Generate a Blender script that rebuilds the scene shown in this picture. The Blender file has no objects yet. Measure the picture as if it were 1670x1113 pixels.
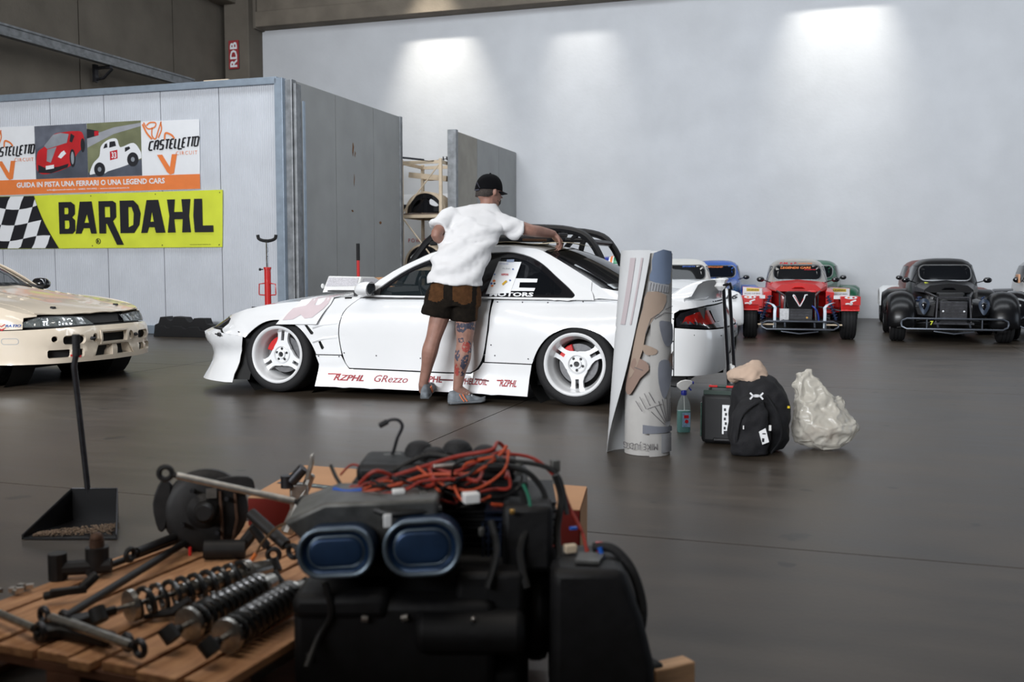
import bpy, bmesh, math, random
from mathutils import Vector, Matrix, noise
from mathutils.geometry import delaunay_2d_cdt
random.seed(7)
PI = math.pi
SC = bpy.context.scene
COL = SC.collection

# ---------------------------------------------------------------- camera, world, lights, exposure
cam_data = bpy.data.cameras.new('camera')
cam = bpy.data.objects.new('camera', cam_data); COL.objects.link(cam)
cam.location = (0, 0, 1.03)
cam.rotation_euler = (PI/2 - math.atan(120.5/1623), 0, 0)
cam_data.sensor_width = 36; cam_data.lens = 34.99
cam_data.clip_end = 200
cam_data.dof.use_dof = True; cam_data.dof.focus_distance = 8.2; cam_data.dof.aperture_fstop = 3.2
SC.camera = cam
w = bpy.data.worlds.new('world'); SC.world = w; w.use_nodes = True
bg = w.node_tree.nodes['Background']
bg.inputs[0].default_value = (.62, .75, 1, 1); bg.inputs[1].default_value = .12
SC.view_settings.view_transform = 'Standard'; SC.view_settings.look = 'None'
SC.view_settings.exposure = 0.0; SC.view_settings.gamma = 1
YAW = -math.radians(18)           # the hall stands turned 18 degrees to the camera
HALL = Matrix.Rotation(YAW, 4, 'Z')

def area(name, loc, target, sx, sy, power, col=(1, 1, 1), spread=PI):
    d = bpy.data.lights.new(name, 'AREA'); d.shape = 'RECTANGLE'; d.size = sx; d.size_y = sy
    d.energy = power; d.color = col; d.spread = spread
    o = bpy.data.objects.new(name, d); COL.objects.link(o)
    p = HALL @ Vector(loc); t = HALL @ Vector(target)
    o.location = p
    z = (p - t).normalized(); x = (HALL.to_3x3() @ Vector((1, 0, 0))); x = (x - z*x.dot(z)).normalized(); y = z.cross(x)
    o.rotation_euler = Matrix((x, y, z)).transposed().to_euler()
    return o
def spot(name, loc, target, power, ang, blend, col=(1, 1, 1), r=.3):
    d = bpy.data.lights.new(name, 'SPOT'); d.energy = power; d.color = col; d.spot_size = math.radians(ang)
    d.spot_blend = blend; d.shadow_soft_size = r
    o = bpy.data.objects.new(name, d); COL.objects.link(o)
    p = HALL @ Vector(loc); t = HALL @ Vector(target); o.location = p
    o.rotation_euler = (t - p).to_track_quat('-Z', 'Y').to_euler()
    return o
# roof lights of the hall (u along the back wall, v towards it) and the open gate on the right
area('high_windows', (-6.0, -12.5, 6.4), (-4, 9, 1.0), 11, 3.2, 4700, (.93, .96, 1))
area('skylight', (-3.0, 1.2, 8.2), (-3.0, 1.6, 0), 9, 1.0, 230, (1, .93, .84))
area('skylight', (-3.0, 10.8, 8.2), (-3.0, 10.8, 0), 16, 1.6, 680, (.90, .95, 1))
area('skylight', (.5, 15.6, 8.2), (.5, 19.5, 1), 22, 1.6, 500, (.86, .93, 1))
area('side_gate', (14.5, 10.5, 2.9), (3, 19, 1.8), 8, 5, 330, (.76, .87, 1))
spot('skylight_spot', (-8.7, 19.7, 8.3), (-8.6, 21.3, 5.0), 800, 48, 1, (1, .94, .82), .12)  # added spots for the skylight pools on the back wall, not wall fittings
spot('skylight_spot', (-.1, 19.7, 8.3), (-.05, 21.3, 5.6), 700, 50, 1, (1, .96, .86), .12)
spot('skylight_spot', (-5.4, 19.9, 8.3), (-5.3, 21.3, 5.4), 380, 40, 1, (1, .96, .88), .15)

spot('bay_fill', (-8.4, 17.9, 6.0), (-8.2, 19.3, 1.8), 450, 80, 1, (.95, .97, 1), .3)  # added fill that brightens the display board; no fitting hangs there
# ---------------------------------------------------------------- materials
M = {}
def mat(name, c, rough=.6, metal=0, spec=.5, coat=0, trans=0, alpha=1, emit=None, var=0, vscale=6, bump=0, bscale=60, rvar=0, ior=1.45, stretch=None, vcol=None, backface=False):
    if name in M: return M[name]
    m = bpy.data.materials.new(name); m.use_nodes = True; M[name] = m
    nt = m.node_tree; b = nt.nodes['Principled BSDF']
    b.inputs['Base Color'].default_value = (*c, 1); b.inputs['Roughness'].default_value = rough
    b.inputs['Metallic'].default_value = metal; b.inputs['Specular IOR Level'].default_value = spec
    b.inputs['Coat Weight'].default_value = coat; b.inputs['Transmission Weight'].default_value = trans
    b.inputs['Alpha'].default_value = alpha; b.inputs['IOR'].default_value = ior; b.inputs['Coat Roughness'].default_value = .05
    if emit: b.inputs['Emission Color'].default_value = (*emit, 1); b.inputs['Emission Strength'].default_value = 1
    tc = nt.nodes.new('ShaderNodeTexCoord'); mp = nt.nodes.new('ShaderNodeMapping')
    nt.links.new(tc.outputs['Object'], mp.inputs[0])
    if stretch: mp.inputs['Scale'].default_value = stretch
    if var or rvar:
        n = nt.nodes.new('ShaderNodeTexNoise'); n.inputs['Scale'].default_value = vscale; n.inputs['Detail'].default_value = 5
        nt.links.new(mp.outputs[0], n.inputs['Vector'])
        if var:
            r = nt.nodes.new('ShaderNodeValToRGB'); r.color_ramp.elements[0].position = .3; r.color_ramp.elements[1].position = .7
            c2 = vcol or tuple(min(1, x*(1+var)) for x in c)
            r.color_ramp.elements[0].color = (*[x*(1-var) for x in c], 1) if not vcol else (*c, 1); r.color_ramp.elements[1].color = (*c2, 1)
            nt.links.new(n.outputs[0], r.inputs[0]); nt.links.new(r.outputs[0], b.inputs['Base Color'])
        if rvar:
            mr = nt.nodes.new('ShaderNodeMapRange'); mr.inputs[3].default_value = rough-rvar; mr.inputs[4].default_value = rough+rvar
            nt.links.new(n.outputs[0], mr.inputs[0]); nt.links.new(mr.outputs[0], b.inputs['Roughness'])
    if bump:
        n2 = nt.nodes.new('ShaderNodeTexNoise'); n2.inputs['Scale'].default_value = bscale; n2.inputs['Detail'].default_value = 3
        nt.links.new(mp.outputs[0], n2.inputs['Vector'])
        bp = nt.nodes.new('ShaderNodeBump'); bp.inputs['Strength'].default_value = bump; bp.inputs['Distance'].default_value = .01
        nt.links.new(n2.outputs[0], bp.inputs['Height']); nt.links.new(bp.outputs[0], b.inputs['Normal'])
    return m

mat('plaster', (.58, .59, .61), .85, var=.05, vscale=1.2, bump=.25, bscale=14)
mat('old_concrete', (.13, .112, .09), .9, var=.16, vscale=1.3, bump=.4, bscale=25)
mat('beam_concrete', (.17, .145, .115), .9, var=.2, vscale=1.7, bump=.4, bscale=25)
mat('panel_metal', (.50, .53, .57), .45, .25, var=.06, vscale=2.5, bump=.1, bscale=30)
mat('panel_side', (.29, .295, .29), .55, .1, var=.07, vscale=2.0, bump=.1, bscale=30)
mat('panel_stained', (.29, .27, .23), .6, .1, var=.12, vscale=3.0)
mat('steel_trim', (.30, .36, .43), .4, .5, var=.1, vscale=8)
mat('raw_steel', (.23, .24, .25), .5, .6, var=.25, vscale=9)
mat('dark_gap', (.02, .02, .02), .9)
mat('rust', (.16, .07, .025), .9, var=.4, vscale=40)
mat('black_paint', (.006, .006, .007), .4, var=.1)
mat('black_gloss', (.008, .008, .01), .12, coat=.6, var=.1)
mat('black_rubber', (.008, .008, .009), .75, bump=.3, bscale=120, var=.2)
mat('black_plastic', (.018, .018, .02), .5, bump=.1)
mat('car_white', (.79, .80, .81), .22, coat=.8, var=.015, vscale=3)
mat('car_cream', (.76, .66, .53), .25, coat=.7, var=.03, vscale=3)
mat('white_paint', (.78, .78, .78), .35, var=.02)
mat('white_plastic', (.75, .75, .74), .4, var=.03)
mat('paper', (.78, .79, .8), .8, var=.03, vscale=10)
mat('paper_back', (.62, .61, .58), .8, var=.04, vscale=10)
mat('chrome', (.75, .75, .76), .12, 1, var=.05)
mat('alloy', (.45, .45, .46), .35, 1, var=.15, vscale=30)
mat('dark_metal', (.05, .05, .055), .4, .8, var=.3, vscale=20)
mat('red_paint', (.55, .015, .015), .35, coat=.3, var=.05)
mat('print_red', (.50, .01, .02), .5, var=.05)
mat('print_black', (.01, .01, .014), .5, var=.05)
mat('print_white', (.75, .76, .78), .5, var=.02)
mat('print_orange', (.75, .20, .05), .5, var=.05)
mat('print_yellow', (.62, .68, .045), .5, var=.07, vscale=3)
mat('blue_paint', (.01, .09, .42), .25, coat=.5, var=.1)
mat('wood_new', (.60, .36, .20), .7, var=.22, vscale=5, stretch=(1, 8, 8), bump=.2, bscale=50)
mat('wood_pale', (.62, .50, .36), .7, var=.1, vscale=8)
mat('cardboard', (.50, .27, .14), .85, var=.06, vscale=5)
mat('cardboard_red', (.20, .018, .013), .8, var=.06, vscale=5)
def glass(name, tint, alpha):
    m = mat(name, tint, .04, coat=0); b = m.node_tree.nodes['Principled BSDF']
    b.inputs['Alpha'].default_value = alpha; b.inputs['Specular IOR Level'].default_value = .35; return m
glass('dark_glass', (.006, .007, .009), .9)
glass('cabin_glass', (.02, .03, .035), .42)
glass('clear_glass', (.4, .45, .45), .25)

# floor material: polished hall concrete with streaks and stains
def floor_material():
    m = bpy.data.materials.new('polished_concrete'); m.use_nodes = True; nt = m.node_tree; b = nt.nodes['Principled BSDF']
    tc = nt.nodes.new('ShaderNodeTexCoord')
    def ns(scale, detail, st):
        mp = nt.nodes.new('ShaderNodeMapping'); mp.inputs['Scale'].default_value = st
        nt.links.new(tc.outputs['Object'], mp.inputs[0])
        n = nt.nodes.new('ShaderNodeTexNoise'); n.inputs['Scale'].default_value = scale; n.inputs['Detail'].default_value = detail
        nt.links.new(mp.outputs[0], n.inputs['Vector']); return n
    a = ns(.9, 8, (1, 1.6, 1)); c = ns(3.2, 6, (.5, 2.2, 1)); f = ns(60, 3, (1, 1, 1)); st = ns(5, 2, (1, 1, 1))
    mx = nt.nodes.new('ShaderNodeMix'); mx.data_type = 'FLOAT'; mx.inputs[0].default_value = .5
    nt.links.new(a.outputs[0], mx.inputs[2]); nt.links.new(c.outputs[0], mx.inputs[3])
    r = nt.nodes.new('ShaderNodeValToRGB'); e = r.color_ramp.elements
    e[0].position = .36; e[0].color = (.027, .0205, .0145, 1); e[1].position = .66; e[1].color = (.074, .057, .042, 1)
    k = e.new(.5); k.color = (.048, .037, .027, 1)
    nt.links.new(mx.outputs[0], r.inputs[0])
    r2 = nt.nodes.new('ShaderNodeValToRGB'); r2.color_ramp.elements[0].position = .27; r2.color_ramp.elements[0].color = (.3, .3, .3, 1)
    r2.color_ramp.elements[1].position = .31; r2.color_ramp.elements[1].color = (1, 1, 1, 1)
    nt.links.new(st.outputs[0], r2.inputs[0])
    mu = nt.nodes.new('ShaderNodeMix'); mu.data_type = 'RGBA'; mu.blend_type = 'MULTIPLY'; mu.inputs[0].default_value = 1
    nt.links.new(r.outputs[0], mu.inputs[6]); nt.links.new(r2.outputs[0], mu.inputs[7]); nt.links.new(mu.outputs[2], b.inputs['Base Color'])
    mr = nt.nodes.new('ShaderNodeMapRange'); mr.inputs[3].default_value = .26; mr.inputs[4].default_value = .5
    nt.links.new(mx.outputs[0], mr.inputs[0]); nt.links.new(mr.outputs[0], b.inputs['Roughness'])
    bp = nt.nodes.new('ShaderNodeBump'); bp.inputs['Strength'].default_value = .12; bp.inputs['Distance'].default_value = .004
    ad = nt.nodes.new('ShaderNodeMath'); ad.operation = 'ADD'
    nt.links.new(c.outputs[0], ad.inputs[0]); nt.links.new(f.outputs[0], ad.inputs[1])
    nt.links.new(ad.outputs[0], bp.inputs['Height']); nt.links.new(bp.outputs[0], b.inputs['Normal'])
    b.inputs['Specular IOR Level'].default_value = .42
    M['floor'] = m
floor_material()

# ---------------------------------------------------------------- mesh helpers
class G:
    "collects shapes for ONE mesh object"
    def __init__(s, mtx=None): s.v = []; s.f = []; s.mi = []; s.mats = []; s.m = mtx or Matrix()
    def _mi(s, m):
        if m is None: m = s.mats[0] if s.mats else None
        if m not in s.mats: s.mats.append(m)
        return s.mats.index(m)
    def add(s, vs, fs, m=None):
        b = len(s.v); s.v += [tuple(s.m @ Vector(p)) for p in vs]
        k = s._mi(m) if m else 0
        for f in fs: s.f.append(tuple(b+i for i in f)); s.mi.append(k)
        return s
    def box(s, c, d, rz=0, m=None, rot=None, taper=1):
        R = rot or Matrix.Rotation(rz, 3, 'Z'); x, y, z = d[0]/2, d[1]/2, d[2]/2
        vs = [Vector(c) + R @ Vector((a*x*(taper if k > 0 else 1), b*y*(taper if k > 0 else 1), k*z)) for k in (-1, 1) for a, b in ((-1, -1), (1, -1), (1, 1), (-1, 1))]
        return s.add(vs, [(3, 2, 1, 0), (4, 5, 6, 7), (0, 1, 5, 4), (1, 2, 6, 5), (2, 3, 7, 6), (3, 0, 4, 7)], m)
    def loft(s, rings, m=None, cap=True, closed=True, loop=False):
        n = len(rings[0]); vs = [p for r in rings for p in r]; fs = []
        K = len(rings) if loop else len(rings)-1
        for i in range(K):
            a = i*n; b = ((i+1) % len(rings))*n
            for j in range(n if closed else n-1):
                k = (j+1) % n; fs.append((a+j, a+k, b+k, b+j))
        if cap and not loop: fs.append(tuple(reversed(range(n)))); fs.append(tuple(range((len(rings)-1)*n, len(rings)*n)))
        return s.add(vs, fs, m)
    def tube(s, pts, r, n=8, m=None, cap=True, flat=1, loop=False, up=None):
        pts = [Vector(p) for p in pts]; rings = []; N = len(pts)
        rr = r if isinstance(r, (list, tuple)) else [r]*N
        pu = None
        for i, p in enumerate(pts):
            if loop: t = pts[(i+1) % N]-pts[i-1]
            else: t = pts[min(i+1, N-1)]-pts[max(i-1, 0)]
            t.normalize()
            if pu is None:
                u = Vector(up) if up else (Vector((0, 0, 1)) if abs(t.z) < .9 else Vector((1, 0, 0)))
            else: u = pu
            u = (u - t*u.dot(t)); u = u.normalized() if u.length > 1e-6 else t.orthogonal().normalized(); pu = u; w = t.cross(u)
            rings.append([p + (u*math.cos(a)*flat + w*math.sin(a))*rr[i] for a in (2*PI*j/n for j in range(n))])
        return s.loft(rings, m, cap, True, loop)
    def cyl(s, a, b, r, r2=None, n=16, m=None): return s.tube([a, b], [r, r if r2 is None else r2], n, m)
    def lathe(s, prof, o=(0, 0, 0), axis='Z', n=32, m=None, cap=False, squash=(1, 1)):
        rings = []
        for r, z in prof:
            ring = []
            for j in range(n):
                a = 2*PI*j/n; x, y = r*math.cos(a)*squash[0], r*math.sin(a)*squash[1]
                p = (x, y, z) if axis == 'Z' else ((x, z, y) if axis == 'Y' else (z, x, y))
                ring.append(Vector(o)+Vector(p))
            rings.append(ring)
        return s.loft(rings, m, cap)
    def prism(s, poly, z0, z1, m=None, fn=None):
        fn = fn or (lambda x, y, z: (x, y, z)); n = len(poly)
        vs = [fn(x, y, z0) for x, y in poly]+[fn(x, y, z1) for x, y in poly]
        area2 = sum(poly[i][0]*poly[(i+1) % n][1]-poly[(i+1) % n][0]*poly[i][1] for i in range(n))
        fs = [(i, (i+1) % n, n+(i+1) % n, n+i) for i in range(n)]+[tuple(reversed(range(n))), tuple(range(n, 2*n))]
        return s.add(vs, fs, m)
    def ball(s, c, r, n=12, k=8, m=None, sq=(1, 1, 1)):
        rings = [[Vector(c)+Vector((sq[0]*r*math.sin(PI*i/k)*math.cos(2*PI*j/n), sq[1]*r*math.sin(PI*i/k)*math.sin(2*PI*j/n), -sq[2]*r*math.cos(PI*i/k))) for j in range(n)] for i in range(1, k)]
        return s.loft(rings, m)
    def build(s, name, m=None, parent=None, bevel=0, smooth=None, solid=0, subsurf=0, mods=(), fixn=True, seg=2):
        me = bpy.data.meshes.new(name); me.from_pydata(s.v, [], s.f)
        ms = s.mats if s.mats else []
        if m: 
            mm = m if not isinstance(m, str) else M[m]
            if s.mats: ms = [x if x else mm for x in s.mats]
            else: ms = [mm]
        for x in ms: me.materials.append(M[x] if isinstance(x, str) else x)
        if s.mats: me.polygons.foreach_set('material_index', s.mi)
        if fixn:
            bm = bmesh.new(); bm.from_mesh(me); bmesh.ops.recalc_face_normals(bm, faces=bm.faces); bm.to_mesh(me); bm.free()
        o = bpy.data.objects.new(name, me); COL.objects.link(o)
        if parent: o.parent = parent
        if smooth is None: smooth = 35
        if smooth:
            me.polygons.foreach_set('use_smooth', [True]*len(me.polygons))
            try: me.set_sharp_from_angle(angle=math.radians(smooth))
            except Exception: pass
        if solid:
            q = o.modifiers.new('s', 'SOLIDIFY'); q.thickness = abs(solid); q.offset = -1 if solid > 0 else 1
            if smooth: z = o.modifiers.new('e', 'EDGE_SPLIT'); z.split_angle = math.radians(smooth)
        if subsurf:
            q = o.modifiers.new('u', 'SUBSURF'); q.levels = q.render_levels = subsurf
        if bevel:
            q = o.modifiers.new('b', 'BEVEL'); q.width = bevel; q.segments = seg; q.limit_method = 'ANGLE'; q.angle_limit = math.radians(40)
        me.update(); return o
def thing(name, label, cat, loc=(0, 0, 0), rz=0, group=None, hall=False):
    o = bpy.data.objects.new(name, None); COL.objects.link(o); o.empty_display_size = .1
    if hall: loc = HALL @ Vector(loc); rz = rz + YAW
    o.location = loc; o.rotation_euler = (0, 0, rz); tag(o, label, cat, group); return o
def tag(o, label=None, cat=None, group=None, kind=None):
    if label: o['label'] = label
    if cat: o['category'] = cat
    if group: o['group'] = group
    if kind: o['kind'] = kind
    return o
def lab(o, l): o['label'] = l; return o
def struct(o, parent=None):
    if not parent: o['kind'] = 'structure'; o.rotation_euler = (0, 0, YAW)
    return o
def inpoly(x, y, poly):
    r = False; n = len(poly); j = n-1
    for i in range(n):
        xi, yi = poly[i]; xj, yj = poly[j]
        if (yi > y) != (yj > y) and x < (xj-xi)*(y-yi)/(yj-yi)+xi: r = not r
        j = i
    return r
def densify(poly, step, closed=True):
    out = []; n = len(poly)
    for i in range(n if closed else n-1):
        a = poly[i]; b = poly[(i+1) % n]; L = math.hypot(b[0]-a[0], b[1]-a[1]); k = max(1, int(L/step+.5))
        for t in range(k): out.append((a[0]+(b[0]-a[0])*t/k, a[1]+(b[1]-a[1])*t/k))
    if not closed: out.append(poly[-1])
    return out
def spline(pts, n=6, closed=False):
    "Catmull-Rom through the points"
    P = [Vector(p) for p in pts]; N = len(P); out = []
    for i in range(N if closed else N-1):
        p0 = P[i-1] if (closed or i > 0) else P[0]; p1 = P[i]; p2 = P[(i+1) % N]; p3 = P[(i+2) % N] if (closed or i+2 < N) else P[-1]
        for k in range(n):
            t = k/n; out.append(tuple(.5*((2*p1)+(p2-p0)*t+(2*p0-5*p1+4*p2-p3)*t*t+(3*p1-p0-3*p2+p3)*t**3)))
    if not closed: out.append(tuple(P[-1]))
    return out
def interp(x, tab):
    if x <= tab[0][0]: return tab[0][1]
    for (a, fa), (b, fb) in zip(tab, tab[1:]):
        if x <= b:
            t = (x-a)/(b-a); return fa+(fb-fa)*t
    return tab[-1][1]
def sinterp(x, tab):
    "smooth (hermite) table lookup"
    n = len(tab)
    if x <= tab[0][0]: return tab[0][1]
    if x >= tab[-1][0]: return tab[-1][1]
    for i in range(n-1):
        a, fa = tab[i]; b, fb = tab[i+1]
        if x <= b:
            h = b-a; t = (x-a)/h
            def sl(j):
                if j == 0: return (tab[1][1]-tab[0][1])/(tab[1][0]-tab[0][0])
                if j == n-1: return (tab[-1][1]-tab[-2][1])/(tab[-1][0]-tab[-2][0])
                return (tab[j+1][1]-tab[j-1][1])/(tab[j+1][0]-tab[j-1][0])
            m0, m1 = sl(i)*h, sl(i+1)*h
            return (2*t**3-3*t*t+1)*fa+(t**3-2*t*t+t)*m0+(-2*t**3+3*t*t)*fb+(t**3-t*t)*m1
def region(g, outer, holes, fn, step=.06, m=None, mirror=None, ostep=None):
    "fills a 2-D outline with a triangle grid and bends it with fn(a,b)->xyz"
    o = densify(outer, ostep or step); hs = [densify(h, ostep or step*.6) for h in holes]
    xs = [p[0] for p in o]; ys = [p[1] for p in o]
    pts = list(o); edges = [(i, (i+1) % len(o)) for i in range(len(o))]
    for h in hs:
        b = len(pts); pts += h; edges += [(b+i, b+(i+1) % len(h)) for i in range(len(h))]
    x = min(xs)+step*.5; row = 0
    while x < max(xs):
        y = min(ys)+step*(.5 if row % 2 else 1.0)
        while y < max(ys):
            if inpoly(x, y, o) and not any(inpoly(x, y, h) for h in hs):
                if min((x-p[0])**2+(y-p[1])**2 for p in pts[:len(o)+sum(map(len, hs))]) > (step*.45)**2: pts.append((x, y))
            y += step
        x += step*.87; row += 1
    vv, ee, ff, *_ = delaunay_2d_cdt([Vector(p) for p in pts], edges, [], 0, 1e-6)
    keep = []
    for f in ff:
        cx = sum(vv[i].x for i in f)/len(f); cy = sum(vv[i].y for i in f)/len(f)
        if inpoly(cx, cy, o) and not any(inpoly(cx, cy, h) for h in hs): keep.append(tuple(f))
    g.add([fn(p.x, p.y) for p in vv], keep, m)
    if mirror: g.add([mirror(Vector(fn(p.x, p.y))) for p in vv], [tuple(reversed(f)) for f in keep], m)
    return g
_tc = {}
def text_geo(body, bold=0, shear=0, spacing=1, wide=1):
    k = (body, bold, shear, spacing)
    if k not in _tc:
        c = bpy.data.curves.new('t', 'FONT'); c.body = body; c.offset = bold; c.shear = shear; c.space_character = spacing
        c.resolution_u = 2; c.size = 1
        o = bpy.data.objects.new('t', c); me = bpy.data.meshes.new_from_object(o)
        vs = [v.co.copy() for v in me.vertices]; fs = [tuple(p.vertices) for p in me.polygons]
        bpy.data.objects.remove(o); bpy.data.curves.remove(c); bpy.data.meshes.remove(me)
        x0 = min(v.x for v in vs); x1 = max(v.x for v in vs); y0 = min(v.y for v in vs); y1 = max(v.y for v in vs)
        _tc[k] = ([((v.x-x0)/(x1-x0), (v.y-y0)/(y1-y0)) for v in vs], fs)
    return _tc[k]
def text(g, body, x0, y0, x1, y1, fn, m=None, bold=0, shear=0, spacing=1, skew=0):
    "flat lettering squeezed into the box x0..x1, y0..y1 of a surface"
    vs, fs = text_geo(body, bold, shear, spacing)
    return g.add([fn(x0+(x1-x0)*a, y0+(y1-y0)*b+skew*a) for a, b in vs], fs, m)
def flat(g, poly, fn, m=None):
    "thin printed shape on a surface"
    return region(g, poly, [], fn, step=9, m=m, ostep=9)
def circ(cx, cy, r, n=24, ry=None, a0=0, a1=2*PI):
    ry = ry or r
    full = abs(a1-a0-2*PI) < 1e-6
    return [(cx+r*math.cos(a0+(a1-a0)*i/(n if full else n-1)), cy+ry*math.sin(a0+(a1-a0)*i/(n if full else n-1))) for i in range(n)]
def rrect(x0, y0, x1, y1, r, n=5):
    p = []
    for cx, cy, a in ((x1-r, y1-r, 0), (x0+r, y1-r, PI/2), (x0+r, y0+r, PI), (x1-r, y0+r, 1.5*PI)):
        p += [(cx+r*math.cos(a+PI/2*i/n), cy+r*math.sin(a+PI/2*i/n)) for i in range(n+1)]
    return p
def ribbon(pts, w, closed=False):
    "outline polygon of a stroked line"
    P = [Vector(p) for p in pts]; L = []; R = []
    for i, p in enumerate(P):
        t = (P[min(i+1, len(P)-1)]-P[max(i-1, 0)]).normalized(); n = Vector((-t.y, t.x)); ww = w[i] if isinstance(w, (list, tuple)) else w
        L.append(tuple(p+n*ww/2)); R.append(tuple(p-n*ww/2))
    return L, R
def stroke(g, pts, w, fn, m=None):
    L, R = ribbon(pts, w); n = len(L)
    return g.add([fn(*p) for p in L]+[fn(*p) for p in R], [(i, i+1, n+i+1, n+i) for i in range(n-1)], m)
def split_islands(o, most=60, big=0):
    "turns every loose piece of a mesh object into an object of its own"
    me = o.data; n = len(me.vertices); par = list(range(n))
    def find(a):
        while par[a] != a: par[a] = par[par[a]]; a = par[a]
        return a
    for e in me.edges:
        a, b = find(e.vertices[0]), find(e.vertices[1])
        if a != b: par[a] = b
    gr = {}
    for p in me.polygons: gr.setdefault(find(p.vertices[0]), []).append(p)
    if len(gr) < 2 or len(gr) > most: return [o]
    out = []
    for k, ps in enumerate(gr.values()):
        idx = {}; fs = []
        for p in ps:
            for v in p.vertices: idx.setdefault(v, len(idx))
            fs.append(tuple(idx[v] for v in p.vertices))
        m2 = bpy.data.meshes.new(me.name); m2.from_pydata([me.vertices[v].co[:] for v in idx], [], fs)
        for mm in me.materials: m2.materials.append(mm)
        m2.polygons.foreach_set('material_index', [p.material_index for p in ps]); m2.polygons.foreach_set('use_smooth', [p.use_smooth for p in ps])
        try: m2.set_sharp_from_angle(angle=math.radians(45))
        except Exception: pass
        c = o.copy(); c.data = m2; COL.objects.link(c); out.append(c)
        if k == 0:
            for ch in list(o.children): ch.parent = c
    nm = o.name; bpy.data.objects.remove(o); out[0].name = nm
    return out
def copy_tree(o, parent=None, d=0):
    c = o.copy(); COL.objects.link(c)
    if parent: c.parent = parent
    for ch in list(o.children): copy_tree(ch, c, d+1)
    return c

# ---------------------------------------------------------------- the hall
# floor: cast slabs with saw-cut joints
fl = G().box((0, 9, -.06), (60, 44, .08), m='dark_gap').build('floor', 'dark_gap', bevel=0); struct(fl)
ux = [-30, -19.5, -14.3, -10.6, -6.53, -2.26, 2.2, 6.5, 11, 16, 30]; vx = [-13, -4, 3.72, 8.9, 14.0, 21.32]
for i in range(len(ux)-1):
    for j in range(len(vx)-1):
        a, b, c, d = ux[i]+.004, ux[i+1]-.004, vx[j]+.004, vx[j+1]-.004
        o = G().box(((a+b)/2, (c+d)/2, -.01), (b-a, d-c, .02)).build('slab', 'floor', fl, smooth=0)
WV = 21.31
wb = G().box((0, WV+.15, 4.2), (60, .3, 8.4)).build('wall_back', 'plaster', smooth=0); struct(wb)
struct(G().box((-1, -1.9, 1.1), (26, .12, 2.2)).build('front_light_block', 'old_concrete', smooth=0))  # unseen screen added behind the camera to keep light off the foreground
# beam over the back wall
b = G().box((6, WV-.08, 7.45), (38.36, .5, 1.55))
b.box((6, WV-.36, 6.86), (38.36, .07, .36))
struct(b.build('trim_1', 'beam_concrete', bevel=.015))
# corner pillar with its bracket block
p = G().box((-13.55, WV-.2, 4.1), (.66, .8, 8.3)); p.box((-13.2, WV-.1, 7.3), (.1, .6, 1.3))
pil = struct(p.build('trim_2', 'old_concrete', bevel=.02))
# left wall: upright concrete panels
wl = G().box((-14.2, 4, 4.2), (.2, 34.5, 8.4)).build('wall_left', 'dark_gap', smooth=0); struct(wl)
jv = [21.25, 18.96, 16.06, 13.5, 11, 8.5, 6, 3.5, 1, -1.5, -4, -7, -10, -13]
for a, b2 in zip(jv[1:], jv):
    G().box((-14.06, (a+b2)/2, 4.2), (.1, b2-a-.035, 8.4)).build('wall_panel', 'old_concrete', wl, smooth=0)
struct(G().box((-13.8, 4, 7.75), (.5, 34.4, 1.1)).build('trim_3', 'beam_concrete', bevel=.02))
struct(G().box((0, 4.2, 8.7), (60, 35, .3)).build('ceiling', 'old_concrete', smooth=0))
# crane rail on brackets along the left wall
rail = G().box((-13.55, 8, 4.97), (.14, 22, .05)); rail.box((-13.55, 8, 5.06), (.05, 22, .13)); rail.box((-13.55, 8, 5.14), (.1, 22, .04))
rr = rail.build('crane_rail', 'raw_steel', bevel=.004, smooth=0); rr.rotation_euler = (0, 0, YAW)
tag(rr, 'long steel rail carried on brackets along the dark left wall', 'rail')
for k, v in enumerate((16.35, 13.2)):
    g = G(); g.box((-13.9, v, 4.82), (.06, .1, .34)); g.box((-13.72, v, 4.92), (.4, .08, .05)); g.tube([(-13.88, v, 4.7), (-13.7, v, 4.72), (-13.5, v, 4.88)], .03, 6)
    o = g.build('rail_bracket', 'dark_metal', rr)
# RDB plate on the pillar
q = thing('pillar_sign', 'small upright red plate with white RDB letters on the concrete pillar', 'sign', (-13.60, WV-.64, 6.02), hall=True)
G().box((0, 0, 0), (.27, .02, .66)).build('plate', mat('sign_red', (.30, .03, .035), .5, var=.1), q, bevel=.003)
fnv = lambda x, y: (-y, -.013, x)
g = G(); text(g, 'RDB', -.29, -.095, .29, .095, fnv, 'print_white', bold=.03); g.build('lettering', 'print_white', q, fixn=False)

# ---------------------------------------------------------------- panel-walled workshop box
C0, V0, PH = -7.76, 12.90, 3.73
bx = thing('panel_enclosure', 'tall box of pale metal sandwich panels with blue-grey edge trim, banners hung on its front', 'enclosure', (0, 0, 0), hall=True)
edges = [-13.75, -12.9, -11.86, -10.83, -9.79, -8.76, C0+.0]
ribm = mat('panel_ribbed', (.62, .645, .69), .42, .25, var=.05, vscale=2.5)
for k, (a, b2) in enumerate(zip(edges, edges[1:])):
    g = G(); a += .006; b2 -= .006
    n = int((b2-a)/.036); rings = []
    # micro-ribbed sheet facing the hall
    prof = []
    for i in range(n):
        x = a+(b2-a)*i/n; w2 = (b2-a)/n
        prof += [(x, V0), (x+w2*.55, V0), (x+w2*.7, V0+.006), (x+w2*.85, V0+.006)]
    prof += [(b2, V0), (b2, V0+.1), (a, V0+.1)]
    g.prism(prof, .02, PH-.02)
    g.build('wall_panel', ribm, bx, smooth=0)
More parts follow.
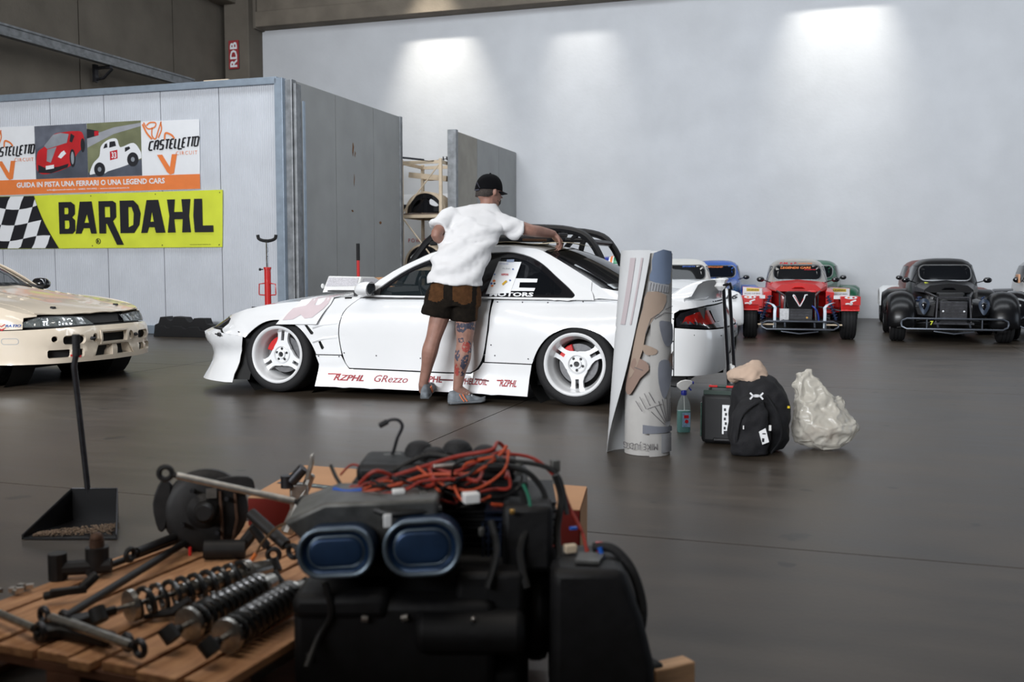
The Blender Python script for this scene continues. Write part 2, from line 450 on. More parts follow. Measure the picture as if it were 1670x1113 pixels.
# trims
g = G().box(((-13.75+C0)/2, V0+.03, PH), (C0+13.75, .16, .1)).build('top_trim', 'steel_trim', bx, bevel=.004, smooth=0)
G().box(((-13.75+C0)/2, V0+.03, .07), (C0+13.75, .16, .13)).build('bottom_trim', 'steel_trim', bx, bevel=.004, smooth=0)
G().box((C0+.03, V0+.04, PH/2), (.13, .18, PH+.06)).build('corner_trim', 'steel_trim', bx, bevel=.004, smooth=0)
g = G().box((C0+.145, V0+.10, PH/2+.0), (.12, .14, PH+.04)); g.box((C0+.235, V0+.13, PH/2-.03), (.05, .16, PH-.02))
g.build('corner_post', 'raw_steel', bx, bevel=.012, smooth=0)
G().box((C0+.28, V0+.24, PH/2-.1), (.012, .06, PH-.35)).build('post_edge', 'steel_trim', bx, smooth=0)
SU = C0+.15
sedge = [V0+.2, V0+1.37, V0+2.72, V0+3.78]
for a, b2 in zip(sedge, sedge[1:]):
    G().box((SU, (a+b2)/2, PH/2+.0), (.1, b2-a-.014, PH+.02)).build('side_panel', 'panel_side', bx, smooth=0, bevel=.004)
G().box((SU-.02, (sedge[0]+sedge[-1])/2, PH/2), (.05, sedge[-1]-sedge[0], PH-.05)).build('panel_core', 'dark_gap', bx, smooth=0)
G().box((SU+.005, V0+3.82, PH/2), (.14, .1, PH+.03)).build('end_trim', 'raw_steel', bx, bevel=.006, smooth=0)
def stain(g, pts, w, m): stroke(g, pts, w, lambda v, z: (SU+.0525, v, z), m)
g = G()
for v, z, h, w2 in ((V0+1.95, 2.95, .22, .05), (V0+2.02, 2.88, .1, .03), (V0+1.98, 2.45, .2, .025), (V0+1.9, 1.95, .03, .08), (V0+2.95, 1.8, .05, .1)):
    stain(g, [(v, z+h/2), (v+.01, z+h*.2), (v-.005, z-h*.2), (v, z-h/2)], [w2*.3, w2, w2*.8, w2*.15], 'rust')
g.build('rust_stain', 'rust', bx, fixn=False)
# back side of the box
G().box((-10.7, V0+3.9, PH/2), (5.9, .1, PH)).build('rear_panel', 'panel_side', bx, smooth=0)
tag(bx)

s2 = thing('panel_partition', 'narrow grey metal panel screen standing against the back wall behind the man', 'partition', (0, 0, 0), hall=True)
e2 = [WV-3.72, WV-2.55, WV-1.22, WV-.02]; U2 = -6.87
for k, (a, b2) in enumerate(zip(e2, e2[1:])):
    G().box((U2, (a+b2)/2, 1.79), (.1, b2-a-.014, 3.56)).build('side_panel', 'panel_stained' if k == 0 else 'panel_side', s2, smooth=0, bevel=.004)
G().box((U2-.0, e2[0]-.03, 1.79), (.17, .12, 3.6)).build('end_post', 'raw_steel', s2, bevel=.006, smooth=0)
g = G(); stroke(g, [(WV-1.75, 2.95), (WV-1.74, 2.8), (WV-1.76, 2.6), (WV-1.75, 2.45)], [.01, .06, .04, .01], lambda v, z: (U2+.0525, v, z), 'rust'); g.build('rust_stain', 'rust', s2, fixn=False)
wr = G(); wr.tube([(SU+.03, V0+3.85, 3.02), (SU+.35, V0+4.2, 3.0)], .018, 6); wr.tube([(SU+.3, V0+4.15, 3.0), (-7.2, 17.2, 2.98), (U2-.05, 17.6, 3.07)], .007, 5)
for u in (-7.05, -6.98, -6.94): wr.tube([(u, 17.55, 3.03), (u-.01, 17.55, 3.1)], .012, 5)
o = wr.build('tension_wire', 'dark_metal'); o.rotation_euler = (0, 0, YAW); tag(o, 'thin wire stretched between the panel box and the grey screen', 'wire')
bits = G().box((-8.85, V0+.12, PH+.07), (.42, .12, .03)).build('wood_offcut', 'wood_pale', bevel=.003); bits.rotation_euler = (0, 0, YAW); tag(bits, 'thin strip of bare wood lying on top edge of the panel box', 'board')

# ---------------------------------------------------------------- banners
fb = lambda x, z: (x, V0-.012, z)
def onb(d): return lambda x, z: (x, V0-.012-d, z)
bn = thing('circuit_banner', 'long printed banner with two photos of race cars, white logo fields and orange strip', 'banner', hall=True)
g = G(); region(g, [(-13.45, 2.18), (-9.11, 2.20), (-9.10, 3.235), (-13.45, 3.285)], [], lambda x, z: (x, V0-.010-.004*math.sin(x*5)*math.sin(z*4), z), .12)
g.build('cloth', 'print_white', bn, solid=.004)
g = G(); flat(g, [(-13.45, 2.19), (-9.105, 2.205), (-9.105, 2.425), (-13.45, 2.43)], onb(.006)); g.build('orange_strip', 'print_orange', bn, fixn=False)
g = G(); text(g, 'GUIDA IN PISTA UNA FERRARI O UNA LEGEND CARS', -12.55, 2.30, -9.73, 2.385, onb(.009), 'print_white', bold=.03)
text(g, 'info@motodromo.it - 0382 901892 - www.motodromo.it', -11.95, 2.235, -10.38, 2.265, onb(.009), 'print_white', bold=.02); g.build('lettering', 'print_white', bn, fixn=False)
# photo one: red sports car on grey track
pa, pb, ya, yb = -12.16, -11.15, 2.43, 3.262
tx = lambda u, v: (pa+(pb-pa)*u, ya+(yb-ya)*v)
def P(pts): return [tx(*p) for p in pts]
mat('print_track', (.075, .085, .11), .5, var=.35, vscale=2.5); mat('print_car_red', (.48, .015, .02), .5, var=.12, vscale=5); mat('print_grey', (.25, .27, .30), .5, var=.15)
mat('print_dark', (.015, .015, .02), .5); mat('print_grass', (.17, .18, .10), .5, var=.25, vscale=3)
g = G(); flat(g, P([(0, 0), (1, 0), (1, 1), (0, 1)]), onb(.006), 'print_track')
flat(g, P([(0, .55), (.5, .8), (1, .75), (1, 1), (0, 1)]), onb(.0065), mat('print_track2', (.11, .12, .15), .5, var=.2))
car1 = spline(P([(.03, .17), (.02, .35), (.06, .52), (.2, .62), (.36, .82), (.55, .86), (.78, .87), (.92, .83), (.95, .6), (.86, .5), (.78, .4), (.7, .25), (.55, .17), (.3, .1), (.12, .09)]), 4, True)
flat(g, car1, onb(.008), 'print_car_red')
flat(g, P([(.18, .62), (.24, .56), (.62, .66), (.66, .82), (.5, .85), (.36, .82)]), onb(.009), 'print_grey')
flat(g, P([(.67, .68), (.72, .66), (.77, .78), (.7, .83)]), onb(.009), 'print_dark')
flat(g, P([(.24, .55), (.42, .59), (.3, .3), (.22, .33)]), onb(.009), 'print_grey')
flat(g, P([(.05, .12), (.3, .1), (.62, .2), (.64, .27), (.45, .22), (.2, .2), (.05, .27)]), onb(.0095), 'print_dark')
flat(g, P([(.2, .17), (.36, .19), (.36, .26), (.2, .24)]), onb(.010), 'print_white')
flat(g, [tx(.72+.055*math.cos(a), .37+.17*math.sin(a)) for a in (2*PI*i/18 for i in range(18))], onb(.0095), 'print_dark')
flat(g, [tx(.72+.03*math.cos(a), .37+.12*math.sin(a)) for a in (2*PI*i/18 for i in range(18))], onb(.0105), 'print_grey')
flat(g, [tx(.92+.04*math.cos(a), .6+.13*math.sin(a)) for a in (2*PI*i/18 for i in range(18))], onb(.0095), 'print_dark')
flat(g, P([(.44, .4), (.5, .37), (.6, .46), (.56, .52), (.5, .48)]), onb(.0095), 'print_white')
g.build('photo', None, bn, fixn=False)
pa, pb = -11.145, -10.14; tx = lambda u, v: (pa+(pb-pa)*u, ya+(yb-ya)*v)
g = G(); flat(g, P([(0, 0), (1, 0), (1, 1), (0, 1)]), onb(.006), 'print_grass')
flat(g, P([(0, 0), (1, 0), (1, .3), (.6, .17), (0, .08)]), onb(.007), 'print_track')
flat(g, P([(0, .55), (.5, .78), (1, .9), (1, .96), (.5, .9), (0, .75)]), onb(.007), mat('print_track3', (.32, .33, .36), .5, var=.1))
flat(g, P([(.0, .72), (.22, .77), (.22, .85), (0, .9)]), onb(.008), 'print_dark'); flat(g, P([(.14, .76), (.22, .77), (.22, .85), (.14, .85)]), onb(.0085), 'print_red')
car2 = spline(P([(.03, .06), (.1, .25), (.22, .38), (.26, .57), (.4, .68), (.55, .69), (.6, .55), (.66, .54), (.86, .6), (.98, .45), (1.0, .33), (.95, .3), (.78, .22), (.6, .16), (.38, .1), (.3, .06), (.12, .06)]), 4, True)
car2 = [(min(x, pb-.002), z) for x, z in car2]
flat(g, car2, onb(.008), 'print_white')
for cx, cz in ((.22, .14), (.84, .3)):
    flat(g, [tx(cx+.105*math.cos(a), cz+.13*math.sin(a)) for a in (2*PI*i/20 for i in range(20))], onb(.009), 'print_dark')
    flat(g, [tx(cx+.035*math.cos(a), cz+.045*math.sin(a)) for a in (2*PI*i/12 for i in range(12))], onb(.010), 'print_grey')
flat(g, P([(.3, .52), (.38, .54), (.37, .62), (.33, .6)]), onb(.009), 'print_dark'); flat(g, P([(.41, .53), (.54, .56), (.52, .65), (.42, .64)]), onb(.009), 'print_dark')
flat(g, P([(.42, .3), (.56, .33), (.56, .49), (.42, .46)]), onb(.009), 'print_red')
flat(g, P([(.7, .44), (.8, .5), (.78, .54), (.7, .52)]), onb(.009), 'print_dark')
text(g, '33', *tx(.45, .335), *tx(.54, .45), onb(.011), 'print_white', bold=.03)
g.build('photo', None, bn, fixn=False)
# logo fields
for fx in (-10.14, -13.2):
    g = G(); o1 = onb(.0065)
    tx = lambda u, v: (fx+1.03*u, ya+.8*v)
    def S(pts, w, n=5): stroke(g, spline(P(pts), n), w, o1, 'print_orange')
    S([(.03, .97), (.1, .8), (.19, .68)], .03); S([(.05, 1.0), (.12, .88), (.24, .9), (.26, .98), (.16, .99), (.1, .94)], .022)
    S([(.2, .9), (.19, .75), (.25, .68), (.3, .82), (.36, 1.0)], .022); S([(.35, .99), (.36, .85), (.3, .7)], .022)
    S([(.41, .66), (.43, .78), (.53, .74), (.58, .67)], .03)
    flat(g, P([(.27, .38), (.36, .38), (.49, .14), (.53, .38), (.62, .38), (.56, .02), (.49, .0), (.44, .05)]), o1, 'print_orange')
    text(g, 'CIRCUIT', fx+.62, ya+.8*.36, fx+1.0, ya+.8*.43, o1, 'print_orange', spacing=1.3)
    g.build('logo_mark', None, bn, fixn=False)
    g = G(); o2 = onb(.0085)
    # angular condensed letters, drawn as strokes
    L = {'C': [[(.9, .95), (.2, .95), (.05, .8), (.05, .1), (.2, .0), (.9, .0)]], 'A': [[(.05, 0), (.05, .8), (.3, 1), (.85, 1), (.85, 0)], [(.05, .45), (.85, .45)]],
         'S': [[(.9, 1), (.1, 1), (.1, .5), (.85, .5), (.85, 0), (.05, 0)]], 'T': [[(0, 1), (1, 1)], [(.5, 1), (.5, 0)]], 'E': [[(.9, 1), (.1, 1), (.1, 0), (.9, 0)], [(.1, .5), (.75, .5)]],
         'L': [[(.15, 1), (.15, 0), (.85, 0)]], 'l': [[(.15, 1), (.15, -.15), (1.5, -.15)]], 'O': [[(.0, 1), (.9, 1), (.9, 0), (.1, 0), (.1, 1)]], 'I': [[(.4, 1.0), (.4, 0)]], 't': [[(0, 1), (1.8, 1)], [(.5, 1), (.5, 0)]]}
    x = 0
    for ch, wd in (('C', 1), ('A', 1), ('S', 1), ('T', .9), ('E', .85), ('L', .75), ('l', .7), ('E', .85), ('T', .8), ('t', .6), ('O', 1)):
        for ln in L[ch]:
            pts = []
            for px, pz in ln:
                X = x+px*.78*wd; pts.append((fx+.13+(X+pz*.32)*.0955, ya+.8*.47+pz*.135+.004*X))
            for q1, q2 in zip(pts, pts[1:]): 
                hor = abs(q1[1]-q2[1]) < .02
                stroke(g, [q1, q2], .022 if hor else .03, o2, 'print_black')
        x += wd
    g.build('lettering', None, bn, fixn=False)
by = thing('oil_banner', 'long yellow banner with black BARDAHL lettering and checkered flag corner', 'banner', hall=True)
g = G(); region(g, [(-13.45, 1.325), (-8.74, 1.33), (-8.71, 2.18), (-13.45, 2.165)], [], lambda x, z: (x, V0-.022-.004*math.sin(x*6+1)*math.sin(z*5), z), .12)
g.build('cloth', 'print_yellow', by, solid=.004)
# checkered flag
def fe(z): t = (2.165-z)/.84; return -12.20+.46*t-.12*math.sin(t*PI)*.4
g = G(); cell = .29; o3 = onb(.024); o4 = onb(.0215)
flat(g, [(-13.44, 1.33)]+[(fe(1.33+.84*i/10), 1.33+.835*i/10) for i in range(11)]+[(-13.44, 2.165)], o4, 'print_black')
def wv(a, b):   # flag space -> banner
    x = -13.9+a*.27+b*.105; z = 1.24+b*.252+.045*math.sin(a*1.1+.6)+.0*a
    return x, z
for a in range(-2, 9):
    for b2 in range(-1, 5):
        if (a+b2) % 2: continue
        q = [wv(a+s, b2+t) for s, t in ((0, 0), (.5, 0), (1, 0), (1, .5), (1, 1), (.5, 1), (0, 1), (0, .5))]
        q = [(x, min(max(z, 1.332), 2.163)) for x, z in q]; q = [(max(-13.44, min(x, fe(z)-.004)), z) for x, z in q]
        xs = [p[0] for p in q]; zs = [p[1] for p in q]
        ar = abs(sum(q[i][0]*q[(i+1) % 8][1]-q[(i+1) % 8][0]*q[i][1] for i in range(8)))/2
        if ar < .004: continue
        g.add([o3(*p) for p in q], [tuple(range(8))], 'print_white')
g.build('flag_print', None, by, fixn=False)
# BARDAHL block letters: outer polygons with holes, unit cells
sx = lambda u, v: (-11.72+u*2.84, 1.555+v*.50)
LT = [([(0, 1), (.085, 1), (.11, .9), (.11, .62), (.09, .52), (.11, .42), (.11, .1), (.09, 0), (0, 0)], [[(.038, .82), (.062, .82), (.066, .78), (.066, .66), (.062, .62), (.038, .62)], [(.038, .42), (.066, .42), (.07, .36), (.07, .22), (.064, .16), (.038, .16)]]),
      ([(.145, 1), (.225, 1), (.252, 0), (.215, 0), (.207, .17), (.165, .17), (.15, 0), (.11, 0)], [[(.172, .34), (.203, .34), (.190, .62)]]),
      ([(.27, 1), (.365, 1), (.385, .93), (.385, .5), (.362, .38), (.43, -.36), (.385, -.36), (.322, .3), (.315, .3), (.315, 0), (.27, 0)], [[(.31, .82), (.345, .82), (.345, .5), (.31, .5)]]),
      ([(.41, 1), (.50, 1), (.53, .85), (.545, .6), (.535, .25), (.50, 0), (.41, 0)], [[(.465, .8), (.487, .8), (.50, .6), (.495, .25), (.465, .18)]]),
      ([(.585, 1), (.66, 1), (.70, 0), (.64, 0), (.632, .17), (.595, .17), (.585, 0), (.545, 0)], [[(.605, .34), (.628, .34), (.617, .66)]]),
      ([(.715, 1), (.765, 1), (.758, .62), (.812, .62), (.806, 1), (.862, 1), (.852, .5), (.862, 0), (.806, 0), (.812, .4), (.758, .4), (.765, 0), (.715, 0), (.728, .5)], []),
      ([(.885, 1), (.935, 1), (.935, .2), (1, .2), (1, 0), (.885, 0), (.878, .5)], [])]
g = G()
for out, hs in LT: region(g, [sx(*p) for p in out], [[sx(*p) for p in h] for h in hs], onb(.025), step=9, ostep=9, m='print_black')
ring = circ(-10.98, 1.435, .045, 20); region(g, ring, [circ(-10.98, 1.435, .036, 20)], onb(.025), step=9, ostep=9, m='print_black'); text(g, 'R', -11.0, 1.41, -10.96, 1.46, onb(.025), 'print_black', bold=.03)
text(g, 'www.bardahl.it', -9.3, 1.365, -8.93, 1.38, onb(.025), 'print_black')
g.build('lettering', None, by, fixn=False)
g = G()
for x, z in ((-8.76, 2.14), (-9.9, 2.14), (-11.1, 2.14), (-8.79, 1.365), (-9.8, 1.365), (-11.1, 1.365)): g.cyl((x, V0-.03, z), (x, V0-.026, z), .009, n=8)
g.build('eyelets', 'dark_metal', by)['kind'] = 'stuff'
# ---------------------------------------------------------------- coupe body: side skin is laid out as (s, z), s running round the plan outline
PLAN_F = [(0, 0), (.012, .25), (.045, .44), (.10, .58), (.19, .69), (.32, .765), (.46, .81), (.6, .83)]
PLAN_R = [(4.02, .83), (4.14, .815), (4.25, .76), (4.325, .66), (4.37, .5), (4.395, .25), (4.40, 0)]
def _arc(pts):
    pts = spline([(x, y, 0) for x, y in pts], 6); L = [0]
    for a, b in zip(pts, pts[1:]): L.append(L[-1]+math.hypot(b[0]-a[0], b[1]-a[1]))
    return [(l, p[0], p[1]) for l, p in zip(L, pts)]
AF, AR = _arc(PLAN_F), _arc(PLAN_R)
S0 = .6-AF[-1][0]; S1 = 4.02+AR[-1][0]
def plan(s):
    if s < S0: x, y = plan(2*S0-s); return x, -y
    if s > S1: x, y = plan(2*S1-s); return x, -y
    if s < .6: return interp(s-S0, [(a, b) for a, b, c in AF]), interp(s-S0, [(a, c) for a, b, c in AF])
    if s > 4.02: return interp(s-4.02, [(a, b) for a, b, c in AR]), interp(s-4.02, [(a, c) for a, b, c in AR])
    return s, .83
def planN(s):
    a, b = plan(s-.03), plan(s+.03); t = Vector((b[0]-a[0], b[1]-a[1])).normalized(); return -t.y, t.x   # outward (left side y>0)
def sm(a, b, x): t = min(1, max(0, (x-a)/(b-a))); return t*t*(3-2*t)
ZT = [(S0, .615), (.2, .62), (.35, .645), (.5, .685), (.8, .733), (1.2, .768), (1.5, .79), (3.0, .80), (3.5, .80), (4.0, .79), (4.2, .785), (S1, .785)]
def skin(style):
    "returns F(s,z,out) -> (x,y,z) on the left side (y>0)"
    white = style == 'white'
    def D(s, z):
        ss = 2*S0-s if s < S0 else (2*S1-s if s > S1 else s)
        nx, ny = planN(ss); zt = sinterp(ss, ZT)
        wf = sm(.25, .9, abs(nx)); 
        side = interp(z, [(.05, -.035), (.22, .012), (.30, .012), (.5, 0), (.66, .012), (.68, .018), (.8, .06)])
        q = zt-z
        if q < .10: side += .035*((.10-q)/.10)**2
        fl = 0
        for xa, am in ((.805, .05), (3.33, .055)):
            fl += am*math.exp(-(abs(ss-xa)/.50)**3)
        side -= fl*(1-sm(.58, .76, z))
        if ss < 2:
            if white: fr = interp(z, [(.05, -.17), (.10, -.15), (.18, -.10), (.26, -.065), (.34, -.065), (.42, -.125), (.49, -.135), (.515, -.07), (.53, -.03), (.58, .03), (.62, .09), (.66, .14)])
            else: fr = interp(z, [(.1, .05), (.2, .01), (.3, .0), (.32, .015), (.40, .0), (.47, .01), (.505, .04), (.53, .06), (.58, .10), (.62, .15), (.66, .2)])
        else: fr = interp(z, [(.2, .06), (.27, .03), (.42, .0), (.56, .0), (.6, .02), (.62, .05), (.70, .09), (.8, .13)])
        if white and ss < .6: side = side*(1-sm(.6, .42, ss)) + fr*sm(.6, .42, ss) if z < .52 else side
        return side*(1-wf)+fr*wf
    def F(s, z, out=0):
        x, y = plan(s); ss = 2*S0-s if s < S0 else (2*S1-s if s > S1 else s)
        nx, ny = planN(ss)
        if s < S0 or s > S1: ny = -ny
        d = D(s, z)-out
        return (x-nx*d, y-ny*d, z)
    return F
def mir(v): return Vector((v[0], -v[1], v[2]))
ARCH_F = [(.446, .075), (.446, .15), (.475, .30), (.524, .42), (.60, .51), (.70, .575), (.805, .602), (.92, .594), (1.02, .555), (1.10, .48), (1.165, .37), (1.20, .25), (1.19, .13), (1.185, .075)]
ARCH_R = [(2.985, .06), (2.99, .20), (3.01, .32), (3.06, .43), (3.14, .52), (3.25, .575), (3.35, .588), (3.46, .57), (3.56, .52), (3.63, .44), (3.67, .35), (3.685, .25)]
DOORLINE_F = [(1.545, .80), (1.43, .70), (1.385, .60), (1.375, .50), (1.39, .37), (1.42, .27), (1.455, .225)]
DOORLINE_R = [(2.50, .222), (2.56, .26), (2.61, .36), (2.645, .55), (2.655, .72), (2.65, .795)]
def GHY(z): return .775-.62*(z-.80)-.10*(z-.8)*(z-.8)   # greenhouse side plane, |y| at height z
def ZC(x): return sinterp(x, [(.13, .62), (.25, .663), (.5, .722), (.8, .768), (1.1, .807), (1.45, .86), (1.6, .875)])
def seal(g, pts, F, w=.006, m='dark_gap', out=.0015):
    stroke(g, pts, w, lambda a, b: F(a, b, out), m)

def make_wheel(parent, loc, side, rot, rim='car_white', steer=0, spokes=True, R=.308, W=.26, RR=.229, tilt=0):
    "three twin-spoke wheel; outer face towards side (-1 near, +1 far)"
    def T(m): return Matrix.Translation(loc) @ Matrix.Rotation(steer, 4, 'Z') @ Matrix.Rotation(tilt, 4, 'X') @ Matrix.Scale(side, 4, (0, 1, 0)) @ m
    I = T(Matrix())
    t = G(I); h = W/2
    prof = [(RR-.01, -h+.02), (RR+.01, -h+.005), (R-.035, -h), (R-.01, -h+.015), (R, -h+.04), (R, -.045), (R-.006, -.043), (R-.006, -.035), (R, -.033), (R, .033), (R-.006, .035), (R-.006, .043), (R, .045), (R, h-.04), (R-.01, h-.015), (R-.035, h), (RR+.012, h-.005), (RR-.01, h-.018)]
    t.lathe(prof, axis='Y', n=56)
    tire = t.build('tire', 'black_rubber', parent, smooth=40)
    g = G(I); o = h-.004
    g.lathe([(RR+.006, o-.012), (RR+.007, o), (RR-.002, o+.006), (RR-.014, o+.002), (RR-.02, o-.012), (RR-.026, o-.05), (RR-.036, o-.085), (RR-.042, o-.1), (RR-.045, -h+.03), (RR-.02, -h+.01)], axis='Y', n=56)
    g.build('rim', rim, parent, smooth=50)
    # spokes
    g = G(I @ Matrix.Rotation(rot, 4, 'Y'))
    f = o-.075
    for k in range(3):
        a0 = k*2*PI/3
        R2 = Matrix.Rotation(a0, 2)
        half = [(.0, .045), (.03, .062), (.052, .075), (.050, .10), (.046, .135), (.046, .17), (.058, RR-.038)]
        out = [(RR-.036)*1 and (-x, y) for x, y in reversed(half)] + half[1:]
        ring = [(-.060, RR-.036), (-.046, .17), (-.044, .13), (-.050, .10), (-.07, .065), (-.075, .03), (0, -.02), (.075, .03), (.07, .065), (.050, .10), (.044, .13), (.046, .17), (.060, RR-.036)]
        hole = [(-.014, RR-.03), (-.014, .115), (.014, .115), (.014, RR-.03)]
        full = [(.014, RR-.034), (.014, .115), (-.014, .115), (-.014, RR-.034)]+[(-.060, RR-.04), (-.047, .17), (-.044, .13), (-.052, .10), (-.075, .060), (-.085, .02), (0, 0), (.085, .02), (.075, .060), (.052, .10), (.044, .13), (.047, .17), (.060, RR-.04)]
        n = len(full)
        def fn(x, y, z):
            p = R2 @ Vector((x, y)); r = math.hypot(x, y)
            return (p.x, z - .018*sm(.05, .2, r) + (.0 if z < f else 0), p.y)
        vv, ee, ff, *_ = delaunay_2d_cdt([Vector(p) for p in full], [(i, (i+1) % n) for i in range(n)], [], 0, 1e-6)
        keep = [tuple(q) for q in ff if inpoly(sum(vv[i].x for i in q)/3, sum(vv[i].y for i in q)/3, full)]
        g.add([fn(p.x, p.y, f) for p in vv], keep)
        g.add([fn(p.x, p.y, f-.03) for p in vv], [tuple(reversed(q)) for q in keep])
        g.add([fn(x, y, f) for x, y in full]+[fn(x, y, f-.03) for x, y in full], [(i, (i+1) % n, n+(i+1) % n, n+i) for i in range(n)])
    sp = g.build('spokes', rim, parent, smooth=40)
    h_ = G(I); h_.lathe([(.072, f-.01), (.074, f+.003), (.066, f+.008), (.060, f+.0), (.056, f-.022), (.036, f-.02), (.034, f+.012), (.022, f+.014), (.020, f-.0)], axis='Y', n=32); h_.build('hub', rim, sp)
    nt = G(I)
    for k in range(5):
        a = rot+.3+k*2*PI/5; nt.cyl((.047*math.cos(a), f-.02, .047*math.sin(a)), (.047*math.cos(a), f+.001, .047*math.sin(a)), .0105, n=10)
    nt.cyl((0, f-.03, 0), (0, f+.004, 0), .019, n=16); 
    x = nt.build('lug_nuts', 'black_paint', sp); x['kind'] = 'stuff'
    d = G(I); d.lathe([(.05, 0), (.15, 0), (.15, -.02), (.05, -.02)], axis='Y', n=36); d.cyl((0, -.05, 0), (0, .03, 0), .06, n=20)
    dd = d.build('brake_disc', mat('disc_iron', (.13, .13, .135), .5, .5, var=.2, vscale=30), parent)
    c = G(I); aa = 2.4 if side < 0 else .7
    ring = [(.155*math.cos(aa+q), .155*math.sin(aa+q)) for q in (-.5, -.25, 0, .25, .5)]+[(.10*math.cos(aa+q), .10*math.sin(aa+q)) for q in (.5, 0, -.5)]
    c.prism(ring, -.045, .03, fn=lambda x, y, z: (x, z, y)); c.build('brake_caliper', 'red_paint', parent, bevel=.006)
    b = G(I); b.lathe([(.001, -.10), (.20, -.10), (.21, -h+.02)], axis='Y', n=32); b.build('inner_barrel', 'dark_gap', parent)

def make_coupe(name, label, loc, rz, style):
    white = style == 'white'
    car = thing(name, label, 'car', loc, rz)
    F = skin(style); paint = 'car_white' if white else 'car_cream'
    def panel(nm, outer, holes=(), m=paint, step=.055, fn=F, both=True, th=.008, **k):
        g = G()
        region(g, outer, holes, fn, step, mirror=mir if both else None, ostep=k.get('ostep'))
        return g.build(nm, m, car, solid=th, smooth=50)
    top = lambda a, b, n=10: [(a+(b-a)*i/n, sinterp(a+(b-a)*i/n, ZT)) for i in range(n+1)]
    # ---- fenders
    hl0 = .30                                    # rear end of the headlight on the side
    af = spline(ARCH_F, 3)
    fend = [(hl0, .515)]+[(.36, .50), (.50, .47)]+[p for p in af if p[0] > .53 and p[1] > .33 or p[0] > .9 and p[1] > .33]
    if not white: fend = [(hl0, .505), (.60, .495)]+[p for p in af if p[0] > .6 and p[1] > .33 or p[0] > .9 and p[1] > .33]
    fend += [(1.172, .33), (1.396, .33)]+[p for p in reversed(spline(DOORLINE_F, 3)) if p[1] > .335]
    fend = [p for p in fend if not (p[0] > 1.3 and p[1] > .795)]
    fend += list(reversed(top(.20, 1.535, 14)))
    fend += [(.20, .61), (.30, .60)]
    vents = []
    if white: vents = [[(1.085, .565), (1.11, .565), (1.165, .505), (1.16, .49), (1.14, .49)], [(1.20, .44), (1.222, .44), (1.25, .385), (1.24, .37), (1.225, .372)]]
    panel('fender', fend, vents, step=.045)
    if white:
        g = G()                                  # vent ribs behind the front arch
        for z0 in (.575, .46):
            pts = [(1.16, z0-.03), (1.25, z0), (1.365, z0+.012)]
            g.loft([[F(s, z+.012, .001), F(s, z-.0, .014*(1-i*.45)), F(s, z-.012, .001)] for i, (s, z) in enumerate(pts)], closed=False, cap=False)
            g.loft([[tuple(mir(Vector(q))) for q in [F(s, z+.012, .001), F(s, z-.0, .014*(1-i*.45)), F(s, z-.012, .001)]] for i, (s, z) in enumerate(pts)], closed=False, cap=False)
        g.build('vent_rib', paint, car)
        g = G()
        for v in vents: region(g, [(s, z) for s, z in v], [], lambda s, z: F(s, z, -.02), .05, mirror=mir)
        g.build('vent_backing', 'dark_gap', car)
    # ---- doors
    d_o = [(s+.008, z) for s, z in spline(DOORLINE_F, 3)]+[(1.9, .222), (2.3, .218)]+[(s-.008, z) for s, z in spline(DOORLINE_R, 3)]
    d_o = [(s, min(z, .785)) for s, z in d_o]
    panel('door', d_o, step=.07)
    # ---- side skirt
    sk = [(1.185, .075), (1.20, .2), (1.203, .25), (1.176, .322), (1.392, .322), (1.425, .262), (1.46, .215), (1.9, .212), (2.3, .208), (2.5, .212), (2.565, .25), (2.60, .30), (2.605, .30), (3.0, .30), (2.985, .2), (2.98, .065)]
    panel('side_skirt', sk, step=.06)
    # ---- quarter panel
    arr = spline(ARCH_R, 3)
    qp = [(2.613, .308), (3.003, .308)]+[p for p in arr if p[1] > .31 or p[0] > 3.5]+[(3.70, .25), (4.055, .25), (4.055, .60), (4.055, .70)]
    qp += [(4.09, .72), (4.10, .785)]+list(reversed(top(2.665, 4.0, 12)))+[(2.662, .72), (2.652, .55), (2.62, .36)]
    panel('quarter_panel', qp, step=.055)
    # ---- rear bumper, both corners
    rb = [(4.062, .25), (4.062, .595), (4.3, .575), (4.6, .565), (S1, .565), (S1, .27), (4.5, .25)]
    pr_ = [(S1-.27, .36), (S1-.27, .47), (S1+.001, .47), (S1+.001, .36)]
    rbp = [(4.062, .25), (4.062, .595), (4.3, .58), (S1-.02, .575), (2*S1-4.3, .58), (2*S1-4.062, .595), (2*S1-4.062, .25), (2*S1-4.5, .25), (S1, .27), (4.5, .25)]
    ph = [(S1-.26, .37), (S1-.26, .485), (S1+.26, .485), (S1+.26, .37)]
    panel('rear_bumper', rbp, [ph], both=False)
    g = G(); region(g, [(S1-.27, .36), (S1-.27, .495), (S1+.27, .495), (S1+.27, .36)], [], lambda s, z: F(s, z, -.03), .1); g.build('plate_recess', 'dark_gap', car)
    g = G(); flat(g, [(4.50, .315), (4.64, .315), (4.64, .365), (4.50, .365)], lambda s, z: F(s, z, .003), 'print_red'); g.build('sticker', None, car, fixn=False)
    g = G(); seal(g, [(4.2, .545), (4.5, .53), (S1, .53), (2*S1-4.5, .53), (2*S1-4.2, .545)], F, .007, 'black_paint', .003); g.build('bumper_crease', None, car, fixn=False)
    # tail lights and black filler strip
    tlp = [(4.075, .605), (4.07, .66), (4.10, .70), (4.2, .725), (4.45, .74), (S1, .745), (2*S1-4.45, .74), (2*S1-4.2, .725), (2*S1-4.10, .70), (2*S1-4.07, .66), (2*S1-4.075, .605), (2*S1-4.3, .59), (S1, .585), (4.3, .59)]
    g = G(); region(g, tlp, [], lambda s, z: F(s, z, -.004), .06); g.build('tail_panel', 'black_gloss', car)
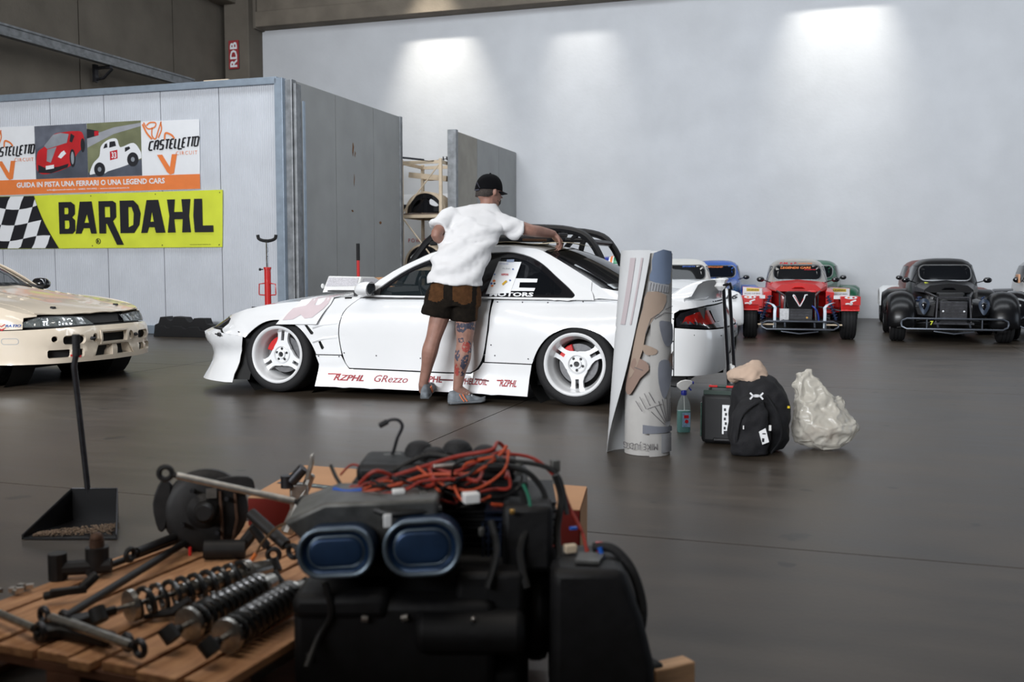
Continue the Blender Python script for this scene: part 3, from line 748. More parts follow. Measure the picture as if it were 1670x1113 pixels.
    for sg in (0, 1):
        f2 = (lambda s, z: F(s, z, .004)) if sg == 0 else (lambda s, z: F(2*S1-s, z, .004))
        g = G(); region(g, [(4.115, .63), (4.14, .675), (4.25, .705), (4.48, .718), (4.50, .62), (4.3, .615)], [], f2, .05); tl = g.build('tail_light', mat('lamp_red', (.22, .008, .006), .12, coat=.6, var=.45, vscale=25), car)
        g = G(); region(g, [(4.10, .622), (4.2, .62), (4.33, .608), (4.33, .622), (4.22, .64), (4.13, .642)], [], lambda s, z: f2(s, z)[:2]+(z,), .04); lab(g.build('lamp_lens', 'chrome', tl, solid=.004), 'clear reverse lens')
        g = G(); region(g, [(4.52, .63), (4.52, .715), (4.66, .722), (4.66, .63)], [], f2, .05); g.build('lamp_lens', 'black_gloss', tl)
    # upper tail, below spoiler
    g = G(); region(g, [(4.09, .725), (4.2, .735), (4.5, .752), (S1, .755), (2*S1-4.5, .752), (2*S1-4.2, .735), (2*S1-4.09, .725), (2*S1-4.10, .788), (S1, .788), (4.10, .788)], [], F, .06); g.build('tail_edge', paint, car, solid=.008)
    # ---- deck
    E = [F(s, sinterp(s, ZT)) for s in [S0+(S1-S0)*i/120 for i in range(121)]]
    def ye(x):
        best = 0
        for a, b in zip(E, E[1:]):
            if (a[0]-x)*(b[0]-x) <= 0 and abs(b[0]-a[0]) > 1e-9:
                t = (x-a[0])/(b[0]-a[0]); best = max(best, a[1]+(b[1]-a[1])*t)
        return best or .02
    xr = max(p[0] for p in E)
    def deckz(x, y):
        e = ye(min(x, xr-.004)); r = min(1, abs(y)/max(e, .05)); c = .875-.05*sm(3.6, 4.3, x)
        return .79+(c-.79)*(1-r**4.5)
    dk = [(3.55, -.77), (3.40, -.765), (3.40, .765), (3.55, .77)]+[(x, ye(x)) for x in (3.7, 3.9, 4.0, 4.08, 4.14, 4.19)]+[(4.24, .5), (4.265, .2), (4.265, -.2), (4.24, -.5)]+[(x, -ye(x)) for x in (4.19, 4.14, 4.08, 4.0, 3.9, 3.7)]
    g = G(); region(g, dk, [], lambda x, y: (x, y, deckz(x, y)), .07); g.build('deck_lid', paint, car, solid=.006, smooth=60)
    # ducktail spoiler
    rings = []
    for i in range(25):
        r = -1+2*i/24; y = r*.735; e = 1-abs(r)**14; hgt = .035+.115*e; b = 4.235-.16*abs(r)**3
        rings.append([(b-.14, y, deckz(b-.14, y)-.004), (b-.06, y, .795+.03+hgt*.25), (b-.0, y, .80+.01+hgt*.75), (b+.075, y, .79+.005+hgt), (b+.09, y, .785+hgt), (b+.05, y, .79+hgt*.55), (b+.035, y, .80), (b+.045, y, .755)])
    g = G(); g.loft(rings); g.build('spoiler', paint, car, smooth=50)
    g = G()
    for i in range(17):
        r = -.92+1.84*i/16; g.ball((4.286-.16*abs(r)**3, r*.735, .772), .006, 6, 4)
    g.build('rivets', 'dark_metal', car)['kind'] = 'stuff'
    # ---- hood
    def hz(x, y):
        e = max(ye(x), .05); r = min(1, abs(y)/e); ze = interp(x, [(p[0], p[2]) for p in E if p[0] < 2 and True]) if False else sinterp(min(max(x, .13), 2), [(.13, .617), (.3, .632), (.5, .68), (.8, .73), (1.2, .766), (1.5, .79)])
        bulge = .012*math.exp(-((abs(y)-.33)/.06)**2)*sm(.3, .7, x)
        return ze+(max(ZC(x), ze)-ze)*(1-r**2.4)+bulge
    x0 = min(p[0] for p in E if p[0] < 1)
    hy = lambda x: min(ye(x)-.012, .665+.04*(x-.8))
    xs = [x0+.006, x0+.03, x0+.06, x0+.1, x0+.15, .4, .5, .7, .9, 1.1, 1.3, 1.46]
    hd = [(x, hy(x)) for x in xs]+[(1.44, .45), (1.40, .0), (1.44, -.45)]+[(x, -hy(x)) for x in reversed(xs)]
    g = G(); region(g, hd, [], lambda x, y: (x, y, hz(x, y)), .06); g.build('hood', paint, car, solid=.008, smooth=60)
    xf = [.24, .28, .33, .38, .44, .5, .7, .9, 1.1, 1.3, 1.45, 1.53]
    ft = [(x, hy(x)+.007) for x in xf]+[(1.56, .75)]+[(x, ye(x)+.0) for x in reversed(xf)]
    g = G(); region(g, ft, [], lambda x, y: (x, y, hz(x, y)-.0), .06, mirror=mir); g.build('fender_top', paint, car, solid=.006, smooth=60)
    g = G(); region(g, [(1.40, .45), (1.36, 0), (1.40, -.45), (1.43, -.70), (1.62, -.765), (1.45, -.5), (1.40, 0), (1.45, .5), (1.62, .765), (1.43, .70)][0:0] or [(1.38, -.66), (1.34, 0), (1.38, .66), (1.58, .74), (1.56, .3), (1.55, 0), (1.56, -.3), (1.58, -.74)], [], lambda x, y: (x, y, .84-.05*(y/.7)**2), .12); g.build('cowl', 'black_plastic', car)
    for y in (.40, -.40):
        g = G(); zz = hz(.32, y); g.lathe([(.001, .006), (.02, .006), (.026, .0), (.026, -.006)], (.32, y, zz+.004), n=16); g.box((.32, y, zz+.012), (.05, .012, .006)); g.build('hood_pin', 'dark_metal', car)
    g = G()
    for k in range(0 if white else 5):
        x = .62+k*.14
        for sg in (1, -1):
            g.prism([(x, sg*.34), (x+.07, sg*.34), (x+.06, sg*.40), (x+.01, sg*.40)], 0, .007, fn=lambda a, b, c: (a, b, hz(a, b)+.001+c*(1 if a > x+.03 else .1)))
    if not white: g.build('hood_louvre', paint, car)
    # ---- front bumper
    if white:
        fb_ = [(.475, .085), (.47, .15), (.49, .30), (.525, .42), (.53, .462), (.36, .492), (.30, .508), (.12, .515), (S0, .515)]
        other = [(2*S0-s, z) for s, z in reversed(fb_)]
        op = [(S0-.55, .16), (S0-.55, .33), (S0-.4, .40), (S0+.4, .40), (S0+.55, .33), (S0+.55, .16)]
        panel('front_bumper', fb_[:-1]+[(S0, .515)]+other[1:]+[(S0, .10)], [op], both=False, step=.05)
        g = G(); region(g, circ(.255, .335, .0, 4)[0:0] or rrect(.20, .405, .30, .455, .02), [rrect(.207, .411, .293, .449, .015)], lambda s, z: F(s, z, .001), .05); g.build('marker_outline', mat('seam', (.45, .45, .45), .6), car)
    else:
        half = [(.60, .20), (.60, .40), (.60, .487), (.30, .497), (.05, .505), (-.2, .512), (S0, .512)]
        other = [(2*S0-s, z) for s, z in reversed(half)]
        c = lambda s: S0+s
        holes = []
        def both_(poly): holes.append([(S0+a, b) for a, b in poly]); holes.append([(S0-a, b) for a, b in reversed(poly)])
        both_(rrect(.60, .385, .655, .44, .026)); both_(rrect(.345, .36, .56, .44, .035)); both_([(.235+.032*math.cos(q), .405+.042*math.sin(q)) for q in (2*PI*i/14 for i in range(14))])
        both_(rrect(.49, .25, .69, .32, .02)); both_(rrect(.365, .25, .455, .318, .015)); both_([(.03, .242), (.03, .335), (.20, .335), (.265, .242)])
        holes.append([(S0-.16, .36), (S0-.16, .455), (S0+.16, .455), (S0+.16, .36)])
        panel('front_bumper', half[:-1]+[(S0, .512)]+other[1:]+[(S0-.5, .205), (S0, .20), (S0+.5, .205)], holes, both=False, step=.05, th=.03)
        g = G(); region(g, [(S0-.18, .345), (S0-.18, .47), (S0+.18, .47), (S0+.18, .345)], [[(S0-.16, .36), (S0-.16, .455), (S0+.16, .455), (S0+.16, .36)]], lambda s, z: F(s, z, .012), .05); g.build('plate_frame', paint, car, solid=.01)
        g = G()
        for a, b in ((.10, .37), (-.37, -.10)): pass
        for sg in (1, -1):
            g.loft([[F(S0+sg*.02, .23, -.01), F(S0+sg*.02, .325, -.01), F(S0+sg*.035, .325, -.10), F(S0+sg*.13, .23, -.10)], [F(S0+sg*.035, .23, -.01), F(S0+sg*.035, .325, -.01), F(S0+sg*.045, .325, -.10), F(S0+sg*.145, .23, -.10)]])
            g.loft([[F(S0+sg*.245, .225, -.005), F(S0+sg*.195, .33, -.005), F(S0+sg*.13, .33, -.10), F(S0+sg*.15, .225, -.10)], [F(S0+sg*.27, .225, -.005), F(S0+sg*.21, .33, -.005), F(S0+sg*.14, .33, -.10), F(S0+sg*.17, .225, -.10)]])
        g.build('duct_blade', paint, car)
        seams = G(); region(seams, rrect(.33, .375, .47, .43, .025), [rrect(.336, .381, .464, .424, .02)], lambda s, z: F(s, z, .001), .05, mirror=mir); seams.build('marker_outline', mat('seam', (.45, .45, .45), .6), car)
    g = G(); region(g, [(2*S0-.55, .10 if white else .22), (2*S0-.55, .52), (S0, .52), (.55, .52), (.55, .10 if white else .22), (S0, .12 if white else .22)], [], lambda s, z: F(s, z, -.06), .12); g.build('bumper_liner', 'dark_gap', car)
    for sg in (1, -1):                           # tie-down pins
        s_ = .355 if white else S0+.285
        f3 = (lambda s, z, o: F(s, z, o)) if sg == 1 else (lambda s, z, o: mir(Vector(F(s, z, o))))
        g = G(); zz = .475 if white else .405
        g.tube([f3(s_, zz, 0), f3(s_, zz, .02)], .016, 10); g.tube([f3(s_-.03, zz+.004, .02), f3(s_, zz, .024), f3(s_+.03, zz-.004, .02)], .006, 6); g.build('bumper_pin', 'dark_metal', car)
    # ---- headlights & grille
    hlp = [(hl0-.005, .522), (.30, .56), (.20, .598), (.05, .602), (-.12, .598), (S0+.27, .59), (S0+.20, .528), (.05, .520)] if not white else [(hl0-.005, .522), (.295, .58), (.20, .606), (.05, .606), (-.12, .602), (S0+.27, .595), (S0+.20, .53), (.05, .522)]
    for sg in (0, 1):
        f2 = (lambda s, z, o=0: F(s, z, o)) if sg == 0 else (lambda s, z, o=0: tuple(mir(Vector(F(s, z, o)))))
        g = G(); region(g, hlp, [], lambda s, z: f2(s, z, -.05), .07); hl = g.build('headlight', 'black_gloss', car)
        if not white:
            for a, b, mm in ((.17, .285, 'chrome'), (.0, .15, 'chrome'), (-.19, -.02, 'chrome'), (S0+.26, -.22, 'alloy')):
                g = G(); region(g, [(a, .53), (b, .53), (b-.01, .588), (a+.005, .592)], [], lambda s, z: f2(s, z, -.045+.03*abs(((s-a)/(b-a))-.5)+.02*math.sin(z*160)*.3), .02); g.build('reflector', mm, hl)
            g = G(); region(g, [(.148, .525), (.168, .525), (.160, .595), (.142, .598)], [], lambda s, z: f2(s, z, -.004), .03); g.build('lamp_divider', 'black_gloss', hl)
        g = G(); region(g, hlp, [], lambda s, z: f2(s, z, -.002), .05); g.build('lamp_glass', 'clear_glass' if not white else 'dark_glass', hl)
        g = G()
        pts = hlp+[hlp[0], hlp[1]]; stroke(g, pts, .008, lambda s, z: f2(s, z, .0), 'black_plastic'); g.build('lamp_seal', None, hl, fixn=False)
    gr = [(S0-.26, .53), (S0-.27, .60), (S0, .608), (S0+.27, .60), (S0+.26, .53), (S0, .527)]
    g = G(); region(g, gr, [], lambda s, z: F(s, z, -.05), .08); g.build('grille_opening', 'dark_gap', car)
    # ---- greenhouse
    def GF(x, z): return (x, -GHY(z), z)
    gm = lambda v: Vector((v[0], -v[1], v[2]))
    A = [(1.52, .79), (1.60, .855), (1.78, .990), (1.97, 1.088), (2.12, 1.150), (2.36, 1.178), (2.67, 1.185), (2.90, 1.170), (3.00, 1.145), (3.06, 1.10), (3.125, 1.03), (3.20, .97), (3.289, .911), (3.36, .875), (3.43, .85), (3.46, .785)]
    frame_o = spline(A, 3)
    win1 = spline([(1.62, .80), (1.70, .862), (1.85, .975), (2.0, 1.055), (2.15, 1.108), (2.3, 1.128), (2.52, 1.135)], 3)+[(2.575, 1.135), (2.60, .79)]
    win2 = [(2.60, .79), (2.58, 1.135)]+spline([(2.64, 1.138), (2.76, 1.138), (2.90, 1.105), (3.02, 1.045), (3.14, .955), (3.26, .865), (3.31, .815), (3.29, .79)], 3)
    allw = win1[:-2]+[(2.6, 1.137)]+win2[2:]
    allw = [(x, max(z, .792)) for x, z in allw]
    fr2 = [p for p in frame_o]
    g = G(); region(g, [(x, max(z, .785)) for x, z in fr2], [[(x, z+.002) for x, z in allw]], GF, .05, mirror=gm)
    g.build('pillar_frame', paint, car, solid=-.012, smooth=60)
    # black seals and pillars
    g = G(); in1 = [(1.70, .812), (1.73, .85), (1.86, .948), (2.0, 1.025), (2.15, 1.078), (2.3, 1.098), (2.50, 1.105), (2.53, .812)]
    in2 = [(2.665, .82), (2.66, 1.10), (2.76, 1.105), (2.88, 1.075), (2.99, 1.02), (3.10, .94), (3.20, .86), (3.19, .825)]
    region(g, [(x, z) for x, z in allw], [in1, in2], lambda x, z: (x, -GHY(z)+.006, z), .05, mirror=gm); g.build('window_surround', 'black_gloss', car)
    g = G(); region(g, in1, [], lambda x, z: (x, -GHY(z)+.012, z), .1, mirror=gm); g.build('door_glass', 'cabin_glass', car)
    g = G(); region(g, in2, [], lambda x, z: (x, -GHY(z)+.012, z), .1, mirror=gm); g.build('quarter_glass', 'dark_glass', car)
    # belt strip
    g = G(); region(g, [(1.56, .783), (1.60, .803), (3.30, .806), (3.31, .790)], [], lambda x, z: (x, -GHY(z)-.004, z), .1, mirror=gm); g.build('belt_strip', 'black_plastic', car)
    # roof / windshield / rear window
    top_e = lambda x: sinterp(x, [(2.08, 1.14), (2.12, 1.150), (2.36, 1.178), (2.67, 1.185), (2.90, 1.172), (3.00, 1.147), (3.06, 1.10)])
    def roofp(a, r):
        xf_ = 2.02+.09*r*r; xb = 3.06-.07*r*r; x = xf_+(xb-xf_)*a; ze = top_e(x); yc = GHY(ze)
        c = sinterp(x, [(2.0, 1.188), (2.2, 1.218), (2.5, 1.232), (2.8, 1.226), (3.06, 1.188)])
        return (x, r*yc, ze+(c-ze)*(1-abs(r)**2.6))
    g = G(); rings = [[roofp(i/14, -1+2*j/20) for j in range(21)] for i in range(15)]; g.loft(rings, closed=False, cap=False); g.build('roof', paint, car, solid=.01, smooth=60)
    def ws(t, r):
        xt, yt, zt = roofp(0, r); xb, yb, zb = 1.36+.17*r*r, r*.74, .862-.075*r**4
        return (xt+(xb-xt)*t, yt+(yb-yt)*t+0, zt+(zb-zt)*t+.03*math.sin(PI*t)*(1-r*r*.6))
    g = G(); g.loft([[ws(i/8, -.93+1.86*j/16) for j in range(17)] for i in range(9)], closed=False, cap=False); g.build('windshield', 'cabin_glass', car, smooth=60)
    g = G()
    for sg in (-1, 1): g.loft([[ws(i/8, sg*(.92+.08*j/2)) for j in range(3)] for i in range(9)], closed=False, cap=False)
    g.build('a_pillar', paint, car, solid=.01)
    g = G()
    g.loft([[tuple(Vector(ws(i/8, sg*(.90+.04*j/2)))+Vector((-.004, 0, .004))) for j in range(3)] for i in range(9) for sg in (1,)], closed=False, cap=False)
    g.loft([[tuple(Vector(ws(i/8, -(.90+.04*j/2)))+Vector((-.004, 0, .004))) for j in range(3)] for i in range(9)], closed=False, cap=False)
    g.loft([[ws(1-.05*j-.0, -.92+1.84*i/12) for j in range(2)] for i in range(13)], closed=False, cap=False)
    g.build('windshield_seal', 'black_plastic', car)
    def rw(t, r):
        xt, yt, zt = roofp(1, r); xb, yb, zb = 3.72-.20*abs(r)**3, r*.70, .884-.025*r*r
        return (xt+(xb-xt)*t, yt+(yb-yt)*t, zt+(zb-zt)*t+.030*math.sin(PI*t**.8)*(1-r*r*.75)+.0)
    g = G(); g.loft([[rw(i/10, -.90+1.8*j/18) for j in range(19)] for i in range(11)], closed=False, cap=False); g.build('rear_window', 'dark_glass', car, smooth=60)
    g = G()
    for sg in (-1, 1): g.loft([[tuple(Vector(rw(i/12, sg*(.80+.20*j/4)))+Vector((.0, 0, .004-.004*j))) for j in range(5)] for i in range(13)], closed=False, cap=False)
    g.loft([[tuple(Vector(rw(.0+.07*j, -.9+1.8*i/12))+Vector((0, 0, .004))) for j in range(2)] for i in range(13)], closed=False, cap=False)
    g.loft([[tuple(Vector(rw(.90+.10*j, -.9+1.8*i/12))+Vector((0, 0, .005))) for j in range(2)] for i in range(13)], closed=False, cap=False)
    g.build('rear_window_surround', 'black_gloss', car, smooth=60)
    # strip between window surround and quarter
    g = G()
    CE = [(2.98, 1.15), (3.06, 1.10), (3.125, 1.03), (3.20, .97), (3.289, .911), (3.36, .875), (3.43, .85)]
    for sg in (-1, 1):
        g.loft([[(x, sg*(GHY(z)+.010), z+.004), (lambda p, q: ((p[0]+q[0])/2, sg*((abs(p[1])+abs(q[1]))/2+.008), (p[2]+q[2])/2+.008))((x, GHY(z), z), rw(i/6*.8, 1)), tuple(Vector(rw(i/6*.8, sg))+Vector((0, sg*.004, .006)))] for i, (x, z) in enumerate(CE)], closed=False, cap=False)
        g.loft([[(3.42, sg*.765, .79), (3.43, sg*GHY(.85), .855), rw(.8, sg)], [(3.5, sg*.78, .80), (3.5, sg*.74, .84), rw(.95, sg)], [(3.65, sg*.785, .79), (3.65, sg*.745, .817), (3.6, sg*.67, .855)], [(3.9, sg*.80, .785), (3.9, sg*.74, .812), (3.9, sg*.6, .836)]], closed=False, cap=False)
    g.build('rear_shelf_skin', paint, car)
    # ---- mirrors
    for sg in (-1, 1):
        g = G(); rings = []
        for k, (x, w2) in enumerate(((1.565, .3), (1.575, .7), (1.60, .95), (1.65, 1), (1.685, .96))):
            rings.append([(x+.01*math.sin(q), sg*(.88+.085*w2*math.cos(q)), .862+.058*w2*math.sin(q)*(1.0)) for q in (2*PI*j/16 for j in range(16))])
        g.loft(rings); g.box((1.635, sg*.79, .83), (.05, .1, .035)); mo = g.build('side_mirror', paint if white else 'black_gloss', car, bevel=0, smooth=50)
        g = G(); g.lathe([(.001, 0), (.05, 0)], (1.692, sg*.88, .862), axis='X', n=16, cap=True, squash=(1.5, 1)); g.build('mirror_glass', 'chrome', mo)
        g = G(); region(g, [(1.545, .79), (1.56, .815), (1.70, .90), (1.715, .79)], [], lambda x, z: (x, sg*(GHY(z)+.003), z), .1); g.build('mirror_base', 'black_plastic', mo)
    # ---- under body, wells, interior
    g = G(); g.box((2.2, 0, .17), (3.1, 1.2, .10)); g.box((1.95, 0, .16), (1.45, 1.55, .1)); g.box((.72, 0, .40), (.72, 1.0, .40)); g.box((3.9, 0, .40), (.55, 1.3, .35)); g.box((3.3, 0, .38), (.8, 1.05, .4)); g.box((1.42, 0, .46), (.06, 1.5, .66)); g.box((3.75, 0, .66), (1.0, 1.35, .15)); g.build('underbody', 'dark_gap', car, smooth=0)
    for x in (.81, 3.33):
        for sg in (-1, 1):
            g = G(); g.lathe([(.001, sg*.50), (.395, sg*.50), (.395, sg*.76)], (x, 0, .29 if x < 2 else .27), axis='Y', n=32); g.build('wheel_well', 'dark_gap', car)
    g = G(); g.loft([[(1.46, y, .70), (1.44, y, .83), (1.60, y, .865), (1.78, y, .83), (1.80, y, .70)] for y in (-.70, -.35, 0, .35, .70)]); g.build('dashboard', 'black_plastic', car)
    sw = G(Matrix.Translation((1.97, -.36, .80)) @ Matrix.Rotation(math.radians(68), 4, 'Y')); sw.lathe([(.165+.013*math.cos(a), .013*math.sin(a)) for a in (2*PI*i/8 for i in range(9))], n=28)
    for a in (0, 2.1, 4.2): sw.box((.08*math.cos(a), .08*math.sin(a), 0), (.16, .02, .008), rz=a)
    sw.cyl((0, 0, -.01), (0, 0, .02), .035); sw.cyl((0, 0, 0), (0, 0, -.22), .02); sw.build('steering_wheel', 'black_paint', car)
    for sg in (-1, 1):
        g = G(); y = sg*.36
        g.loft([[(2.06, y-.21, .36), (2.06, y-.2, .46), (2.08, y-.12, .42), (2.08, y+.12, .42), (2.06, y+.2, .46), (2.06, y+.21, .36)], [(2.45, y-.22, .32), (2.45, y-.23, .50), (2.45, y-.14, .38), (2.45, y+.14, .38), (2.45, y+.23, .50), (2.45, y+.22, .32)], [(2.60, y-.25, .50), (2.5, y-.28, .62), (2.55, y-.16, .6), (2.55, y+.16, .6), (2.5, y+.28, .62), (2.60, y+.25, .50)],
                [(2.70, y-.22, .85), (2.6, y-.24, .88), (2.64, y-.14, .86), (2.64, y+.14, .86), (2.6, y+.24, .88), (2.70, y+.22, .85)], [(2.76, y-.12, 1.05), (2.7, y-.13, 1.05), (2.7, y-.08, 1.06), (2.7, y+.08, 1.06), (2.7, y+.13, 1.05), (2.76, y+.12, 1.05)]])
        g.build('bucket_seat', mat('seat_fabric', (.03, .03, .035), .8, var=.2), car, bevel=.01)
    g = G()
    for pts in ([(2.72, -.68, .2), (2.74, -.60, .8), (2.78, -.50, 1.10), (2.78, 0, 1.14), (2.78, .50, 1.10), (2.74, .60, .8), (2.72, .68, .2)], [(2.78, -.48, 1.1), (2.2, -.50, 1.11), (1.7, -.64, .87), (1.62, -.66, .4)], [(2.78, .48, 1.1), (2.2, .50, 1.11), (1.7, .64, .87), (1.62, .66, .4)], [(2.78, -.45, 1.1), (3.4, -.45, .75)], [(2.78, .45, 1.1), (3.4, .45, .75)], [(2.75, -.58, .75), (2.75, .58, .75)]):
        g.tube(spline(pts, 4) if len(pts) > 2 else pts, .019, 8)
    g.build('roll_cage', mat('cage_grey', (.16, .17, .18), .4, .3), car)
    # seams (panel gaps) as recessed dark lines are the gaps themselves; fasteners on the quarter
    if white:
        g = G()
        for s, z in ((2.70, .765), (2.90, .765), (3.10, .765), (3.31, .785), (3.37, .775), (2.67, .44), (2.70, .36), (2.975, .345), (3.02, .34), (1.20, .315), (1.375, .315), (1.42, .345), (4.05, .30), (4.05, .5), (4.05, .66), (.50, .50), (1.7, .33), (2.08, .32), (2.10, .32)):
            g.tube([F(s, z, 0), F(s, z, .004)], .0055, 8); g.tube([mir(Vector(F(s, z, 0))), mir(Vector(F(s, z, .004)))], .0055, 8)
        for k in range(7):
            for q in (0, .02): g.tube([F(4.235+.02*k+q, .262+.018*k+.01*(k % 2), 0), F(4.235+.02*k+q, .262+.018*k+.01*(k % 2), .004)], .0035, 6)
        g.build('fasteners', 'dark_metal', car)['kind'] = 'stuff'
    for ch in list(car.children):
        if ch.type == 'MESH' and ch.get('kind') != 'stuff' and not ch.children and ch.name.split('.')[0] not in ('sticker', 'steering_wheel', 'underbody', 'roll_cage', 'dashboard', 'bucket_seat', 'hood_pin', 'bumper_pin'): split_islands(ch)
    return car, F, hz

WROT = -math.radians(18.5)
wc, F1, hz1 = make_coupe('race_coupe', 'low white wide-body coupe parked side on, man leaning over its roof', (0, 0, 0), WROT, 'white')
_c, _s = math.cos(WROT), math.sin(WROT)
lx, ly = 3.33, -.885
wc.location = (.45-(lx*_c-ly*_s), 7.28-(lx*_s+ly*_c), 0)
YO = .848-.13
for x, rot, st in ((.805, PI, 0.0), (3.33, 0, 0)):
    for sd in (-1, 1):
        wl_ = bpy.data.objects.new('wheel', None); COL.objects.link(wl_); wl_.parent = wc
        yy = sd*(YO+(.008 if x > 2 else -.01))
        make_wheel(wl_, (x, yy, .308), sd, (PI if x > 2 else 0)+(0 if x > 2 else 0), steer=0, tilt=math.radians(-3*sd if x < 2 else -2*sd)*-1)
# red sponsor lettering on the sill; drawn with slanted strokes
def FN(s, z): return tuple(mir(Vector(F1(s, z, .0035))))
mat('sponsor_red', (.33, .012, .02), .5, var=.05); mat('sponsor_dark', (.11, .01, .015), .5)
g = G()
def word(body, x0, x1, z0, z1, m, bold=.03, shear=.25, skew=0): text(g, body, x0, z0, x1, z1, FN, m, bold=bold, shear=shear, skew=skew)
word('RZPHL', 1.335, 1.60, .125, .172, 'sponsor_red', .03, .35); stroke(g, [(1.285, .175), (1.40, .175)], .012, FN, 'sponsor_red'); g.build('sponsor_lettering', None, wc, fixn=False)
g = G(); word('GRezzo', 1.69, 1.98, .125, .178, 'sponsor_red', .0, .35, 0); g.build('sponsor_lettering', None, wc, fixn=False)
g = G(); word('PHL', 2.155, 2.27, .138, .185, 'sponsor_red', .03, .1); stroke(g, [(2.25, .16), (2.36, .16)], .012, FN, 'sponsor_dark'); g.build('sponsor_lettering', None, wc, fixn=False)
g = G(); word('PHELZOIL', 2.43, 2.64, .132, .18, 'sponsor_red', .02, .2); stroke(g, [(2.54, .175), (2.655, .165)], .012, FN, 'sponsor_dark'); g.build('sponsor_lettering', None, wc, fixn=False)
g = G(); word('RZPHL', 2.745, 2.885, .13, .18, 'sponsor_red', .02, .35); stroke(g, [(2.72, .172), (2.76, .172)], .01, FN, 'sponsor_red'); g.build('sponsor_lettering', None, wc, fixn=False)
# window lettering on the quarter glass
GW = lambda x, z: (x, -GHY(z)-.004, z)
g = G(); text(g, 'MOTORS', 2.635, .808, 2.985, .840, GW, 'print_white', bold=.04); g.build('window_lettering', None, wc, fixn=False)
g = G()
for poly in ([(2.79, .925), (2.80, .945), (2.995, .942), (2.995, .915), (2.86, .915), (2.86, .875), (2.99, .873), (2.985, .850), (2.80, .850), (2.79, .858)],): region(g, poly, [], GW, 9, ostep=9, m='print_white')
g.build('window_lettering', None, wc, fixn=False)
# paper sheet taped on the quarter window
sh = thing('paper_sheet', 'white printed sheet taped over the rear side window of the coupe', 'paper', tuple(wc.location), WROT)
SG = lambda x, z: (x, -GHY(z)-.010-.004*math.sin(x*20), z)
g = G(); region(g, [(2.605, .825), (2.655, 1.075), (2.84, 1.07), (2.80, .835)], [], SG, .05); g.build('sheet', 'paper', sh, solid=.002)
G2 = lambda x, z: (x, -GHY(z)-.0165, z)
g = G(); flat(g, [(2.72, 1.07), (2.78, 1.07), (2.78, 1.09), (2.72, 1.09)], G2, mat('tape_blue', (.3, .36, .5), .6)); g.build('tape', None, sh, fixn=False)
g = G(); mat('ink_blue', (.05, .12, .4), .6)
text(g, 'NOTTURNA DRIFT', 2.67, 1.052, 2.74, 1.06, G2, 'ink_blue'); text(g, 'NIPPON', 2.70, .966, 2.755, .982, G2, 'print_red', bold=.03)
text(g, 'Pit Stop', 2.70, 1.012, 2.76, 1.026, G2, 'print_grey')
for x, z in ((2.645, .975), (2.785, 1.015), (2.78, .93)): flat(g, circ(x, z, .006, 8), G2, 'ink_blue')
for x, z, r, mm in ((2.652, .925, .012, 'print_orange'), (2.635, .905, .010, 'ink_blue'), (2.66, .905, .009, 'print_dark'), (2.645, .888, .011, 'print_orange')): flat(g, circ(x, z, r, 8, r*.8), G2, mm)
stroke(g, [(2.725, .897), (2.745, .918), (2.755, .925)], .016, G2, mat('ink_gold', (.6, .35, .02), .6)); g.build('print', None, sh, fixn=False)
# draped masking sheet on the front fender
ds = thing('vinyl_sheet', 'white backing sheet with faded pink letter draped over front fender', 'vinyl', tuple(wc.location), WROT)
def DR(a, b):
    "a along the car 0..1, b from the hood (0) down the fender (1)"
    zt = .765; L = b*.42
    s = .90+.30*a+.10*(1-b)
    if L < .19:
        y = .60+L*.85; x = s+.04; return (x, -y, max(hz1(x, min(y, ye1(x)-.005)), .5)+.010)
    t = (L-.19)/.23; z = zt-.025-.165*t-.01*a*t+.015*(a-.5)
    y0 = -F1(s, max(z, .60), .009)[1]
    return (s+.04*(1-t)-.06*t*(1-a), y0-.015*t-.004*math.sin(a*7), z)
_Et = [F1(s, sinterp(s, ZT)) for s in [.3+1.3*i/60 for i in range(61)]]
def ye1(x): return interp(x, [(p[0], p[1]) for p in _Et])
g = G(); g.loft([[DR(i/14, j/16) for j in range(17)] for i in range(15)], closed=False, cap=False); g.build('sheet', 'paper', ds, solid=-.003)
mat('faded_pink', (.62, .52, .54), .7, var=.05); DR2 = lambda a, b: (lambda p: (p[0], p[1]-.006, p[2]+.004))(DR(a, b))
g = G(); region(g, [(.10, .90), (.02, .58), (.30, .52), (.30, .22), (.18, .14), (.95, .02), (.93, .30), (.92, .62), (.80, .84), (.62, .86), (.45, .76), (.35, .88)], [rrect(.52, .24, .70, .52, .06)], DR2, .06, m='faded_pink'); g.build('print', None, ds, fixn=False)
# folded white carton lying on the cowl
cb = thing('carton', 'small white box with grey speckled panel resting at rear of hood', 'box', tuple(wc.location), WROT)
g = G(); x0, x1, y0 = 1.0, 1.34, -.42
g.loft([[(x0, y0, .815), (x0+.03, y0+.06, .955), (x0+.03, y0+.30, .95), (x0, y0+.40, .83)], [(x1, y0, .84), (x1, y0+.06, .95), (x1, y0+.30, .945), (x1+.10, y0+.42, .86)]])
g.build('body', 'white_plastic', cb, bevel=.006)
g = G(); g.add([(x0+.025, y0+.018, .868), (x1-.02, y0+.016, .872), (x1-.02, y0+.048, .94), (x0+.04, y0+.048, .943)], [(0, 1, 2, 3)]); o = g.build('grey_label', mat('speckle', (.52, .51, .54), .8, var=.25, vscale=120), cb, solid=.0)
g = G(); g.add([(x1+.003, y0+.09, .935), (x1+.004, y0+.05, .87), (x1+.1, y0+.40, .87), (x1+.01, y0+.28, .935)], [(0, 1, 2, 3)]); g.build('grey_label', mat('speckle', (0, 0, 0)), cb)
g = G(); g.ball((x0-.005, y0+.02, .87), .022, sq=(.6, 1, 1)); g.build('end_tab', 'white_plastic', cb)
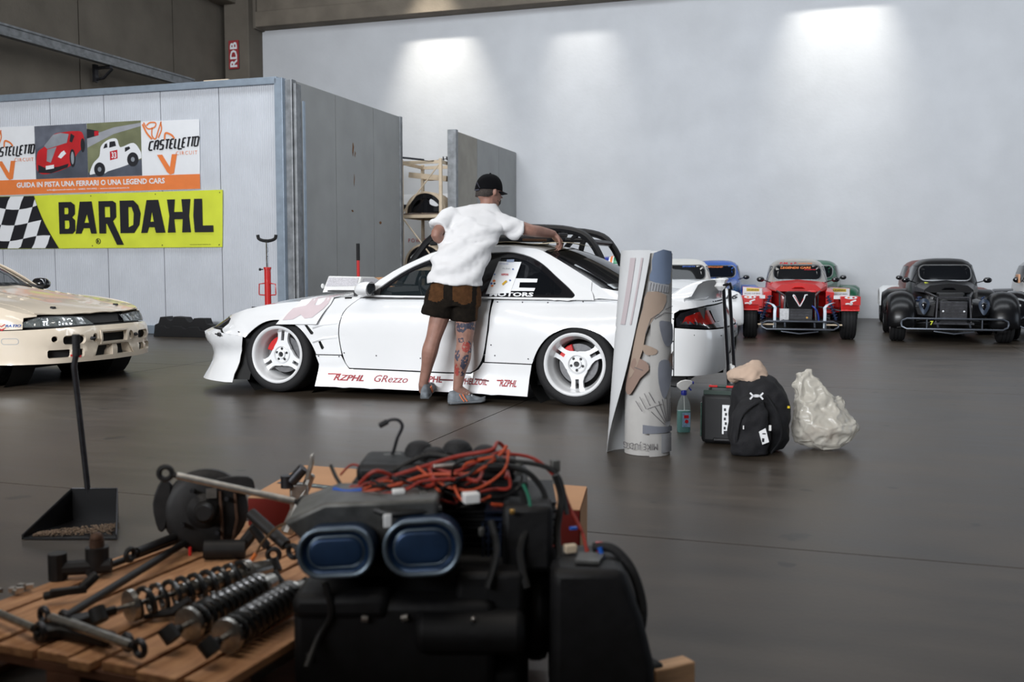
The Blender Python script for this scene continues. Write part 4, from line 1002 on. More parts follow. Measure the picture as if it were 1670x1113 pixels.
sq = G(); sq.box((1.30, -.60, .835), (.24, .10, .012), rz=.12); o = sq.build('black_tray', 'black_plastic', None); o.location = wc.location; o.rotation_euler = (0, 0, WROT); tag(o, 'thin black plastic strip on hood in front of the white box', 'tray')
# silencer under the tail
g = G(); g.tube([(4.02, -.55, .22), (4.02, .55, .22)], .10, 20, flat=.85); g.tube([(4.0, .3, .2), (4.28, .32, .21)], .045, 14); g.box((3.6, 0, .22), (.4, .12, .1)); g.build('silencer', 'black_paint', wc, bevel=.01)
g = G(); g.tube([(3.2, -.3, .155), (3.9, -.3, .2)], .035, 10); g.build('exhaust_pipe', 'dark_metal', wc)

# ---------------------------------------------------------------- the cream coupe on the left
cc, F2, hz2 = make_coupe('race_coupe', 'cream coupe nosing in from the left edge with clear headlights', (-3.608, 9.03, 0), math.radians(162), 'cream')
for x in (.805, 3.33):
    for sd in (-1, 1):
        wl_ = bpy.data.objects.new('wheel', None); COL.objects.link(wl_); wl_.parent = cc
        make_wheel(wl_, (x, sd*.70, .308), sd, .4, rim='alloy')
FC = lambda s, z: F2(s, z, .003)
g = G(); text(g, 'RATIO', .43, .525, .31, .548, FC, 'ink_blue', bold=.03, shear=.3); g.add([FC(.50, .52), FC(.455, .49+.0), FC(.42, .525), FC(.455, .508)], [(0, 1, 2, 3)], 'print_red'); stroke(g, [(.54, .53), (.49, .545), (.46, .53), (.43, .55)], .008, FC, 'print_red'); g.build('sponsor_sticker', None, cc, fixn=False)
g = G()
for k in range(3):
    stroke(g, [(1.62+.07*k, -.60), (1.62+.07*k, -.56)][:2], .03, lambda x, y: (x-.10, y, .90+.01*k), 'print_red')
# ---------------------------------------------------------------- the man leaning over the roof
mat('skin', (.29, .155, .118), .55, var=.12, vscale=22); mat('skin_arm', (.42, .25, .18), .55, var=.12, vscale=22)
mat('tattoo_ink', (.05, .05, .075), .6, var=.3, vscale=60); mat('tattoo_red', (.30, .05, .04), .6)
mat('cotton_white', (.72, .72, .73), .9, bump=.15, bscale=300); mat('corduroy_dark', (.009, .0065, .0045), .95, spec=.2, var=.4, vscale=30, bump=.4, bscale=200)
mat('corduroy_brown', (.07, .031, .012), .95, spec=.2, var=.25, vscale=30, bump=.4, bscale=200); mat('cap_black', (.003, .003, .004), .9, spec=.15, bump=.2, bscale=250)
mat('hair', (.055, .045, .04), .9, var=.4, vscale=150, bump=.6, bscale=300); mat('shoe_grey', (.17, .19, .21), .8, var=.35, vscale=25, bump=.3, bscale=100); mat('shoe_sole', (.11, .12, .13), .7, var=.2); mat('shoe_orange', (.75, .22, .10), .6)
def W(px, py, Y):
    x = (px-835)/1623; v = -(py-556.5)/1623; p = math.atan(120.5/1623)
    dy = math.cos(p)+v*math.sin(p); dz = -math.sin(p)+v*math.cos(p); t = Y/dy
    return Vector((x*t, Y, 1.03+dz*t))
MAN0 = Vector((-.52, 7.46, 0))
man = thing('person', 'man in white t-shirt, brown shorts and black cap leaning over the white coupe', 'person', tuple(MAN0))
def L3(px, py, Y): return W(px, py, Y)-MAN0
def bake(o):
    dg = bpy.context.evaluated_depsgraph_get(); me = bpy.data.meshes.new_from_object(o.evaluated_get(dg)); o.modifiers.clear()
    old = o.data; o.data = me; bpy.data.meshes.remove(old); me.polygons.foreach_set('use_smooth', [True]*len(me.polygons)); return o
def fuse(g, name, m, parent, voxel=.01, smooth=4, disp=None):
    o = g.build(name, m, parent, smooth=180)
    r = o.modifiers.new('r', 'REMESH'); r.mode = 'VOXEL'; r.voxel_size = voxel; r.use_smooth_shade = True
    s = o.modifiers.new('s', 'SMOOTH'); s.iterations = smooth; s.factor = .5
    bpy.context.view_layer.update(); bake(o)
    if disp:
        me = o.data; ns = [v.normal.copy() for v in me.vertices]
        for v, n in zip(me.vertices, ns): v.co += n*disp(v.co, n)
        me.update()
    return o
def limb(g, pts, rad, n=14, flat=1, k=4):
    P_ = spline([tuple(p) for p in pts], k); R_ = [interp(i/(len(P_)-1)*(len(rad)-1), list(enumerate(rad))) for i in range(len(P_))]
    R_ = [sinterp(i/(len(P_)-1)*(len(rad)-1), list(enumerate(rad))) for i in range(len(P_))]
    g.tube(P_, R_, n, flat=flat); g.ball(P_[0], R_[0], 12, 8); g.ball(P_[-1], R_[-1], 12, 8)
b = G()
YF = 7.46
# legs: hip, thigh, knee, calf, ankle
lh, lk, la = L3(722, 500, 7.42), L3(707, 552, 7.40), L3(690, 627, 7.46)
rh, rk, ra = L3(761, 505, 7.44), L3(757, 562, 7.43), L3(746, 634, 7.44)
limb(b, [lh, (lh+lk)/2, lk, lk*.72+la*.28+Vector((-.004, -.022, 0)), lk*.4+la*.6+Vector((0, -.008, 0)), la], [.082, .071, .058, .061, .045, .034])
limb(b, [rh, (rh+rk)/2, rk, rk*.70+ra*.30+Vector((.004, -.024, 0)), rk*.38+ra*.62+Vector((0, -.006, 0)), ra], [.084, .074, .060, .063, .046, .034])
limb(b, [la, la+Vector((.0, .06, -.05))], [.036, .04]); limb(b, [ra, ra+Vector((.06, .03, -.05))], [.036, .04])
# pelvis and torso core
hipc, chest, neck = L3(742, 478, 7.44), L3(775, 372, 7.58), L3(795, 338, 7.62)
limb(b, [hipc, (hipc+chest)/2, chest, neck], [.115, .10, .09, .050], flat=.9)
limb(b, [lh, hipc, rh], [.085, .1, .085])
# neck, head
headc = L3(798, 311, 7.66)
limb(b, [neck+Vector((0, 0, -.03)), headc+Vector((-.01, -.01, -.05))], [.06, .056])
FD = Vector((.83, .54, -.12)).normalized(); SD = Vector((0, 0, 1)).cross(FD).normalized(); UP = FD.cross(SD)
def hd(f, s, u): return headc+FD*f+SD*s+UP*u
rings = []
for f, u, w2, h2 in ((-.098, .01, .02, .03), (-.085, .01, .055, .07), (-.05, .008, .073, .098), (0, 0, .076, .108), (.04, -.012, .070, .105), (.07, -.022, .057, .092), (.09, -.03, .036, .070), (.098, -.04, .014, .04)):
    rings.append([hd(f, w2*math.cos(a), u+h2*math.sin(a)*(1 if math.sin(a) > 0 else 1.08)) for a in (2*PI*j/18 for j in range(18))])
b.loft(rings)
b.loft([[hd(.085, s, -.005), hd(.125, s*1.6, -.04), hd(.09, s*1.8, -.048)] for s in (-.011, .011)])                    # nose
for s in (-1, 1):
    b.ball(hd(.004, s*.080, -.012), .03, 10, 8, sq=(.45, .45, 1)); b.ball(hd(.088, s*.033, .008), .012, 8, 6)
b.tube([hd(.094, -.025, -.065), hd(.103, 0, -.064), hd(.094, .025, -.065)], .007, 8)
# left arm (bent, forearm going forward to the roof)
ls, le, lw = L3(733, 352, 7.58), L3(711, 384, 7.44), L3(738, 403, 7.62)
limb(b, [chest, ls, (ls+le)/2, le, (le+lw)/2, lw], [.06, .054, .047, .040, .038, .028])
# right arm (reaching over the roof to the right)
rs, re, rw_ = L3(815, 362, 7.60), L3(866, 376, 7.62), L3(902, 382, 7.80)
limb(b, [chest, rs, (rs+re)/2, re, re*.65+rw_*.35, rw_], [.06, .056, .054, .046, .045, .030])
def hand(g, wr, fw, dn, side, curl):
    "palm plus four fingers and a thumb; fw finger direction, dn palm normal"
    fw = fw.normalized(); dn = (dn-fw*dn.dot(fw)).normalized(); sd = fw.cross(dn)*side
    g.loft([[wr+sd*a*w2+dn*b_*t+fw*f for a, b_ in ((-1, -1), (0, -1.25), (1, -1), (1, 1), (0, 1), (-1, 1))] for f, w2, t in ((-.01, .026, .018), (.03, .038, .016), (.075, .042, .013), (.092, .040, .010))])
    for k, (off, ln) in enumerate(((-.031, .064), (-.011, .075), (.011, .070), (.031, .055))):
        p = wr+fw*.085+sd*off; pts = [p-fw*.02, p]; d = fw.copy()
        for q, (fr, cu) in enumerate(((.42, curl[0]), (.32, curl[1]), (.26, curl[2]))):
            R = Matrix.Rotation(cu, 3, sd*side); d = (R @ d); p = p+d*ln*fr*1.1; pts.append(p)
        limb(g, pts, [.0095, .0095, .0088, .0078, .0068], n=8, k=2)
    t0 = wr+fw*.025-sd*.03; t1 = t0+(fw*.5-sd*.7+dn*.5).normalized()*.038; t2 = t1+(fw*.8-sd*.1+dn*.6).normalized()*.032; t3 = t2+(fw*.6+sd*.3+dn*.7).normalized()*.024
    limb(g, [wr+fw*.02-sd*.015, t0, t1, t2, t3], [.014, .0135, .012, .0105, .008], n=8, k=2)
hand(b, rw_, Vector((.42, .35, -.48)), Vector((-.3, -.1, -.9)), 1, (.5, .7, .5))
hand(b, lw, Vector((.3, .75, -.35)), Vector((.1, -.2, -1)), -1, (.3, .4, .3))
TAT = [('tattoo_ink', [(743, 528), (778, 526), (776, 540), (762, 536), (754, 545), (745, 540)]), ('tattoo_ink', [(747, 553), (755, 551), (757, 558), (748, 559)]), ('tattoo_red', circ(760, 566, 7, 10, 9)), ('tattoo_ink', [(764, 556), (768, 560), (769, 575), (763, 578)]),
       ('tattoo_ink', [(742, 572), (749, 571), (751, 583), (746, 590), (742, 584)]), ('tattoo_ink', [(752, 588), (757, 580), (765, 578), (763, 592), (756, 604), (751, 598)]), ('tattoo_red', [(744, 592), (749, 602), (748, 614), (741, 613), (741, 600)]), ('tattoo_ink', [(741, 606), (749, 606), (749, 609), (741, 609)]), ('tattoo_ink', [(752, 607), (758, 603), (756, 614), (751, 614)])]
body = fuse(b, 'body', 'skin', man, voxel=.006, smooth=3)
me = body.data
for nme in ('tattoo_ink', 'tattoo_red'): me.materials.append(M[nme])
polys = []
for mm, pp in TAT:
    q = [(W(x, y, 7.38)-MAN0) for x, y in pp]; polys.append((1 if mm == 'tattoo_ink' else 2, [(v.x, v.z) for v in q]))
for p in me.polygons:
    c = p.center
    if c.z < .72 and c.x > 0.02 and p.normal.y < .25:
        for mi, pp in polys:
            if inpoly(c.x, c.z, pp) and noise.noise(c*60) > -.25: p.material_index = mi; break
# stubble / short hair at the nape
g = G()
rings = []
for f, w2, h0 in ((-.100, .03, -.040), (-.087, .056, -.058), (-.05, .0745, -.058), (-.01, .0775, -.04), (.01, .0775, -.03)):
    rings.append([hd(f-.001, w2*math.cos(a), .0+.012*math.sin(a)-.0 if math.sin(a) > -.2 else h0) for a in (PI*2*j/16 for j in range(16))])
g.loft(rings); g.build('hair', 'hair', man, smooth=180)
g = G(); g.loft([[hd(.02, .0, -.118), hd(.02, .062, -.06), hd(.02, .069, -.035), hd(.02, .060, -.04)], [hd(.055, 0, -.118), hd(.055, .054, -.075), hd(.055, .055, -.05), hd(.055, .04, -.05)], [hd(.088, .0, -.112), hd(.092, .034, -.09), hd(.095, .03, -.06), hd(.08, .02, -.07)]])
g.loft([[hd(.02, .0, -.118), hd(.02, -.062, -.06), hd(.02, -.071, -.035), hd(.02, -.060, -.04)], [hd(.055, 0, -.118), hd(.055, -.054, -.075), hd(.055, -.057, -.05), hd(.055, -.04, -.05)], [hd(.088, .0, -.112), hd(.092, -.034, -.09), hd(.095, -.03, -.06), hd(.08, -.02, -.07)]])
bd = g.build('beard', 'hair', man, smooth=60)
# cap
g = G(); rings = []
for i in range(9):
    t = i/8; a = t*PI/2; r = math.cos(a)**.75 if i < 8 else .02; u = .008+.118*math.sin(a)
    rings.append([hd(-.006+.112*r*math.cos(q), .092*r*math.sin(q), u-.016*(1-t)*(1 if math.cos(q) < 0 else 0)*abs(math.cos(q))) for q in (2*PI*j/28 for j in range(28))])
g.loft(rings); g.ball(hd(-.006, 0, .128), .008, 8, 5)
cp = g.build('cap', 'cap_black', man, smooth=60)
g = G(); top_, bot = [], []
for i in range(7):
    for_ = i/6
    rr_ = []
    for j in range(13):
        q = -1+2*j/12; f = .078+.085*for_*(1-.55*q*q)-.035*q*q; rr_.append(hd(f, q*.074*(1-.1*for_), .020-.018*for_-.028*q*q))
    top_.append(rr_)
g.loft(top_, closed=False, cap=False); g.build('cap_brim', 'cap_black', cp, solid=.005, smooth=60)
g = G(); g.tube([hd(-.108, .03, -.012), hd(-.112, 0, -.014), hd(-.108, -.03, -.012)], .006, 6); g.tube([hd(-.106, .035, .0), hd(-.118, 0, .045), hd(-.106, -.035, .0)], .0035, 6); g.build('cap_strap', mat('strap_grey', (.05, .05, .07), .7), cp)
# t-shirt
def sh_ring(px, py, hw, dep, Y, n=22, tilt=0):
    c = L3(px, py, Y); w2 = hw/216
    return [c+Vector((w2*math.cos(a), dep*math.sin(a)*(1.0 if math.sin(a) > 0 else .92), -tilt*w2*math.cos(a))) for a in (2*PI*j/n for j in range(n))]
g = G()
g.loft([sh_ring(742, 465, 45, .145, 7.44, tilt=.06), sh_ring(744, 448, 44.5, .15, 7.445, tilt=.06), sh_ring(749, 428, 45, .15, 7.46, tilt=.05), sh_ring(758, 408, 46, .15, 7.49, tilt=.05), sh_ring(767, 388, 47, .145, 7.53, tilt=.05), sh_ring(773, 370, 49, .14, 7.57, tilt=.08), sh_ring(774, 355, 50, .12, 7.60, tilt=.1), sh_ring(778, 344, 42, .09, 7.62, tilt=.1), sh_ring(788, 337, 26, .08, 7.63, tilt=.08), sh_ring(794, 332, 16, .068, 7.635)])
def sleeve(pts, rad): 
    P_ = spline([tuple(p) for p in pts], 3); R_ = [sinterp(i/(len(P_)-1)*(len(rad)-1), list(enumerate(rad))) for i in range(len(P_))]; g.tube(P_, R_, 16)
sleeve([L3(752, 366, 7.58), L3(735, 352, 7.58), L3(722, 365, 7.52), L3(716, 373, 7.49)], [.075, .074, .072, .078])
sleeve([L3(790, 368, 7.60), L3(812, 363, 7.60), L3(833, 371, 7.60), L3(850, 377, 7.61)], [.085, .082, .076, .080])
g.loft([sh_ring(785, 350, 30, .09, 7.60), sh_ring(806, 357, 22, .085, 7.60)])
def folds(c, n):
    # soft drape folds fanning from the reaching shoulder down to the opposite hip
    a = c.x*.9+c.z*1.0; d = noise.noise(Vector((c.x*3, c.y*3, c.z*3)))
    f = .013*math.sin(46*(c.z-.55*c.x)+4.5*d)*sm(.82, 1.0, c.z)*sm(1.52, 1.3, c.z)
    q_ = c.z+.55*c.x; f += .020*noise.noise(Vector((c.x*5, c.y*5, q_*17)))-.012*abs(noise.noise(Vector((c.x*3.5+4, c.y*3, q_*11))))+.004*noise.noise(Vector((c.x*22, c.y*22, c.z*30)))
    f *= .75
    return max(f, -.002) if c.z > 1.22 else max(f, -.012)
shirt = fuse(g, 't_shirt', 'cotton_white', man, voxel=.010, smooth=3, disp=folds)
# shorts
g = G()
def sr(px, py, hw, dep, Y, tilt=0): return sh_ring(px, py, hw, dep, Y, tilt=tilt)
g.loft([sr(742, 461, 38, .11, 7.44), sr(740, 475, 45, .14, 7.44), sr(738, 492, 47, .14, 7.44), sr(738, 500, 46, .135, 7.43)])
g.loft([sr(724, 480, 24, .115, 7.43), sr(716, 500, 28, .12, 7.42), sr(712, 516, 26.5, .115, 7.41, tilt=.16)])
g.loft([sr(757, 480, 24, .12, 7.44), sr(758, 503, 22.5, .12, 7.44), sr(757, 524, 21.5, .115, 7.44, tilt=.02)])
shorts = fuse(g, 'shorts', 'corduroy_dark', man, voxel=.011, smooth=3, disp=lambda c, n: .006*noise.noise(Vector((c.x*14, c.y*10, c.z*8))))
me = shorts.data; me.materials.append(M['corduroy_brown'])
pat = [[(702, 458), (723, 458), (722, 488), (712, 494), (697, 490)], [(737, 458), (770, 458), (770, 493), (757, 499), (738, 490)], [(778, 458), (790, 458), (788, 530), (774, 530)]]
pats = [[((W(x, y, 7.31)-MAN0).x, (W(x, y, 7.31)-MAN0).z) for x, y in q] for q in pat]
for p in me.polygons:
    if p.normal.y < .1 and any(inpoly(p.center.x, p.center.z, q) for q in pats): p.material_index = 1
# trainers
def shoe(heel, ang, pitch, L=.285):
    Mx = Matrix.Translation(heel) @ Matrix.Rotation(ang, 4, 'Z') @ Matrix.Rotation(-pitch, 4, 'Y')
    s = G(Mx); so = []
    for x, w2, z in ((-.01, .018, .005), (0, .032, .0), (.04, .037, 0), (.10, .036, .0), (.17, .043, 0), (.23, .045, .0), (.265, .036, .006), (.284, .014, .012)):
        so.append([(x, -w2, z+.018), (x, -w2*1.08, z+.008), (x, -w2*.9, z), (x, w2*.9, z), (x, w2*1.08, z+.008), (x, w2, z+.03), (x, w2*.5, z+.034), (x, -w2*.5, z+.034)])
    s.loft(so); sole = s.build('sole', 'shoe_sole', None, smooth=50); sole.parent = man
    u = G(Mx); rr = []
    for x, w2, h in ((-.012, .016, .075), (0, .031, .098), (.03, .037, .104), (.07, .037, .100), (.11, .037, .092), (.16, .041, .072), (.21, .042, .052), (.25, .034, .040), (.275, .018, .03)):
        rr.append([(x, w2*math.cos(a)*(1 if math.sin(a) < .5 else .85), .022+(h-.022)*max(0, math.sin(a)) - (.006 if math.sin(a) < 0 else 0)) for a in (PI*2*j/14 for j in range(14))])
    u.loft(rr); up = u.build('shoe', 'shoe_grey', man, smooth=60)
    o_ = G(Mx)
    for x in (.10, .125):
        for sg in (-1, 1): o_.tube([(x, sg*.041, .02), (x-.02, sg*.041, .045), (x-.035, sg*.036, .075)], .005, 6)
    lab(o_.build('shoe_stripe', 'shoe_orange', up), 'orange stripes')
    l_ = G(Mx)
    for k in range(4): l_.tube([(.10+.022*k, -.026, .094-.012*k), (.11+.022*k, 0, .100-.012*k), (.10+.022*k, .026, .094-.012*k)], .0035, 6)
    l_.build('laces', 'white_plastic', up); sole.parent = up
Hl = L3(693, 656, 7.42); Hr = L3(735, 658, 7.44)
shoe(Vector((Hl.x, -.06, .045)), math.radians(84), math.radians(10)); shoe(Vector((Hr.x-.005, -.05, .005)), math.radians(22), 0)
# squeegee the man holds on the roof, and film rolls lying there
q = thing('squeegee', 'small black squeegee in the right hand of the man', 'tool', tuple(W(918, 383, 7.86)))
g = G(); g.box((0, 0, 0), (.075, .03, .025), rz=.3); g.box((-.02, 0, -.02), (.02, .02, .03)); g.build('grip', 'black_plastic', q, bevel=.005)
g = G(); g.box((.0, .0, -.016), (.07, .008, .012), rz=.3); g.build('blade', 'black_rubber', q)
ff = thing('vinyl_film', 'yellowish wavy sheet of film lying on the roof of the coupe', 'vinyl', tuple(wc.location), WROT)
g = G()
def flm(a, b_): 
    x = 2.50+.75*a; y = -.42+.40*b_; return (x, y, 1.222+.010*math.sin(a*9+b_*2)+.012*a*(1-a)*4*(.4+.6*b_)-.02*abs(a-.3))
g.loft([[flm(i/16, j/6) for j in range(7)] for i in range(17)], closed=False, cap=False); g.build('sheet', mat('film_cream', (.70, .60, .42), .6, var=.08), ff, solid=.002)
f2 = thing('film_roll', 'narrow brown roll lying on the coupe roof beneath the arm', 'roll', tuple(wc.location), WROT)
g = G(); g.tube([(2.80, -.46, 1.245), (2.98, -.40, 1.242)], .009, 10); g.build('core', mat('brown_paper', (.12, .06, .03), .8), f2)
# ---------------------------------------------------------------- things standing by the coupe on the right
# big paper roll standing on end
RC = (.745, 5.48)
pr2 = thing('paper_roll', 'tall roll of printed paper standing on end with a loose outer flap', 'paper roll', (RC[0], RC[1], 0))
RR_ = .140; HR = 1.125
g = G()
sp = []
for k in range(70):
    a = -PI/2+k*2*PI/24; r = RR_-.0012*k; sp.append((r*math.cos(a), r*math.sin(a)))
rows = [[(x, y, z) for x, y in sp] for z in (0.002, .3, .6, .9, HR-.02)]
g.loft(rows, closed=False, cap=False); g.build('sheet', mat('print_paper', (.40, .39, .375), .75, var=.05, vscale=14), pr2, smooth=180, solid=.0)
g = G()
def flap(t, z):
    # t 0 at the back, 1 at the free edge; covers less of the roll towards the floor
    u = z/HR; th_end = math.radians(-92-88*(1-u)**1.15); th0 = math.radians(-300)
    th = th0+(th_end-th0)*t; 
    r = RR_+.004+.012*u*t**3+(1-u)*(.075*math.exp(-((math.degrees(th) % 360-185)/38)**2)); return (r*math.cos(th), r*math.sin(th), z)
g.loft([[flap(i/26, .002+(HR-.004-.002)*(j/18)) for j in range(19)] for i in range(27)], closed=False, cap=False)
g.build('flap', mat('flap_paper', (.50, .51, .52), .75, var=.03, vscale=10), pr2, solid=.0015)
def RL(px, z, o=.002):
    "point on the front of the roll: px is the sideways offset in metres"
    x = max(-.9999, min(.9999, px/RR_)); a = math.asin(x); r = RR_+o; return (r*math.sin(a), -r*math.cos(a), z)
mat('pr_blue', (.13, .17, .25), .75, var=.08); mat('pr_tan', (.27, .205, .16), .75, var=.06); mat('pr_brown', (.22, .15, .12), .75, var=.06); mat('pr_grey', (.16, .17, .20), .75, var=.08); mat('pr_line', (.09, .085, .09), .8); mat('pr_pink', (.41, .36, .375), .75); mat('pr_light', (.29, .295, .31), .75)
def PX(px, py): return ((px-1052)/1623*5.36, 1.03-(py-436)/1623*5.36)
def rlp(pts, m, sub=1, o=.002):
    region(g, [PX(*p) for p in pts], [], lambda a, b: RL(a, b, o), .03, m=m, ostep=.03)
g = G(); rlp(spline([(1056, 413), (1087, 410), (1086, 450), (1083, 464), (1050, 458), (1053, 440)], 2, True), 'pr_blue'); g.build('print', None, pr2, fixn=False)
g = G(); rlp([(1048, 459), (1083, 465), (1081, 478), (1047, 473)], 'pr_light')
for k in range(7):
    stroke(g, [PX(1052+k*4.5, 461+k), PX(1050+k*4.5, 473+k)], .0025, lambda a, b: RL(a, b, .004), 'pr_line')
g.build('print', None, pr2, fixn=False)
g = G()
rlp(spline([(1046, 476), (1078, 481), (1072, 505), (1056, 520), (1044, 545), (1040, 570), (1030, 600), (1020, 620), (1022, 590), (1030, 540), (1040, 500)], 2, True), 'pr_tan')
rlp(spline([(1026, 585), (1045, 590), (1050, 603), (1036, 618), (1022, 645), (1015, 640), (1018, 612)], 2, True), 'pr_brown'); g.build('print', None, pr2, fixn=False)
for q, mm in ((spline([(1066, 525), (1076, 524), (1090, 530), (1091, 560), (1078, 565), (1070, 548)], 3, True), 'pr_grey'), (spline([(1066, 592), (1080, 588), (1090, 600), (1088, 625), (1076, 652), (1066, 625)], 3, True), 'pr_grey'), (spline([(1040, 562), (1062, 570), (1060, 578), (1044, 578)], 3, True), 'pr_tan'), (spline([(1084, 588), (1093, 575), (1094, 600), (1089, 605)], 3, True), 'pr_brown')):
    g = G(); rlp(q, mm, o=.004); g.build('print', None, pr2, fixn=False)
g = G()
LN = [[(1050, 640), (1060, 658)], [(1043, 642), (1052, 662)], [(1036, 648), (1046, 668)], [(1030, 655), (1040, 672)], [(1066, 655), (1079, 690)], [(1072, 652), (1081, 690)], [(1080, 650), (1083, 690)], [(1087, 652), (1085, 690)], [(1060, 664), (1078, 692)], [(1054, 672), (1076, 694)], [(1092, 660), (1087, 690)], [(1076, 505), (1090, 500)], [(1058, 520), (1075, 510), (1090, 512)], [(1044, 545), (1052, 520), (1064, 512)], [(1028, 600), (1040, 604)], [(1048, 668), (1072, 660)]]
for l in LN: stroke(g, [PX(*p) for p in l], .0035, lambda a, b: RL(a, b, .005), 'pr_line')
rlp(circ(1083, 694, 5, 10), 'pr_light', o=.004); rlp([(1041, 694), (1092, 700), (1092, 708), (1041, 709)], 'pr_grey', o=.004); rlp([(1072, 710), (1091, 710), (1092, 742), (1072, 742)], 'pr_light', o=.003)
g.build('print', None, pr2, fixn=False)
g = G(); vs, fs = text_geo('MIKE JUDG', 0, 0, 1.05)
a0, b0 = PX(1065, 722); a1, b1 = PX(1013, 736)
g.add([RL(max(-.137, a0+(a1-a0)*u), b0+(b1-b0)*v, .004) for u, v in vs], fs, 'pr_line'); g.build('lettering', None, pr2, fixn=False)
g = G()
for w_, t0 in ((.18, .80), (.06, .92)):
    rows = []
    for j in range(8):
        z = .72+.36*j/7; e = .5+.5*(j/7)
        rows.append([tuple(Vector(flap(min(1, t0+w_*.35*i/3), z))*1.0+Vector((-.002, -.004, 0))) for i in range(4)])
    g.loft(rows, closed=False, cap=False, m='pr_pink')
g.build('print', None, pr2, fixn=False)

def spray_bottle(label, loc, rz, liquid):
    t = thing('spray_bottle', label, 'bottle', loc, rz, 'spray bottles')
    g = G(); sec = [(.0, .040, .027), (.01, .044, .030), (.10, .044, .030), (.15, .042, .029), (.19, .034, .025), (.225, .017, .016), (.24, .014, .014)]
    def rg(z, a, b): return [(a*math.copysign(abs(math.cos(q))**.6, math.cos(q)), b*math.copysign(abs(math.sin(q))**.6, math.sin(q)), z) for q in (2*PI*j/20 for j in range(20))]
    g.loft([rg(z, a, b) for z, a, b in sec]); g.build('flask', 'clear_glass', t, smooth=50)
    if liquid:
        g = G(); g.loft([rg(z, a-.003, b-.003) for z, a, b in sec if z <= .15][:3]+[rg(.135, .040, .027)]); g.build('cleaning_liquid', mat('liquid_teal', (.02, .30, .27), .1, trans=.3), t, smooth=50)
        g = G(); g.box((.008, -.0315, .08), (.05, .002, .09)); lb = g.build('flask_label', mat('label_blue', (.20, .33, .47), .5, var=.3, vscale=60), t)
        g = G(); g.box((.008, -.033, .10), (.03, .001, .02)); g.cyl((.01, -.033, .07), (.01, -.0335, .07), .012); lab(g.build('logo_mark', 'print_red', lb), 'red spot on the label')
    g = G(); g.lathe([(.0165, .232), (.018, .236), (.018, .258), (.014, .264)], n=20, cap=True); g.build('collar', mat('collar_blue', (.02, .03, .30), .4), t)
    g = G(); g.loft([[(x, -w2, z0), (x, w2, z0), (x, w2*.8, z1), (x, -w2*.8, z1)] for x, w2, z0, z1 in ((-.045, .012, .285, .305), (-.02, .014, .262, .322), (.012, .014, .262, .328), (.04, .012, .295, .325), (.052, .009, .30, .318))])
    g.build('spray_head', 'white_plastic', t, bevel=.004)
    g = G(); g.tube([(.022, 0, .297), (.034, 0, .275), (.046, 0, .262)], .005, 8); g.cyl((.05, 0, .309), (.060, 0, .309), .009); g.build('trigger', M['collar_blue'], t)
    g = G(); g.tube([(0, 0, .235), (.006, 0, .1), (.012, 0, .02)], .003, 6); g.build('dip_tube', 'white_plastic', t); return t
spray_bottle('clear spray bottle half full of teal cleaner beside the paper roll', (1.075, 6.18, 0), .1, True)
spray_bottle('spray bottle with white head poking up behind the black backpack', (1.33, 5.98, .12), 1.5, False)['group'] = 'spray bottles'
mat('engine_black_matte', (.007, .007, .008), .6, var=.2)
# black tool case with grip and label
tc = thing('tool_case', 'small black case with white bar label and green tinted side, beside backpack', 'case', (1.235, 5.80, 0), -.35)
g = G(); g.box((0, 0, .15), (.22, .17, .29)); g.build('body', 'engine_black_matte', tc, bevel=.025)
g = G(); g.box((-.113, 0, .14), (.01, .13, .2)); lab(g.build('side_window', mat('green_tint', (.02, .06, .045), .2, coat=.5, var=.4, vscale=30), tc, bevel=.004), 'dark green translucent side')
g = G(); g.box((.0, 0, .302), (.20, .14, .025)); g.tube([(-.07, -.02, .31), (-.06, -.02, .335), (.06, -.02, .335), (.07, -.02, .31)], .010, 8); g.build('lid', mat('case_green', (.012, .03, .022), .4), tc, bevel=.006)
g = G(); g.box((-.05, -.02, .335), (.05, .028, .012)); g.box((.05, -.02, .335), (.05, .028, .012)); lab(g.build('grip_pad', 'red_paint', tc, bevel=.003), 'red grip pads')
g = G(); g.box((.035, -.087, .15), (.045, .003, .17)); lb = g.build('case_label', 'paper', tc)
g = G()
for k in range(5): g.box((.028+.006*(k % 2), -.0895, .10+.027*k), (.012, .001, .016))
g.box((.035, -.0895, .075), (.025, .001, .02)); g.build('label_print', 'print_black', lb)
# hand trolley with raised double tube handle
tr = thing('hand_trolley', 'black folding hand trolley with raised tube handle behind the backpack', 'trolley', (1.38, 5.95, 0), -.25)
g = G()
for x in (-.055, -.02): g.tube([(x-.0, .0, .05), (x-.035, .01, .55), (x-.06, .015, .90)], .011, 10)
g.tube([(-.115, .015, .895), (-.12, .0, .92), (-.075, .0, .93), (-.07, .015, .9)], .012, 10); fr_ = g.build('handle_frame', 'black_gloss', tr)
g = G(); g.box((0, -.14, .03), (.30, .28, .02)); g.box((0, 0, .12), (.28, .03, .2)); g.box((-.035, 0, .30), (.09, .03, .06)); g.build('load_plate', 'black_paint', tr, bevel=.006)
for x in (-.15, .15): w3 = G(); w3.lathe([(.02, -.015), (.06, -.015), (.065, 0), (.06, .015), (.02, .015)], (x, .04, .065), axis='X', n=20); w3.build('wheel', 'black_rubber', tr)
g = G(); g.loft([[(-.13+.03*math.cos(a)*q, .01+.02*math.sin(a)*q, z) for a in (2*PI*j/8 for j in range(8))] for z, q in ((.89, .5), (.915, 1.3), (.935, .9), (.955, 1.2), (.965, .4))]); o = g.build('tissue_knot', 'paper', tr, smooth=20)
